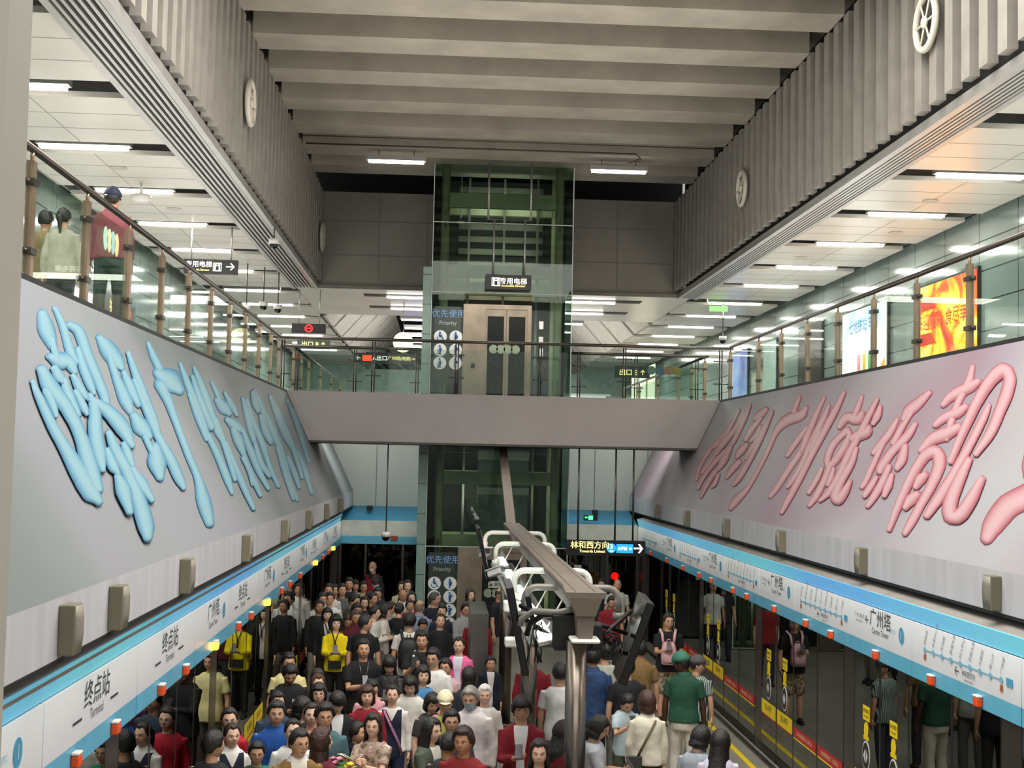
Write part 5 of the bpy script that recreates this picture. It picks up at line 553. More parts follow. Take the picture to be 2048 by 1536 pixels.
# ================================================================== SCREEN DOORS
DH = -2.37
def door_bay(side, yp, label, group):
    """post at yp .. yp+.42 ; towards -Y: two leaves then two fixed panels (5 m bay)"""
    s = 1 if side == 'R' else -1; x = XR+s*.04 if side == 'R' else XL+s*.04
    t = thing('screen_door_bay', label, 'platform screen door', D(x, yp-2, -4.74), group)
    X = lambda w: sorted((x, x+s*w))
    MB().box(*X(.14), yp, yp+.42, -4.72, DH).build('post', M_steeld, t)
    y = yp; parts = [('door_leaf', 1.02), ('door_leaf', 1.0), ('fixed_panel', 1.28), ('fixed_panel', 1.25)]
    for k, (nm, w) in enumerate(parts):
        y1 = y; y0 = y-w; y = y0
        g = MB().box(*X(.02), y0+.03, y1-.03, -4.62, DH).build(nm, M_psd, t)
        MB().box(*X(.05), y0, y0+.035, -4.7, DH).box(*X(.05), y1-.035, y1, -4.7, DH).box(*X(.05), y0+.035, y1-.035, -4.72, -4.62).build('frame', mat('232427', .35, .5), g)
        xs = x-s*.006; n = (-s, 0, 0); yc = (y0+y1)/2; xa = (0, -s, 0)
        XS = sorted((xs, xs+s*.004))
        if nm == 'door_leaf':
            MB().box(*XS, y0+.06, y1-.06, -4.08, -3.86).build('yellow_band', M_yel, g)
            text('band_lettering', '当心夹手', .1, D(xs, yc, -3.99), xa, (0, 0, 1), M_dark, g)
            MB().box(*XS, y0+.06, y1-.06, -4.105, -4.085).build('red_line', M_red, g)
            if s < 0: continue
            yy = yc
            MB().box(*XS, yy-.13, yy+.13, -3.18, -3.0).build('yellow_sticker', M_yel, g)
            text('sticker_lettering', '请勿倚靠', .05, D(xs, yy, -3.08), xa, (0, 0, 1), M_dark, g)
            text('sticker_lettering', 'No leaning', .035, D(xs, yy, -3.14), xa, (0, 0, 1), M_dark, g)
            q = MB().disc(D(xs+s*.003, yy, -3.3), n, .07, ry=.09).box(*XS, yy-.1, yy+.1, -3.42, -3.37); q.build('hand_sticker', M_yel, g)
            MB().disc(D(xs+s*.004, yy, -3.62), n, .125, ry=.165).build('round_sticker', M_white, g)
            MB().disc(D(xs, yy, -3.62), n, .108, ry=.145).build('sticker_face', M_dark, g)
            q = MB()
            for d in (1, -1): q.quad([D(xs-s*.006, yy+d*.085, -3.62), D(xs-s*.006, yy+d*.015, -3.53), D(xs-s*.006, yy+d*.015, -3.71)])
            q.build('sticker_arrow', M_white, g)
        else:
            MB().box(*XS, y0+.05, y1-.05, -4.08, -3.93).build('red_band', M_red, g)
            text('band_lettering', '请勿倚靠屏蔽门 注意安全', .065, D(xs, yc, -4.03), xa, (0, 0, 1), mat('f0c9a8', .5), g)
            MB().box(*XS, y0+.05, y1-.05, -4.105, -4.085).build('yellow_line', M_yel, g)
    return t
for i, yp in enumerate((17.12, 22.1, 27.06, 32.0)):
    door_bay('R', yp, 'glass screen door bay with steel post on the right, %s' % ORD[i+1], 'right glass screen door bays')
door_bay('R', 12.15, 'nearest glass screen door bay with steel post on the right', 'right glass screen door bays')
for i, yp in enumerate((11.25, 16.22, 21.19, 26.16, 31.13)):
    door_bay('L', yp, 'glass screen door bay with steel post on the left, %s' % ORD[i], 'left glass screen door bays')
for s, x in ((1, XR), (-1, XL)):
    struct(MB().box(*sorted((x+s*.02, x+s*.2)), 35.2, 36.0, -4.75, -2.35).build('wall_corner_post', M_steeld))
# end screen
t = thing('end_screen', 'dark glazed end screen closing the far end of the platform', 'glass screen', D(1.3, 36.05, -4.75))
MB().box(XL, XR, 36.0, 36.1, -1.71, -1.7).box(XL, XR, 36.0, 36.12, -2.12, -1.71).build('white_fascia', mat('b4b7ac', .4, emit=.12), t)
MB().box(XL, XR, 36.0, 36.12, -2.33, -2.12).build('blue_strip', M_lblue, t)
xs = [XL, -2.0, -1.0, .3, 1.6, 2.6, 3.55, 4.55, XR]
for a, b_ in zip(xs[:-1], xs[1:]):
    MB().box(a+.02, b_-.02, 36.04, 36.06, -4.7, -2.35).build('glass_pane', M_psd, t)
q = MB()
for a in xs: q.box(a-.03, a+.03, 36.02, 36.1, -4.75, -2.33)
q.build('mullion', M_steeld, t)
t2 = thing('warning_sticker', 'small white panel with yellow warning triangle on the end screen', 'sticker', D(3.75, 36.0, -3.0))
MB().box(3.65, 3.85, 35.98, 36.0, -3.15, -2.8).build('plate', mat('b8bcae', .5), t2)
MB().quad([D(3.66, 35.975, -3.03), D(3.84, 35.975, -3.03), D(3.75, 35.975, -2.87)]).build('triangle', M_yel, t2)
o = MB().ell(D(5.1, 38.5, -3.3), (.1, .06, .1)).build('red_signal', glow('signal_red', 'ff1208', 40)); tag(o, 'glowing red round signal light in the dark tunnel beyond the end screen', 'signal light')

# wall boxes on the white bands
for s, x, L in ((1, xr(HB), [12.83, 16.91, 20.96, 25.05, 29.08, 33.1]), (-1, xl(HB), [9.15, 10.48, 13.24, 17.26, 21.38, 25.2, 29.1, 33.0])):
    for i, y in enumerate(L):
        t = thing('wall_speaker', 'beige upright wall speaker box on the %s white band, %s' % ('right' if s > 0 else 'left', ORD[i]), 'speaker', D(x, y, -1.36))
        MB().box(*sorted((x, x-s*.11)), y-.1, y+.1, -1.37, -1.03).build('cabinet', mat('6f6b58', .6, var=.05), t, bevel=.01)
        q = MB()
        R_ = []
        for h in (-1.36, -1.25, -1.12, -1.04):
            o_ = .125 if h in (-1.25, -1.12) else .112
            R_.append([D(x-s*.1, y-.095, h), D(x-s*o_, y-.08, h), D(x-s*o_, y+.08, h), D(x-s*.1, y+.095, h)])
        q.rings(R_).build('grille', mat('8f8b80', .5, .2, var=.08), t)

# ================================================================== TRAIN on the left
t = thing('train_car', 'white metro train standing behind the left screen doors', 'train', D(-3.6, 20, -4.9))
xw = -3.15; q = MB()
wins = []
y = 6.0
while y < 35:
    wins.append((y, y+1.25, 'door_window')); wins.append((y+1.6, y+4.6, 'window')); y += 4.95
q = MB().box(xw-.05, xw, 5, 35.6, -5.0, -3.95).box(xw-.05, xw, 5, 35.6, -2.75, -2.3)
for i, (a, b_, k) in enumerate(wins):
    nxt = wins[i+1][0] if i+1 < len(wins) else 35.6
    q.box(xw-.05, xw, b_, nxt, -3.95, -2.75)
q.build('body_side', mat('a5a8a8', .4, .3), t)
MB().box(-6.3, -6.2, 5, 35.6, -5, -2.3).box(-6.3, -3.2, 5, 35.6, -5.0, -4.85).box(-6.3, -3.2, 5, 35.6, -2.35, -2.3).build('interior_shell', mat('7e8283', .5), t)
MB().box(xw+.002, xw+.02, 5, 35.6, -4.15, -4.05).build('yellow_stripe', mat('b89a20', .5), t)
for a, b_, k in wins: MB().box(xw-.03, xw-.02, a, b_, -3.95, -2.75).build(k, glass('train_glass', '3e4444', 1.4) if a < 7 and k == 'window' else M_psd, t)
for yy in (10, 20, 30): area('train_light', D(-4.7, yy, -2.45), (0, 0, 0), 1.2, 6, 14, (.95, 1, 1))
# ================================================================== GLASS LIFT SHAFT
SY = 34.0
M_cream = mat('b5b290', .6, var=.12, scale=1.5)
t = thing('lift_shaft', 'glazed lift shaft with cream round columns and cross beams', 'lift shaft', D(1.45, 35.4, -4.75))
for x in (-.06, 2.93):
    for y in (SY+.3, SY+1.6):
        c = MB().tube([D(x, y, -4.75), D(x, y, 7.66)], .095, 16).build('column', M_cream, t)
        q = MB()
        if y < 35:
            for h in (6.13, 4.3, 1.9, 0.2, -2.25):
                for d in (-.17, .17): q.tube([D(x, y-.1, h), D(x, y-.22, h+d)], .012, 6); q.ell(D(x, y-.24, h+d), (.025, .015, .025), 0, 8, 6)
            q.build('glass_bracket', M_steel, c)
for h0, h1 in ((6.57, 6.95), (4.74, 5.06), (4.28, 4.61), (-.64, -.3), (-2.25, -1.94), (.9, 1.3)):
    MB().box(.04, 2.83, SY+.22, SY+.38, h0, h1).build('cross_beam', M_cream, t)
    MB().box(.04, 2.83, SY+1.52, SY+1.68, h0+.05, h1).build('cross_beam', M_cream, t)
    MB().box(-.12, 0, SY+.4, SY+1.5, h0, h1).box(2.87, 2.99, SY+.4, SY+1.5, h0, h1).build('cross_beam', M_cream, t)
for a, b_ in ((6.13, 7.65), (4.31, 6.12), (1.5, 4.3), (-2.23, .4), (-4.7, -2.24)):
    if a in (1.5, -4.7):
        MB().box(-.38, .48, SY-.01, SY+.01, a, b_).build('glass_pane', M_liftglass, t)
        MB().box(2.22, 3.26, SY-.01, SY+.01, a, b_).build('glass_pane', M_liftglass, t)
    else: MB().box(-.38, 3.26, SY-.01, SY+.01, a+.012, b_).build('glass_pane', M_liftglass, t)
    MB().box(-.39, -.37, SY, SY+1.9, a+.012, b_).build('glass_pane', M_liftglass, t)
    MB().box(3.25, 3.27, SY, SY+1.9, a+.012, b_).build('glass_pane', M_liftglass, t)
    MB().box(-.39, 3.27, SY-.012, SY+.012, a-.012, a+.012).build('glass_joint', mat('b9c9bb', .3), t)
MB().box(-.38, -.36, SY-.014, SY+.014, -4.7, 7.65).box(3.25, 3.275, SY-.014, SY+.014, -4.7, 7.65).build('edge_trim', mat('c3d2c6', .3), t)
q = MB().box(-.38, 3.26, SY+1.85, SY+1.92, -4.7, 7.6); q.build('rear_wall', mat('23221f', .8), t)
q = MB().tube([D(.35, SY+1.2, 7.6), D(.37, SY+1.2, 6.6), D(.34, SY+1.2, 6.45)], .012, 6); q.ell(D(.34, SY+1.2, 6.35), (.11, .11, .03)); q.build('pendant_lamp', mat('c9c9c0', .4), t)
q = MB()
for x in (.55, 1.5, 2.4): q.box(x, x+.06, SY+1.4, SY+1.46, -4.7, 7.6)
for i in range(8): q.box(.3, 2.6, SY+1.76, SY+1.8, 4.9+i*.34, 5.06+i*.34)
q.build('guide_rail', mat('6b675c', .5, .5), t)
# lift car at lower middle
q = MB().box(.95, 2.25, SY+.5, SY+1.4, -2.0, .25); q.build('lift_car', mat('6f746c', .25, .5, var=.12, scale=3), t)
q = MB().box(.93, 2.27, SY+.46, SY+.5, .0, .25).box(.93, 2.27, SY+.46, SY+.5, -.9, -.72).box(.93, 2.27, SY+.46, SY+.5, -2.0, -1.85); q.build('car_band', M_steel, t)
M_ls = mat('84796a', .38, .45, var=.12, scale=2)
def lift_front(z0, name, label, x0=.46):
    t = thing(name, label, 'lift door', D(1.45, SY-.05, z0))
    z1 = z0+2.5
    MB().box(x0, .97, SY-.1, SY-.02, z0, z1).build('steel_panel', M_ls, t)
    q = MB().box(.97, 2.22, SY-.1, SY-.02, z1-.12, z1).box(.97, 1.03, SY-.1, SY-.02, z0, z1-.12).box(2.12, 2.22, SY-.1, SY-.02, z0, z1-.12); q.build('door_frame', M_ls, t)
    for a, b_ in ((1.03, 1.57), (1.58, 2.12)):
        l = MB().box(a, b_, SY-.07, SY-.05, z0, z1-.12)
        o = l.build('door_leaf', M_ls, t)
        MB().box(a+.06, b_-.06, SY-.085, SY-.07, z0+.12, z1-.3).build('door_glass', mat('1c2120', .45, var=.02, spec=.15), o)
    MB().box(.68, .78, SY-.125, SY-.1, z0+.85, z0+.97).build('call_button', M_dark, t)
    for i in range(4): MB().disc(D(1.25+.19*i, SY-.09, z0+1.35), (0, -1, 0), .1).build('round_decal', mat('8a9a84', .4), t)
    return t
lift_front(1.5, 'lift_door', 'upper steel-framed lift doors with dark glass on the footbridge')
lift_front(-4.74, 'lift_door', 'lower steel-framed lift doors at platform level')
# teal cladding column beside the shaft
t = thing('clad_column', 'tall pale teal panelled column left of the lift shaft', 'column', D(-.52, 34.3, -4.75))
q = MB().box(-.6, -.38, 34.0, 34.6, -4.75, 4.95); q.build('shaft', mat('86a297', .3, var=.04), t)
q = MB()
for i in range(13): q.box(-.603, -.377, 33.99, 34.6, -4.5+i*.77, -4.485+i*.77)
q.build('joint', mat('3b4c47', .5), t)

M_signblk = mat('0d0e10', .35, var=.02)
M_ylit = glow('sign_yellow', 'ffe98a', 1.6); M_wlit = glow('sign_white', 'fffdf0', 1.6); M_rlit = glow('sign_red', 'ff4a2a', 1.6); M_blit = glow('sign_blue', '2aa0d8', .9)
def priority(z, y, name, label, k, rows):
    t = thing('priority_sign', label, 'sign', D(.1, y, z))
    MB().box(-.28, .40, y-.02, y, z-1.55*k, z+.42*k).build('board', glass('board_grey_film', '70777a', .6, 1.4, .2, .15), t)
    text('lettering', '优先使用', .19, D(.07, y-.022, z+.16*k), (1, 0, 0), (0, 0, 1), mat('5e83b0', .5, emit=.3), t, off=.004)
    text('small_lettering', 'Priority', .13, D(.07, y-.022, z-.05*k), (1, 0, 0), (0, 0, 1), mat('a9adb3', .5), t, off=.008)
    M_b = mat('1d5a9c', .5)
    for r in range(rows):
        for c in range(2):
            cx, cz = -.12+.4*c, z-.36*k-r*.34*k
            MB().disc(D(cx, y-.025, cz), (0, -1, 0), .145).build('pictogram_disc', mat('e9ecec', .5), t)
            q = MB(); Y = y-.04
            P = lambda dx, dz: D(cx+dx, Y, cz+dz)
            q.disc(P(-.01, .1), (0, -1, 0), .022, n=12)
            if (r, c) == (0, 0):
                q.tube([P(-.02, .07), P(-.015, 0)], .018, 6); q.tube([P(-.015, 0), P(.05, -.01), P(.075, -.08), P(.1, -.085)], .012, 6); q.tube([P(-.02, .04), P(.045, .035)], .01, 6)
                R_ = [P(-.015+.062*math.cos(a), -.045+.062*math.sin(a)) for a in [math.radians(d) for d in range(150, 350, 20)]]; q.tube(R_, .008, 6)
            elif (r, c) == (0, 1):
                q.tube([P(-.01, .07), P(.01, .01), P(-.0, -.05)], [.02, .042, .022], 8); q.tube([P(-.01, -.05), P(-.01, -.12)], .012, 6)
            elif c == 0:
                q.tube([P(0, .06), P(.02, 0), P(0, -.05)], .022, 8); q.tube([P(0, -.05), P(.02, -.12)], .011, 6); q.tube([P(0, -.05), P(-.03, -.12)], .011, 6); q.tube([P(.02, .03), P(-.05, -.01), P(-.06, -.12)], .007, 6)
            else:
                q.tube([P(0, .06), P(0, -.04)], .026, 8); q.tube([P(-.015, -.04), P(-.015, -.12)], .011, 6); q.tube([P(.015, -.04), P(.015, -.12)], .011, 6); q.ell(P(.035, .03), (.025, .01, .03))
            q.build('pictogram', M_b, t)
    return t
priority(-2.8, SY-.06, 'priority_sign', 'tall grey priority-use panel with round pictograms at platform level', 1.0, 4)
priority(3.5, SY-.06, 'priority_sign', 'grey priority-use panel with round pictograms beside the upper lift door', 1.0, 3)
t = thing('lift_call_box', 'white intercom and call boxes beside the upper lift door', 'call box', D(2.5, SY-.05, 2.6))
for z in (3.4, 3.0, 2.7): MB().box(2.42, 2.53, SY-.08, SY-.02, z, z+.2).build('box', M_white, t)
t = thing('notice_plate', 'narrow pale notice plate on the lower lift shaft glass', 'sign', D(1.6, SY-.16, -3.1))
MB().box(1.25, 1.95, SY-.15, SY-.13, -3.25, -3.08).build('plate', mat('b9bcae', .5), t)
text('lettering', '▲ 乘坐电梯 ▲', .09, D(1.6, SY-.155, -3.2), (1, 0, 0), (0, 0, 1), M_ink, t)

# ================================================================== HANGING SIGNS
def lift_icon(t, x, y, z, s):
    q = MB().box(x-s, x+s, y-.012, y-.006, z-s, z+s); q.build('icon_ground', M_wlit, t)
    q = MB()
    for a in (-.75*s, .75*s): q.box(x+a-.12*s, x+a+.06*s, y-.02, y-.012, z-s*.8, z+s*.8)
    q.box(x-.35*s, x+.35*s, y-.02, y-.012, z-.8*s, z+.2*s); q.disc(D(x, y-.014, z+.55*s), (0, -1, 0), .2*s, n=10)
    q.build('icon_lines', M_signblk, t)
t = thing('hanging_sign', 'black accessible elevator sign hanging before the upper lift door', 'sign', D(1.6, 33.8, 4.38))
MB().box(1.0, 2.18, 33.72, 33.86, 4.38, 4.76).build('sign_box', M_signblk, t)
lift_icon(t, 1.27, 33.72, 4.57, .11)
text('lettering', '专用电梯', .155, D(1.72, 33.71, 4.53), (1, 0, 0), (0, 0, 1), M_wlit, t, off=.004)
text('small_lettering', 'Accessible Elevator', .07, D(1.72, 33.71, 4.45), (1, 0, 0), (0, 0, 1), M_ylit, t, off=.004)
q = MB()
q.tube([D(1.04, 33.8, 7.65), D(1.04, 33.8, 6.2), D(2.14, 33.8, 6.2), D(2.14, 33.8, 7.65)], .028, 8); q.build('hanger_frame', M_alu, t)
MB().tube([D(1.2, 33.8, 6.18), D(1.2, 33.8, 4.76)], .022, 8).build('hanger_rod', M_alu, t); MB().tube([D(2.0, 33.8, 6.18), D(2.0, 33.8, 4.76)], .022, 8).build('hanger_rod', M_alu, t)
# direction sign to Linhexi
t = thing('hanging_sign', 'long black direction sign reading towards Linhexi with APM line badge and right arrow', 'sign', D(3.95, 31.6, -2.2))
MB().box(3.0, 4.9, 31.52, 31.68, -2.22, -1.86).build('sign_box', M_signblk, t)
tx = lambda b_, s, x, z, m, off=.01: text('lettering', b_, s, D(x, 31.51, z), (1, 0, 0), (0, 0, 1), m, t, off=off)
tx('林和西方向', .165, 3.56, -2.04, M_ylit, .005); tx('Towards Linhexi', .08, 3.62, -2.15, M_ylit)
MB().disc(D(4.08, 31.515, -2.04), (0, -1, 0), .1).build('line_roundel', M_blit, t); tx('3', .13, 4.08, -2.05, M_wlit); tx('号线', .045, 4.08, -2.13, M_wlit, 0)
MB().box(4.2, 4.6, 31.5, 31.515, -2.15, -1.94).build('line_badge', M_blit, t)
text('lettering', 'APM', .1, D(4.34, 31.495, -2.08), (1, 0, 0), (0, 0, 1), M_wlit, t, off=.004); text('lettering', '线', .06, D(4.535, 31.495, -2.07), (1, 0, 0), (0, 0, 1), M_wlit, t)
q = MB().box(4.62, 4.8, 31.505, 31.515, -2.055, -2.02)
for d in (1, -1): q.quad([D(4.72, 31.505, -2.04+d*.105), D(4.76, 31.505, -2.04+d*.105), D(4.84, 31.505, -2.04), D(4.79, 31.505, -2.04)][::d])
q.build('arrow', M_wlit, t)
for x in (3.28, 4.17, 4.6): MB().tube([D(x, 31.6, -1.86), D(x, 31.6, .34)], .02, 8).build('hanger_rod', M_steeld, t)
# upper left lift sign (black) with right arrow
t = thing('hanging_sign', 'black accessible elevator sign with right arrow under the left aisle ceiling', 'sign', D(-4.9, 28.6, 3.8))
MB().box(-5.65, -4.5, 28.55, 28.68, 3.86, 4.18).build('sign_box', M_signblk, t)
text('lettering', '专用电梯', .125, D(-5.32, 28.54, 4.02), (1, 0, 0), (0, 0, 1), M_wlit, t, off=.004)
text('small_lettering', 'Accessible Elevator', .05, D(-5.32, 28.54, 3.93), (1, 0, 0), (0, 0, 1), M_ylit, t, off=.008)
lift_icon(t, -4.93, 28.55, 4.02, .09)
text('arrow', '→', .22, D(-4.65, 28.54, 3.95), (1, 0, 0), (0, 0, 1), M_wlit, t, off=.004)
MB().tube([D(-5.5, 28.6, 4.18), D(-5.5, 28.6, 4.9)], .014, 6).build('hanger_rod', M_alu, t); MB().tube([D(-4.65, 28.6, 4.18), D(-4.65, 28.6, 4.9)], .014, 6).build('hanger_rod', M_alu, t)
# no entry sign
t = thing('hanging_sign', 'black box sign with glowing red no-entry ring left of the far ceiling', 'sign', D(-4, 38.9, 3.6))
MB().box(-4.5, -3.5, 38.9, 39.0, 3.6, 3.88).build('sign_box', M_signblk, t)
q = MB(); q.tube([D(-4.0+.1*math.cos(a), 38.88, 3.74+.1*math.sin(a)) for a in [2*math.pi*i/20 for i in range(21)]], .016, 6); q.box(-4.05, -3.95, 38.86, 38.89, 3.727, 3.753); q.build('red_ring', glow('ring_red', 'ff1e1e', 6), t)
MB().tube([D(-4.3, 38.95, 3.88), D(-4.3, 38.95, 4.9)], .012, 6).build('hanger_rod', M_alu, t); MB().tube([D(-3.7, 38.95, 3.88), D(-3.7, 38.95, 4.9)], .012, 6).build('hanger_rod', M_alu, t)
# exit signs in the far concourse
t = thing('hanging_sign', 'dark exit A sign beyond the footbridge with red and white lettering', 'sign', D(-2.2, 46, 3.3))
MB().box(-3.15, -1.0, 46, 46.1, 3.28, 3.62).build('sign_box', M_signblk, t)
text('arrow', '←', .2, D(-3.0, 45.98, 3.37), (1, 0, 0), (0, 0, 1), M_wlit, t); MB().box(-2.85, -2.5, 45.97, 45.99, 3.34, 3.54).build('red_field', M_rlit, t)
text('lettering', 'A出口', .17, D(-2.25, 45.98, 3.38), (1, 0, 0), (0, 0, 1), M_wlit, t, off=.004); text('lettering', '广州塔(地面)→', .13, D(-1.5, 45.98, 3.4), (1, 0, 0), (0, 0, 1), M_ylit, t)
t = thing('hanging_sign', 'pale exit B sign far behind left footbridge railing', 'sign', D(-4.5, 44, 3.9))
MB().box(-4.9, -3.8, 44, 44.08, 3.55, 3.85).build('sign_box', mat('5d6a62', .5), t); text('lettering', '出口 B ↑', .18, D(-4.35, 43.98, 3.63), (1, 0, 0), (0, 0, 1), M_ylit, t, off=.004)
t = thing('hanging_sign', 'dark exit B sign on teal wall right beyond the footbridge', 'sign', D(6.3, 44, 2.9))
MB().box(5.7, 6.9, 44, 44.08, 2.85, 3.25).build('sign_box', mat('24332f', .5), t); text('lettering', '出口 B ↑', .2, D(6.3, 43.98, 2.95), (1, 0, 0), (0, 0, 1), M_ylit, t, off=.004)
o = thing('round_lamp', 'glowing round yellow-white lamp just left of the lift shaft', 'lamp', D(-1.3, 42, 3.7))
MB().disc(D(-1.33, 42, 3.68), (0, -1, 0), .28, n=32, t=-.08).build('lamp_disc', glow('round_glow', 'fff3b0', 1.8), o)
MB().tube([D(-1.33, 42.05, 3.95), D(-1.33, 42.05, 4.95)], .012, 6).build('hanger_rod', M_steeld, o)
# green exit lamp on far wall and camera
t = thing('exit_sign', 'small black emergency exit sign with green running-man glow on blue soffit', 'sign', D(4.1, 36.6, -1.8))
MB().box(3.9, 4.28, 36.1, 36.16, -1.60, -1.45).build('sign_box', M_signblk, t)
MG = glow('green_glow', '35ff6a', 5); MB().box(4.03, 4.15, 36.08, 36.1, -1.57, -1.47).build('green_figure', MG, t); text('arrow', '←', .1, D(3.97, 36.09, -1.55), (1, 0, 0), (0, 0, 1), MG, t)

# ================================================================== POSTERS
def poster(y0, y1, z0, z1, name, label, m, txt=None, extra=None):
    t = thing('poster_lightbox', label, 'poster', D(10.38, (y0+y1)/2, z0))
    MB().box(10.33, 10.39, y0, y1, z0, z1).build('frame', M_dark, t)
    MB().box(10.32, 10.33, y0+.05, y1-.05, z0+.05, z1-.05).build('printed_face', m, t)
    if txt: text('lettering', txt[0], txt[1], D(10.31, (y0+y1)/2, txt[2]), (0, -1, 0), (0, 0, 1), txt[3], t, off=.004)
    if extra: extra(t)
    return t
M_p1 = ramp_mat('poster_festival', [(.3, 'b3200e'), (.42, 'f0641a'), (.5, 'f9c022'), (.58, 'f7e06a'), (.7, 'e8902a')], 1.3, 'noise', .5, emit=1.5, detail=6, distort=.8)
def ex1(t):
    q = MB()
    for i in range(3): q.hexa([D(10.30, 27.2, 1.9+.75*i), D(10.32, 27.2, 1.9+.75*i), D(10.32, 28.35, 1.9+.75*i), D(10.30, 28.35, 1.9+.75*i), D(10.30, 27.5, 2.15+.75*i), D(10.32, 27.5, 2.15+.75*i), D(10.32, 28.35, 2.15+.75*i), D(10.30, 28.35, 2.15+.75*i)])
    q.build('printed_tower', glow('tower_red', 'c8331a', .9), t)
    q = MB()
    for i in range(14):
        yy = 25.2+i*.22; q.ell(D(10.31, yy, 1.95+.25*math.sin(i*2.1)), (.01, .09, .13))
    q.build('printed_crowd', glow('crowd_red', 'd4421c', .9), t)
poster(25.05, 28.45, 1.55, 3.98, 'p', 'glowing orange and yellow festival poster on the right teal wall', M_p1, ('来迎霓彩 食尽幸福', .34, 3.0, glow('poster_ink', 'c33a1e', .9)), ex1)
M_p2 = ramp_mat('poster_food', [(.3, '9fd6e6'), (.48, 'eef6ee'), (.6, 'fbf8e6'), (.75, 'cfe9c9')], .7, 'noise', .5, emit=1.1, detail=3)
def ex2(t):
    for i, c in enumerate(('c23a3f', '4f9c4a', 'd8b545', 'd98c9c')):
        q = MB().tube([D(10.31, 31.1+.42*i, 2.35), D(10.31, 31.1+.42*i, 2.8)], .11, 12, flat=(.1, 1), side=(1, 0, 0)); q.build('printed_can', glow('can_'+c, c, .9), t)
    q = MB().hexa([D(10.30, 30.4, 2.3), D(10.31, 30.4, 2.3), D(10.31, 31.6, 1.7), D(10.30, 31.6, 1.7), D(10.30, 30.4, 2.6), D(10.31, 30.4, 2.6), D(10.31, 31.6, 1.85), D(10.30, 31.6, 1.85)]); q.build('printed_train', glow('train_gold', 'e0a53a', .9), t)
poster(30.3, 33.8, 1.55, 4.0, 'p', 'pale glowing poster with food cans and a yellow train on the right wall', M_p2, ('七地铁站 车间', .32, 3.4, glow('poster_ink2', '3f74a8', .8)), ex2)
poster(35.65, 38.1, 1.55, 4.05, 'p', 'dark unlit brown advertising panel on the right wall', mat('4b4440', .15, var=.1))
poster(40.6, 42.3, 1.55, 4.0, 'p', 'pale green advertising panel beyond the dark one', mat('a6c0b4', .3, emit=.25))
poster(44.5, 47.5, 1.55, 4.0, 'p', 'blue-violet advertising panel far along the right wall', ramp_mat('poster_blue', [(.35, '31489c'), (.6, '8aa6c8'), (.75, 'c9a08c')], .6, 'noise', .4, emit=.7))
t = thing('poster_lightbox', 'white glowing notice board behind the left railing', 'poster', D(-7.35, 24.5, 1.55))
MB().box(-7.38, -7.33, 26.2, 27.9, 1.55, 3.3).build('frame', M_alu, t); MB().box(-7.33, -7.32, 26.25, 27.85, 1.6, 3.25).build('printed_face', ramp_mat('notice', [(.4, 'f2e8ea'), (.6, 'fdfbf8'), (.8, 'e8b9c4')], 2, emit=1.1), t)
t = thing('hanging_sign', 'dark platform sign with yellow and red characters on left wall', 'sign', D(-7.3, 30, 3))
MB().box(-7.38, -7.3, 28.6, 31.4, 2.95, 3.4).build('sign_box', mat('1e2f2c', .4), t)
text('lettering', '换乘', .3, D(-7.29, 29.3, 3.05), (0, 1, 0), (0, 0, 1), M_ylit, t); text('lettering', '出口', .3, D(-7.29, 30.3, 3.05), (0, 1, 0), (0, 0, 1), M_ylit, t); text('lettering', 'A', .3, D(-7.29, 30.9, 3.05), (0, 1, 0), (0, 0, 1), M_rlit, t)
t = thing('poster_lightbox', 'row of glowing cream panels far beyond the right footbridge railing', 'poster', D(7.6, 52, 1.55))
for i in range(3): MB().box(8.0+.0*i, 8.05, 50+i*2.2, 51.6+i*2.2, 1.55, 3.8).build('printed_face', glow('cream_panel', 'e9e6c8', 1.0), t)
t = thing('ticket_gate', 'long white lit counter and gates in the far concourse', 'ticket gate', D(3, 60, 1.5))
MB().box(2.2, 7.4, 60, 60.6, 1.5, 3.0).build('counter', glow('counter_white', 'cfdde0', .6), t); MB().box(2.0, 7.6, 59.9, 60.7, 3.0, 3.1).build('counter_top', M_alu, t)
q = MB()
for i in range(7): q.box(-3.2+i*.5, -3.0+i*.5, 55, 56.2, 1.5, 2.5)
t = thing('ticket_gate', 'row of ticket gates left in the far concourse', 'ticket gate', D(-1.7, 55, 1.5)); q.build('gate_body', M_alu, t)
MB().box(-1.9, -.9, 58, 58.1, 1.9, 2.8).build('blue_screen', glow('screen_blue', '2a34e0', 2), t)

# ================================================================== CLOCKS / ROUND FANS on slats
for y, s in ((17.74, 1), (29.06, 1), (23.24, -1), (37.3, -1)):
    x = 6.62 if s > 0 else -3.58
    t = thing('round_ventilator', {17.74: 'round white ventilator with spokes on right slats at the top corner', 29.06: 'small round ventilator disc midway along the right slats', 23.24: 'round ventilator disc seen edge-on on the left slats', 37.3: 'farthest thin ventilator disc low on the left slats'}[y], 'ventilator', D(x, y, 5.9))
    q = MB(); n_ = 28
    R_ = [D(x-s*.05, y, 6.2)+Vector((0, .33*math.cos(a), .33*math.sin(a))) for a in [2*math.pi*i/n_ for i in range(n_+1)]]
    q.tube(R_, .045, 8); q.build('rim', mat('cfc8ba', .5), t)
    MB().disc(D(x, y, 6.2), (-s, 0, 0), .31).build('back_disc', mat('8d877d' if y != 17.74 else '3a3733', .7), t)
    q = MB()
    for i in range(6): a = math.pi*i/3; q.tube([D(x-s*.06, y, 6.2), D(x-s*.06, y, 6.2)+Vector((0, .31*math.cos(a), .31*math.sin(a)))], .014, 6)
    q.ell(D(x-s*.07, y, 6.2), (.04, .08, .08)); q.build('spoke', mat('cfc8ba', .5), t)

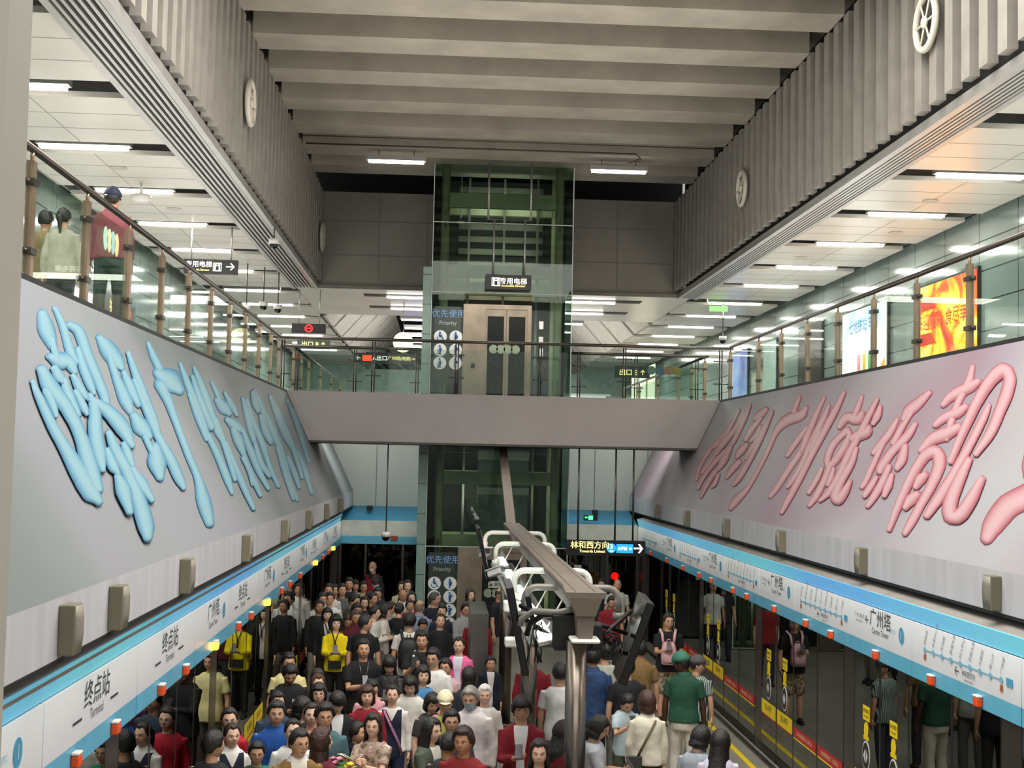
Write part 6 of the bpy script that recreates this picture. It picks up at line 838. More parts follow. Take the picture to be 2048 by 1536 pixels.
# ================================================================== CCTV
def dome(loc_top, drop, label, name='dome_camera'):
    t = thing(name, label, 'camera', loc_top)
    p = Vector(loc_top); q = p-Vector((0, 0, drop))
    MB().tube([p, q], .014, 8).build('drop_rod', M_steeld, t)
    MB().tube([q, q-Vector((0, 0, .1))], .1, 16).build('housing', M_white, t)
    MB().ell(q-Vector((0, 0, .11)), (.085, .085, .085)).build('dome', mat('0c0c0e', .08), t)
    return t
dome(D(-3.72, 28.4, 4.98), .3, 'white dome camera on a rod below the left grille beam')
dome(D(-5.1, 34, 4.9), .95, 'left white dome camera of the trio by the left ceiling')
dome(D(-4.75, 34.6, 4.9), .8, 'middle dark dome camera of the trio by the left ceiling')
dome(D(-4.45, 35.2, 4.9), .8, 'right dark dome camera of the trio by the left ceiling')
dome(D(8.4, 39.5, 4.9), .9, 'small black camera hanging below the green sign, far right aisle')
dome(D(-1.3, 31.9, .33), 1.85, 'whitish dome camera on long rod hanging from the footbridge, left of lift')
t = thing('ceiling_projector', 'round white projector-like fixture under the left aisle ceiling behind the capped man', 'ceiling fixture', D(-5.6, 24.2, 4.6))
MB().tube([D(-5.6, 24.2, 4.9), D(-5.6, 24.2, 4.72)], .02, 8).ell(D(-5.6, 24.2, 4.64), (.17, .17, .07)).build('body', M_white, t)
for x, y in ((-5.7, 22.9), (8.8, 23.5), (9.3, 26.8), (8.3, 30.4), (-5.5, 26.6)):
    tag(MB().disc(D(x, y, 4.895), (0, 0, -1), .13, up=(0, 1, 0)).build('ceiling_speaker', mat('bdb9b0', .5)), 'flat round ceiling speaker in an aisle ceiling panel', 'speaker', 'flush round ceiling speakers')
t = thing('exit_sign', 'small green glowing exit sign under far right aisle ceiling', 'sign', D(8.2, 39.3, 4.6)); MB().box(7.95, 8.5, 39.3, 39.35, 4.62, 4.78).build('sign_face', glow('faint_green', '8fe07a', 1.2), t)

# ================================================================== CENTRAL SERVICE BEAM
SX = 1.5; TOP = -1.33
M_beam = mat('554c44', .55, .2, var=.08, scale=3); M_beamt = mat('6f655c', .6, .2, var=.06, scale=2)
t = thing('service_beam', 'long grey-brown service beam running over the platform centre on steel poles', 'service beam', D(SX, 21, TOP-.6))
def trap(y0, y1, w0, w1, z0, z1, wb0, wb1): return [D(SX-wb0, y0, z0), D(SX+wb0, y0, z0), D(SX+wb1, y1, z0), D(SX-wb1, y1, z0), D(SX-w0, y0, z1), D(SX+w0, y0, z1), D(SX+w1, y1, z1), D(SX-w1, y1, z1)]
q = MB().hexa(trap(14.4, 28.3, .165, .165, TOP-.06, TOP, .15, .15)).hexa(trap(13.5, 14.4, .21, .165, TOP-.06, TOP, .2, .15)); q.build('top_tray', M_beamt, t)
q = MB()
for x in (-.1, .1): q.box(SX+x-.004, SX+x+.004, 13.6, 28.3, TOP, TOP+.004)
q.build('tray_seam', M_steeld, t)
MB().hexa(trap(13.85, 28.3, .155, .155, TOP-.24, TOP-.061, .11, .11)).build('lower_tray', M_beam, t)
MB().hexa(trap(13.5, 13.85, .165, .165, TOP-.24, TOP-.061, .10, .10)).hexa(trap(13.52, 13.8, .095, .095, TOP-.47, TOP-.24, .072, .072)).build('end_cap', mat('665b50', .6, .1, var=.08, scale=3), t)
MB().hexa([D(SX-.1, 28.2, TOP-.1), D(SX+.1, 28.2, TOP-.1), D(SX+.1, 33.0, .33), D(SX-.1, 33.0, .33), D(SX-.1, 28.2, TOP-.02), D(SX+.1, 28.2, TOP-.02), D(SX+.1, 33.0, .38), D(SX-.1, 33.0, .38)]).box(SX-.012, SX+.012, 28, 28.01, TOP, TOP+.01).build('rising_tray', M_beamt, t)
MB().box(SX-.15, SX+.15, 13.45, 13.8, TOP-.51, TOP-.47).build('cap_plate', M_white, t, bevel=.02)
M_strip = glow('strip_tube', 'fffdf6', 7)
# light strip under left side with clear glass shade
for i, (a, b_) in enumerate(((14.2, 15.6), (16.0, 17.4), (18.4, 19.9), (21.2, 22.7), (24.0, 25.6))):
    l = thing('strip_light', 'bright white strip light under the left side of the service beam', 'strip light', D(1.15, (a+b_)/2, -2.0), 'strip lights under the service beam')
    MB().hexa([D(1.08, a, -1.98), D(1.26, a, -1.93), D(1.26, b_, -1.93), D(1.08, b_, -1.98), D(1.07, a, -1.94), D(1.25, a, -1.89), D(1.25, b_, -1.89), D(1.07, b_, -1.94)]).build('housing', M_alu, l)
    MB().box(1.11, 1.22, a, b_, -1.9, -1.86).build('diffuser', M_strip, l)
    MB().tube([D(1.2, (a+b_)/2, -1.9), D(1.4, (a+b_)/2, TOP-.2)], .012, 6).build('bracket', M_alu, l)
MB().box(1.0, 1.42, 14.6, 26, -2.04, -2.01).build('white_shelf', mat('77756f', .45), t)
for a in (14.2, 17.0, 20.2): MB().box(1.02, 1.03, a, a+2.6, -1.95, -1.5).build('clear_panel', M_glassrail, t)
# poles
for i, (x, y, r, lab) in enumerate(((1.43, 13.7, .097, 'thick mottled steel pole carrying the near end of the service beam'), (1.25, 18.2, .1, 'middle steel pole under the service beam'), (1.22, 24.0, .1, 'far steel pole under the service beam left of it'))):
    p = thing('steel_pole', lab, 'pole', D(x, y, -4.75))
    MB().tube([D(x, y, -4.75), D(x, y, TOP-.51 if i == 0 else -2.02)], r, 24).build('tube', mat('6f675e', .27, .95, var=.18, scale=1.6), p)
    MB().tube([D(x, y, -4.75), D(x, y, -4.7)], r+.05, 24).build('base_plate', M_steeld, p)
tag(MB().box(.55, .85, 22.5, 24.5, -4.75, -2.6).build('steel_screen', mat('8b8a86', .25, .8, var=.06)), 'grey upright steel panel left of the far pole', 'panel')
# arches with cameras
M_wp = mat('d9dcd2', .3, var=.02); M_gp = mat('74716a', .35, var=.04)
def arch(y, xl_, xr_, h, m, lab, r=.036, drop=.28):
    a = thing('camera_arm', lab, 'bracket', D((xl_+xr_)/2, y, h))
    c = .14
    P = [D(xl_, y, h-drop)]+[D(xl_+c-c*math.cos(g), y, h-c+c*math.sin(g)) for g in [math.pi/2*i/5 for i in range(6)]]+[D(xr_-c+c*math.sin(g), y, h-c+c*math.cos(g)) for g in [math.pi/2*i/5 for i in range(6)]]+[D(xr_, y, h-drop)]
    MB().tube(P, r, 12).build('pipe', m, a)
    for x in (xl_, xr_): MB().tube([D(x, y, h-drop), D(x, y, h-drop-.08)], r*1.6, 12).build('flange', m, a)
    return a
arch(15.5, 1.0, 2.1, -1.47, M_gp, 'grey bent pipe arm crossing the near end of the service beam')
arch(17.2, .97, 1.95, -1.42, M_wp, 'white bent pipe arm behind the near grey arm')
arch(22.6, .95, 1.95, -1.42, M_wp, 'white bent pipe arm with bullet cameras midway along the beam')
arch(26.0, .88, 2.05, -1.42, M_wp, 'farthest white bent pipe arm over the service beam')
def bullet(x, y, h, yaw, lab):
    t = thing('bullet_camera', lab, 'camera', D(x, y, h))
    R_ = Matrix.Rotation(yaw, 3, 'Z') @ Matrix.Rotation(math.radians(-18), 3, 'X'); c = D(x, y, h)
    MB().lbox(c, (.13, .3, .1), 0, R_).build('housing', M_white, t, bevel=.02)
    MB().lbox(c+R_ @ Vector((0, -.02, .06)), (.16, .36, .015), 0, R_).build('sun_shield', M_white, t)
    MB().lbox(c+R_ @ Vector((0, -.153, 0)), (.1, .01, .08), 0, R_).build('lens', M_dark, t)
    MB().tube([c+Vector((0, 0, .05)), c+Vector((0, 0, .2))], .045, 12).build('mount', M_white, t)
bullet(.88, 26.0, -1.83, .3, 'white bullet camera on the far arm, left side'); bullet(.97, 22.6, -1.9, .7, 'white bullet camera under the midway arm, left side')
bullet(1.98, 22.6, -1.9, -.5, 'white bullet camera under the midway arm, right side'); bullet(2.05, 26.0, -1.83, -.4, 'white bullet camera on the far arm, right side')
t = thing('white_camera_unit', 'white camera unit under the near white arm by the left screen', 'camera', D(.93, 17.2, -2.0))
MB().lbox(D(.95, 17.2, -1.88), (.2, .2, .12)).build('housing', M_white, t, bevel=.02); MB().ell(D(.95, 17.1, -2.0), (.06, .06, .05)).build('dome', M_dark, t)
MB().lbox(D(.95, 16.9, -2.3), (.18, .2, .1)).build('lower_housing', M_white, t, bevel=.02)
# screens
def screen(name, lab, P, th, lit=None):
    """P: top-near, top-far, bottom-far, bottom-near corners (metres)"""
    t = thing('display_screen', lab, 'screen', P[3]); n = (P[1]-P[0]).cross(P[3]-P[0]).normalized()*th
    q = MB().hexa([P[3], P[2], P[2]+n, P[3]+n, P[0], P[1], P[1]+n, P[0]+n]); q.build('casing', mat('0b0b0c', .18, var=.02), t, bevel=.008)
    if lit:
        c = sum(P, Vector())/4; Q = [c+(p-c)*.92-n*.05 for p in P]; MB().quad(Q).build('display', lit, t)
    return t
screen('s', 'black display screen seen edge-on at the left of the near beam end', [D(.80, 14.3, -1.36), D(.82, 15.4, -1.36), D(1.03, 15.4, -2.32), D(.99, 14.3, -2.30)], .07)
screen('s', 'second short black display screen edge inside the left one', [D(1.0, 14.6, -1.48), D(1.02, 15.2, -1.48), D(1.12, 15.2, -1.85), D(1.09, 14.6, -1.85)], .05)
screen('s', 'wide tilted black display screen right of the near beam end', [D(2.25, 14.3, -1.50), D(2.30, 15.3, -1.48), D(2.02, 15.3, -2.42), D(1.95, 14.3, -2.38)], -.08)
screen('s', 'distant tilted display screen with teal picture left of the beam', [D(.75, 25.2, -1.28), D(.75, 26.6, -1.28), D(.98, 26.6, -2.3), D(.98, 25.2, -2.3)], .06, ramp_mat('screen_picture', [(.35, '2b8f93'), (.5, 'd9b8b0'), (.65, '2f6f9a'), (.8, 'c25a5a')], 1.5, emit=.9))
t = thing('equipment_box', 'black equipment box hung left under the near beam end', 'equipment box', D(1.4, 14, -2.0))
MB().box(1.19, 1.44, 13.85, 14.2, -1.94, -1.6).build('case', mat('0e0e0f', .4), t, bevel=.01); MB().box(1.22, 1.72, 13.86, 14.2, -1.97, -1.94).build('base_bar', M_black, t)
q = MB().box(1.6, 1.72, 13.86, 14.2, -1.94, -1.7); q.build('case', mat('0e0e0f', .4), t, bevel=.01)
for lab, segs in (('left', (((1.25, 14.3, -1.72), (.9, 14.7, -1.6)), ((1.25, 14.3, -1.9), (.95, 14.8, -1.75)))), ('right', (((1.68, 14.2, -1.72), (2.1, 14.8, -1.9)), ((1.68, 14.2, -1.92), (2.15, 14.8, -1.65)), ((1.68, 14.2, -1.82), (2.05, 14.7, -2.1))))):
    t = thing('screen_bracket', 'black strut bracket carrying the %s display screen by the near beam end' % lab, 'bracket', D(*segs[0][0]))
    for a, b_ in segs: MB().tube([D(*a), D(*b_)], .022, 8).build('strut', M_black, t)
random.seed(3)
def cable(pts, r, nm, lab, grp): return tag(MB().tube([D(*p) for p in pts], r, 6).build(nm, mat('0c0c0d', .5)), lab, 'cable', grp)
for i in range(7):
    cx, cz, rr = 1.86+random.uniform(-.05, .04), -1.98+random.uniform(-.08, .06), random.uniform(.06, .13)
    pts = [(cx+rr*math.cos(a), 14.3+.03*math.sin(3*a), cz+rr*1.25*math.sin(a)) for a in [2*math.pi*k/16 for k in range(17)]]
    cable(pts, .007, 'cable_loop', 'black loop of coiled cable hanging right of the near pole', 'coiled black cables by the right screen')
for i in range(5):
    x0 = 1.0+.03*i; pts = [(x0+random.uniform(-.03, .05), 14.5, -1.75-.11*k) for k in range(5)]
    cable(pts, .006, 'dangling_cable', 'thin black dangling cable left of the near pole', 'dangling cables by the left screen')
o = cable([(1.45, 13.9, -1.62), (1.3, 13.9, -1.6), (1.1, 14.0, -1.62), (.98, 14.1, -1.72), (.95, 14.2, -1.85)], .03, 'cable_conduit', 'thick curved black conduit left of the near beam end', None)
tag(MB().tube([D(1.45, 13.8, -1.52), D(1.25, 13.9, -1.58), D(1.0, 14.0, -1.58), D(.88, 14.1, -1.68), D(.87, 14.1, -1.75)], .03, 10).build('pipe_arm', M_gp), 'short grey curved pipe arm left of the near beam end', 'bracket')
M_rods = M_steeld
for x, y, lab in ((-1.25, 31.8, 0), ):
    pass
for x, lab in ((-1.95, 'small black camera on a bracket on the blue soffit, left of the lift'), (4.4, 'small black camera on a bracket on the blue soffit above the green exit sign')):
    t = thing('wall_camera', lab, 'camera', D(x, 37.6, -1.5))
    MB().tube([D(x, 37.9, -1.46), D(x, 37.5, -1.36)], .02, 8).build('bracket', M_dark, t)
    MB().lbox(D(x-.05, 37.3, -1.42), (.12, .3, .12)).build('housing', M_black, t, bevel=.01)
t = thing('red_call_box', 'small red box mounted at the lower edge of the end header left of the lift', 'call box', D(-1.25, 35.9, -2.2)); MB().box(-1.33, -1.15, 35.93, 35.99, -2.22, -2.1).build('case', mat('a8402c', .5), t, bevel=.008)

PEOPLE = [
(('A', 870, 80, 1.72, -30, -30, 10, 'down', 'bald', '1c1a19', 'vest', '20222c', 'a3182c', '202024', 'mask', 'bald man in white face mask and red vest standing above the far crowd'), -1.491, 30.113, 0.12),
(('A', 700, 195, 1.74, -10, 0, 5, 'down', 'short', '1c1a19', 'tee', '1b1b1e', '', '202024', '', 'dark-haired man in black top at the far left of the platform end'), -1.817, 27.068, 0.0),
(('A', 745, 215, 1.576, -20, 0, 5, 'down', 'bob', '1c1a19', 'tee', 'c9c0a8', '', '202024', '', 'person in pale top between far dark-haired heads near the end screen'), -1.761, 28.248, 0.0),
(('A', 800, 220, 1.61, -10, 10, 8, 'down', 'short', '1c1a19', 'tee', 'b9a98a', '', '303034', 'glasses', 'person in light top and glasses just below the masked bald man'), -1.568, 27.749, 0.0),
(('A', 885, 195, 1.654, -40, 0, 5, 'down', 'cap', '1c1a19', 'tee', '1d1d22', '25262b', '202024', 'mask', 'person in dark grey cap and mask beside the red vest'), -1.338, 28.124, 0.0),
(('A', 650, 240, 1.705, -5, 10, 0, 'down', 'short', '1c1a19', 'tee', '5c615c', '', '25252a', 'strap', 'man in grey tee with dark shoulder strap at far left'), -1.884, 26.056, 0.0),
(('A', 598, 245, 1.64, 10, 0, 0, 'down', 'short', '1c1a19', 'tee', '4a3a32', '', '25252a', '', 'short dark-haired person half hidden behind the grey tee man'), -2.066, 26.573, 0.0),
(('A', 545, 240, 1.735, 20, 0, 0, 'down', 'short', '1c1a19', 'shirt', 'd9d6cf', '', '25252a', '', 'man in white shirt far left by the open train door'), -2.108, 25.7, 0.0),
(('A', 455, 300, 1.727, 30, 30, 5, 'down', 'short', '1c1a19', 'shirt', 'dcdcd8', '', '8a8880', 'glasses', 'bespectacled man in white shirt beside left door post looking right'), -2.108, 24.143, 0.0),
(('A', 560, 300, 1.693, 10, 10, 0, 'down', 'short', '1c1a19', 'tee', 'e2e0da', '', '303030', '', 'crop-haired man in white tee in front of the grey tee man'), -2.0, 24.514, 0.0),
(('A', 725, 305, 1.74, 60, 60, 15, 'down', 'short', '1c1a19', 'jacket', '35382c', '2c2e26', '2c2c2c', '', 'man in olive jacket bending with broad back turned'), -1.54, 23.994, 0.0),
(('A', 1070, 225, 1.605, -10, 0, 0, 'down', 'long', '1c1a19', 'tee', 'd8d2b4', '', '303030', '', 'woman with long black hair in cream top far right by teal column'), -0.776, 27.787, 0.0),
(('A', 1110, 215, 1.675, -30, 0, 0, 'down', 'long', '1c1a19', 'tee', '1d1d20', '', '303030', '', 'dark-haired woman half hidden next to the teal column'), -0.648, 27.365, 0.0),
(('A', 1075, 275, 1.685, 30, 20, 12, 'down', 'balding', '6b645c', 'shirt', 'dedbd0', '', '403c38', '', 'balding tanned man in white shirt looking down'), -0.694, 25.478, 0.0),
(('A', 1140, 295, 1.593, -20, 0, 5, 'down', 'long', '1c1a19', 'tee', '8b2a3a', '', '303030', '', 'woman with parted dark hair behind boy in maroon'), -0.525, 25.884, 0.0),
(('A', 1125, 352, 1.524, 10, 20, 0, 'down', 'short', '1c1a19', 'tee', '6b1420', '', '303030', '', 'boy in maroon top facing camera near teal column'), -0.545, 25.064, 0.0),
(('A', 1195, 355, 1.696, 170, 150, 0, 'down', 'balding', '7a6a5a', 'shirt', '8793ad', '', '303030', '', 'bald man in pale blue shirt seen from behind'), -0.335, 23.392, 0.0),
(('A', 1295, 300, 1.74, 150, 70, 0, 'down', 'short', '4a4642', 'tee', '1a1e2c', '', '25252a', '', 'grey-haired man in navy tee before the wheelchair symbol'), -0.093, 24.349, 0.0),
(('A', 1355, 380, 1.661, 10, 0, 10, 'down', 'short', '1c1a19', 'tee', '22242a', '', '25252a', '', 'dark-haired man in charcoal tee standing behind the black jacket woman'), 0.064, 23.205, 0.0),
(('A', 1550, 280, 1.64, 30, 30, 0, 'down', 'long', '2a1c18', 'tee', 'b06a78', '', '303030', '', 'long-haired woman in dusty pink top by lift shaft glass'), 0.605, 26.008, 0.0),
(('A', 1755, 265, 1.74, 60, 60, 10, 'down', 'balding', '3a3430', 'tee', '151826', '', '8a8478', '', 'man with receding hair in dark navy walking right of the lift'), 1.149, 25.489, 0.0),
(('A', 1520, 365, 1.723, 10, 20, 10, 'phoneR', 'short', '1c1a19', 'shirt', '8f8f90', '', '6a6a6a', 'glasses', 'man in grey open shirt and glasses holding up a phone'), 0.466, 23.028, 0.0),
(('A', 1605, 415, 1.68, 165, 80, 0, 'down', 'short', '1c1a19', 'tee', '8e1320', '', '16161a', '', 'person in crimson sweater turned away near the steel frame'), 0.658, 22.352, 0.0),
(('A', 1340, 450, 1.64, 5, 10, 0, 'down', 'pony', '1c1a19', 'jacket', '131316', '1c1c20', '16161a', '', 'woman in black jacket with white piping and swept fringe'), 0.029, 21.903, 0.0),
(('A', 1210, 472, 1.52, 20, 20, 30, 'down', 'short', '1c1a19', 'tee', '4a3c58', '', '202024', '', 'person in purple top bending behind the black backpack man'), -0.279, 22.449, 0.0),
(('A', 1050, 375, 1.603, 170, 150, 0, 'down', 'bun', '1c1a19', 'tee', '18181b', '', '202024', '', 'woman with tied-up black hair in black top seen from behind'), -0.703, 23.746, 0.0),
(('A', 985, 365, 1.582, 120, 90, 5, 'down', 'short', '1c1a19', 'tee', 'a8a096', '', '303034', 'glasses', 'bespectacled person in beige behind the cream cardigan women'), -0.882, 24.148, 0.0),
(('A', 940, 388, 1.605, 80, 90, 5, 'phone2', 'bob', '1c1a19', 'tee', 'dad6cc', '', '6e6a60', '', 'woman in off-white top holding phone, second of the pair'), -0.964, 23.391, 0.0),
(('A', 872, 395, 1.631, 75, 80, 5, 'phone2', 'short', '1c1a19', 'sweater', 'd6d4cb', '', '77756a', '', 'short-haired woman in cream v-neck sweater and grey trousers'), -1.112, 22.977, 0.0),
(('A', 905, 255, 1.66, 40, 0, 20, 'down', 'short', '1c1a19', 'tee', '2a2426', '', '303034', '', 'dark-haired head just left of white tops, far back'), -1.188, 26.218, 0.0),
(('A', 845, 285, 1.626, 0, 0, 35, 'down', 'bob', '2a1f1a', 'tee', '33292a', '', '303034', '', 'brown-haired woman with lowered head in middle of far crowd'), -1.325, 25.7, 0.0),
(('A', 805, 325, 1.605, 0, 10, 10, 'down', 'long', '1c1a19', 'tee', '2b2226', '', '303034', '', 'woman with dark fringe left of brown-haired bowed head'), -1.383, 24.842, 0.0),
(('A', 860, 300, 1.63, 40, 50, 5, 'down', 'short', '1c1a19', 'tee', '60202a', '', '303034', '', 'short-haired profile in dark red among far crowd'), -1.261, 25.265, 0.0),
(('A', 748, 372, 1.719, 40, 30, 10, 'down', 'short', '1c1a19', 'tee', '33322c', '', '303034', '', 'man with wavy black hair behind the maroon polo man'), -1.393, 22.638, 0.0),
(('A', 745, 420, 1.703, 40, 20, 10, 'down', 'short', '4a3f38', 'polo', '4e0d22', '', '303034', '', 'older man in maroon polo shirt with thinning hair'), -1.345, 21.778, 0.0),
(('A', 700, 462, 1.555, 30, 0, 10, 'down', 'short', '3a2c22', 'tee', 'ee5a14', '', '303034', '', 'person in bright orange top half hidden by maroon polo'), -1.473, 22.199, 0.0),
(('A', 805, 460, 1.74, 170, 95, 0, 'down', 'short', '26262a', 'tee', '121215', '', '181818', '', 'man in black tee turned away with greying black hair'), -1.145, 20.701, 0.0),
(('A', 605, 470, 1.622, 5, 15, -5, 'phone2', 'curly', '1c1a19', 'sweater', 'f2dc00', '2a2610', '131316', 'pouch', 'smiling woman with curly black hair in bright yellow sweater'), -1.638, 21.45, 0.0),
(('A', 545, 410, 1.62, 15, 10, 0, 'down', 'bob', '1c1a19', 'jacket', '0f0f12', 'c9c4bc', '121214', '', 'woman with black bob in long black coat beside yellow sweater'), -1.876, 22.65, 0.0),
(('A', 485, 355, 1.66, 20, 25, 0, 'down', 'short', '1c1a19', 'jacket', '131315', '1a1a1c', 'a9a69c', '', 'ruddy-faced person in black jacket and pale trousers'), -2.097, 23.476, 0.0),
(('A', 800, 632, 1.766, 10, 10, 0, 'phoneR', 'short', '1c1a19', 'tee', '111114', '', '1a1a1e', 'necklace', 'large man in black oversized tee with silver necklace and phone'), -0.983, 17.76, 0.0),
(('A', 985, 735, 1.615, -5, 0, 25, 'phone2', 'bangs', '1c1a19', 'tee', '1d1b1e', '6a655e', '202024', '', 'young woman with fringe in black dotted dress looking at phone'), -0.621, 17.509, 0.0),
(('A', 1215, 572, 1.76, -10, -5, 5, 'chest', 'short', '1c1a19', 'tee', '141417', '', '202024', 'strap', 'broad man in black tee raising phone, white strap across'), -0.218, 18.758, 0.0),
(('A', 1125, 447, 1.78, 180, 165, 0, 'down', 'short', '1c1a19', 'tee', 'dedcd2', '', '35353a', 'backpack', 'man from behind in cream tee carrying black backpack'), -0.444, 20.691, 0.0),
(('A', 1300, 690, 1.757, -20, -20, 10, 'down', 'short', '1c1a19', 'tee', 'e6e4df', '', '35353a', 'glasses,print', 'man in glasses and white tee with green emblem print'), -0.04, 17.15, 0.0),
(('A', 1475, 615, 1.64, -10, -10, 5, 'down', 'pony', '1c1a19', 'jacket', 'ef6aa4', 'd7d4e2', '6a6c7a', '', 'woman in hot pink open shirt over pale lilac blouse'), 0.307, 19.076, 0.0),
(('A', 1385, 765, 1.562, -20, -20, 5, 'down', 'short', '1c1a19', 'tee', 'c4a0a8', '', '303034', 'glasses', 'bespectacled face peeping beside the pink shirt'), 0.121, 17.56, 0.0),
(('A', 1540, 830, 1.6, 178, 170, 0, 'down', 'longlong', '1c1a19', 'tee', '2c2c33', '', '202024', '', 'woman from behind with very long black hair'), 0.39, 16.572, 0.0),
(('A', 1695, 752, 1.32, 5, 10, 0, 'down', 'short', '1c1a19', 'jacket', '15182a', 'd9d6d0', '1c1e28', '', 'young boy in navy and cream varsity jacket by steel pole'), 0.773, 19.422, 0.0),
(('A', 1218, 820, 1.62, 5, 10, 0, 'down', 'bob', '1c1a19', 'tee', '4d86b5', '', '303034', '', 'short-haired woman in blue sleeveless top'), -0.176, 16.509, 0.0),
(('A', 1135, 875, 1.592, 0, -5, 25, 'hold', 'bob', '1c1a19', 'tee', 'dcdad2', '', '9a968e', '', 'woman with black bob in white top looking down'), -0.31, 16.08, 0.0),
(('A', 1560, 955, 1.746, -10, -15, 15, 'down', 'short', '8a8680', 'shirt', 'd8d0ce', '', '555a5c', 'mask2', 'grey-haired elderly man in blue surgical mask and white shirt'), 0.374, 14.421, 0.0),
(('A', 1655, 950, 1.58, 5, 0, 5, 'down', 'short', 'd0ccc6', 'jacket', 'cfcac0', 'e0dcd8', '5a5a60', '', 'white-haired elderly woman in pale jacket smiling'), 0.557, 15.464, 0.0),
(('A', 1375, 995, 1.623, -10, 0, 5, 'down', 'cap', '2a2020', 'jacket', 'd59aa6', 'a9ad5a', '303034', 'glasses,creamcap', 'person in cream baseball cap and glasses with pink vest'), 0.095, 14.761, 0.0),
(('A', 1275, 995, 1.55, 25, 20, 25, 'down', 'bob', '1c1a19', 'tee', '3d393c', '', '303034', '', 'woman with black bob and charcoal sleeves leaning forward'), -0.063, 15.172, 0.0),
(('A', 1005, 955, 1.534, 0, 0, 0, 'down', 'pony', '2a211e', 'vest', 'ded9d4', '1a1f3a', '1b2040', 'strap2', 'schoolgirl in navy vest over white shirt with patterned strap'), -0.511, 15.612, 0.0),
(('A', 850, 893, 1.576, 20, 20, 30, 'down', 'bun', '1c1a19', 'tee', 'e0a4ae', '', '303034', '', 'woman in pale pink leaning behind the maroon top woman'), -0.786, 15.956, 0.0),
(('A', 825, 958, 1.6, 5, 5, 0, 'down', 'bob', '3a1f1a', 'tee', '8c1526', '', '28282c', '', 'older woman with short reddish-brown hair in maroon top'), -0.785, 15.173, 0.0),
(('A', 615, 985, 1.62, 10, 10, 25, 'down', 'bangs', '1c1a19', 'jacket', '17171b', 'e0e0e0', '202024', '', 'woman with glossy black hair in black jacket over white shirt'), -1.091, 14.787, 0.0),
(('A', 485, 943, 1.6, -5, 5, 0, 'down', 'bob', '1c1a19', 'tee', '5a3450', '', '202024', 'glasses', 'woman in round glasses and plum top with black bob'), -1.337, 15.274, 0.0),
(('A', 478, 880, 1.59, 10, 15, 0, 'down', 'long', '4a2f22', 'tee', '4a3340', '', '202024', '', 'woman with long brown hair behind the plum top woman'), -1.412, 15.955, 0.0),
(('A', 475, 835, 1.576, 10, 10, 10, 'down', 'short', '2c2320', 'tee', '3c3430', '', '202024', '', 'person with flat dark hair at very back of brown-haired woman'), -1.469, 16.519, 0.0),
(('A', 280, 780, 1.714, 20, 15, 35, 'phoneR', 'short', '1c1a19', 'tee', '16171b', '', '202024', '', 'man in black long-sleeved top looking down at his hands'), -1.775, 16.203, 0.0),
(('A', 272, 722, 1.66, 10, 15, 10, 'down', 'short', '1c1a19', 'tee', 'e4d79a', '', '55504a', '', 'person in pale yellow top behind man looking down'), -1.906, 17.246, 0.0),
(('A', 190, 1002, 1.606, 20, 25, 0, 'down', 'short', '1c1a19', 'tee', '2c3e52', '', '202024', 'glasses', 'bespectacled man half hidden behind the blue polo man'), -1.734, 14.67, 0.0),
(('A', 187, 1062, 1.701, 5, 10, 5, 'down', 'short', '201e1e', 'polo', '1a4f9c', '', '2c2c30', '', 'middle-aged man in royal blue polo shirt'), -1.614, 13.644, 0.0),
(('A', 358, 1040, 1.61, 60, 65, 5, 'down', 'bob', '1c1a19', 'tee', '1f1f24', '', '202024', '', 'woman with short black hair in side profile wearing black'), -1.442, 14.341, 0.0),
(('A', 438, 1083, 1.623, 5, 5, 0, 'down', 'bun', '2a201c', 'tee', 'e3a18c', '', '202024', '', 'woman in peach top with hair tied back'), -1.282, 13.932, 0.0),
(('A', 528, 1083, 1.706, 10, 10, 5, 'down', 'spiky', '1c1a19', 'tee', '47686f', '', '202024', 'glasses', 'man in glasses and slate teal tee with spiky hair'), -1.113, 13.484, 0.0),
(('A', 302, 1195, 1.612, 10, 15, 0, 'down', 'pony', '1c1a19', 'tee', 'dfddd8', '', '202024', '', 'woman in white top with pulled-back hair beside blue polo man'), -1.391, 13.143, 0.0),
(('A', 342, 1262, 1.704, 15, 30, 5, 'down', 'short', '1c1a19', 'jacket', '7c5f33', 'cfc8ba', '202024', 'glasses', 'man in tan jacket over open white collar'), -1.242, 12.239, 0.0),
(('A', 495, 1268, 1.616, 150, 110, 0, 'down', 'curlylong', '3a241b', 'tee', '5f1326', '', '202024', '', 'woman with long wavy brown hair turned away in burgundy'), -1.081, 12.648, 0.0),
(('A', 752, 1215, 1.35, 140, 70, 0, 'down', 'short', '1c1a19', 'tee', '14182a', '', '202024', '', 'small boy in dark navy jacket with head turned away'), -0.843, 14.369, 0.0),
(('A', 875, 1155, 1.62, -5, -10, 5, 'clasp', 'longlong', '221a18', 'tee', 'a99584', '6e5545', '202024', '', 'smiling woman with long dark hair in floral blouse clasping hands'), -0.617, 13.435, 0.0),
(('A', 1418, 1125, 1.635, 0, 5, 5, 'down', 'short', '1c1a19', 'tee', '44444a', '', '202024', 'glasses', 'man with glasses and receding crew cut in dark grey tee'), 0.154, 13.628, 0.0),
(('A', 1270, 1190, 1.615, 50, 55, 5, 'phoneR', 'longlong', '1c1a19', 'jacket', '4c5648', 'd8d2c4', '202024', '', 'woman in profile with long black hair and sage green jacket'), -0.055, 13.241, 0.0),
(('A', 1510, 1252, 1.696, -20, -20, 5, 'down', 'spiky', '2a1a16', 'tee', '7c1a1c', '', '202024', '', 'man in brick red tee, frontmost in the crowd'), 0.265, 12.422, 0.0),
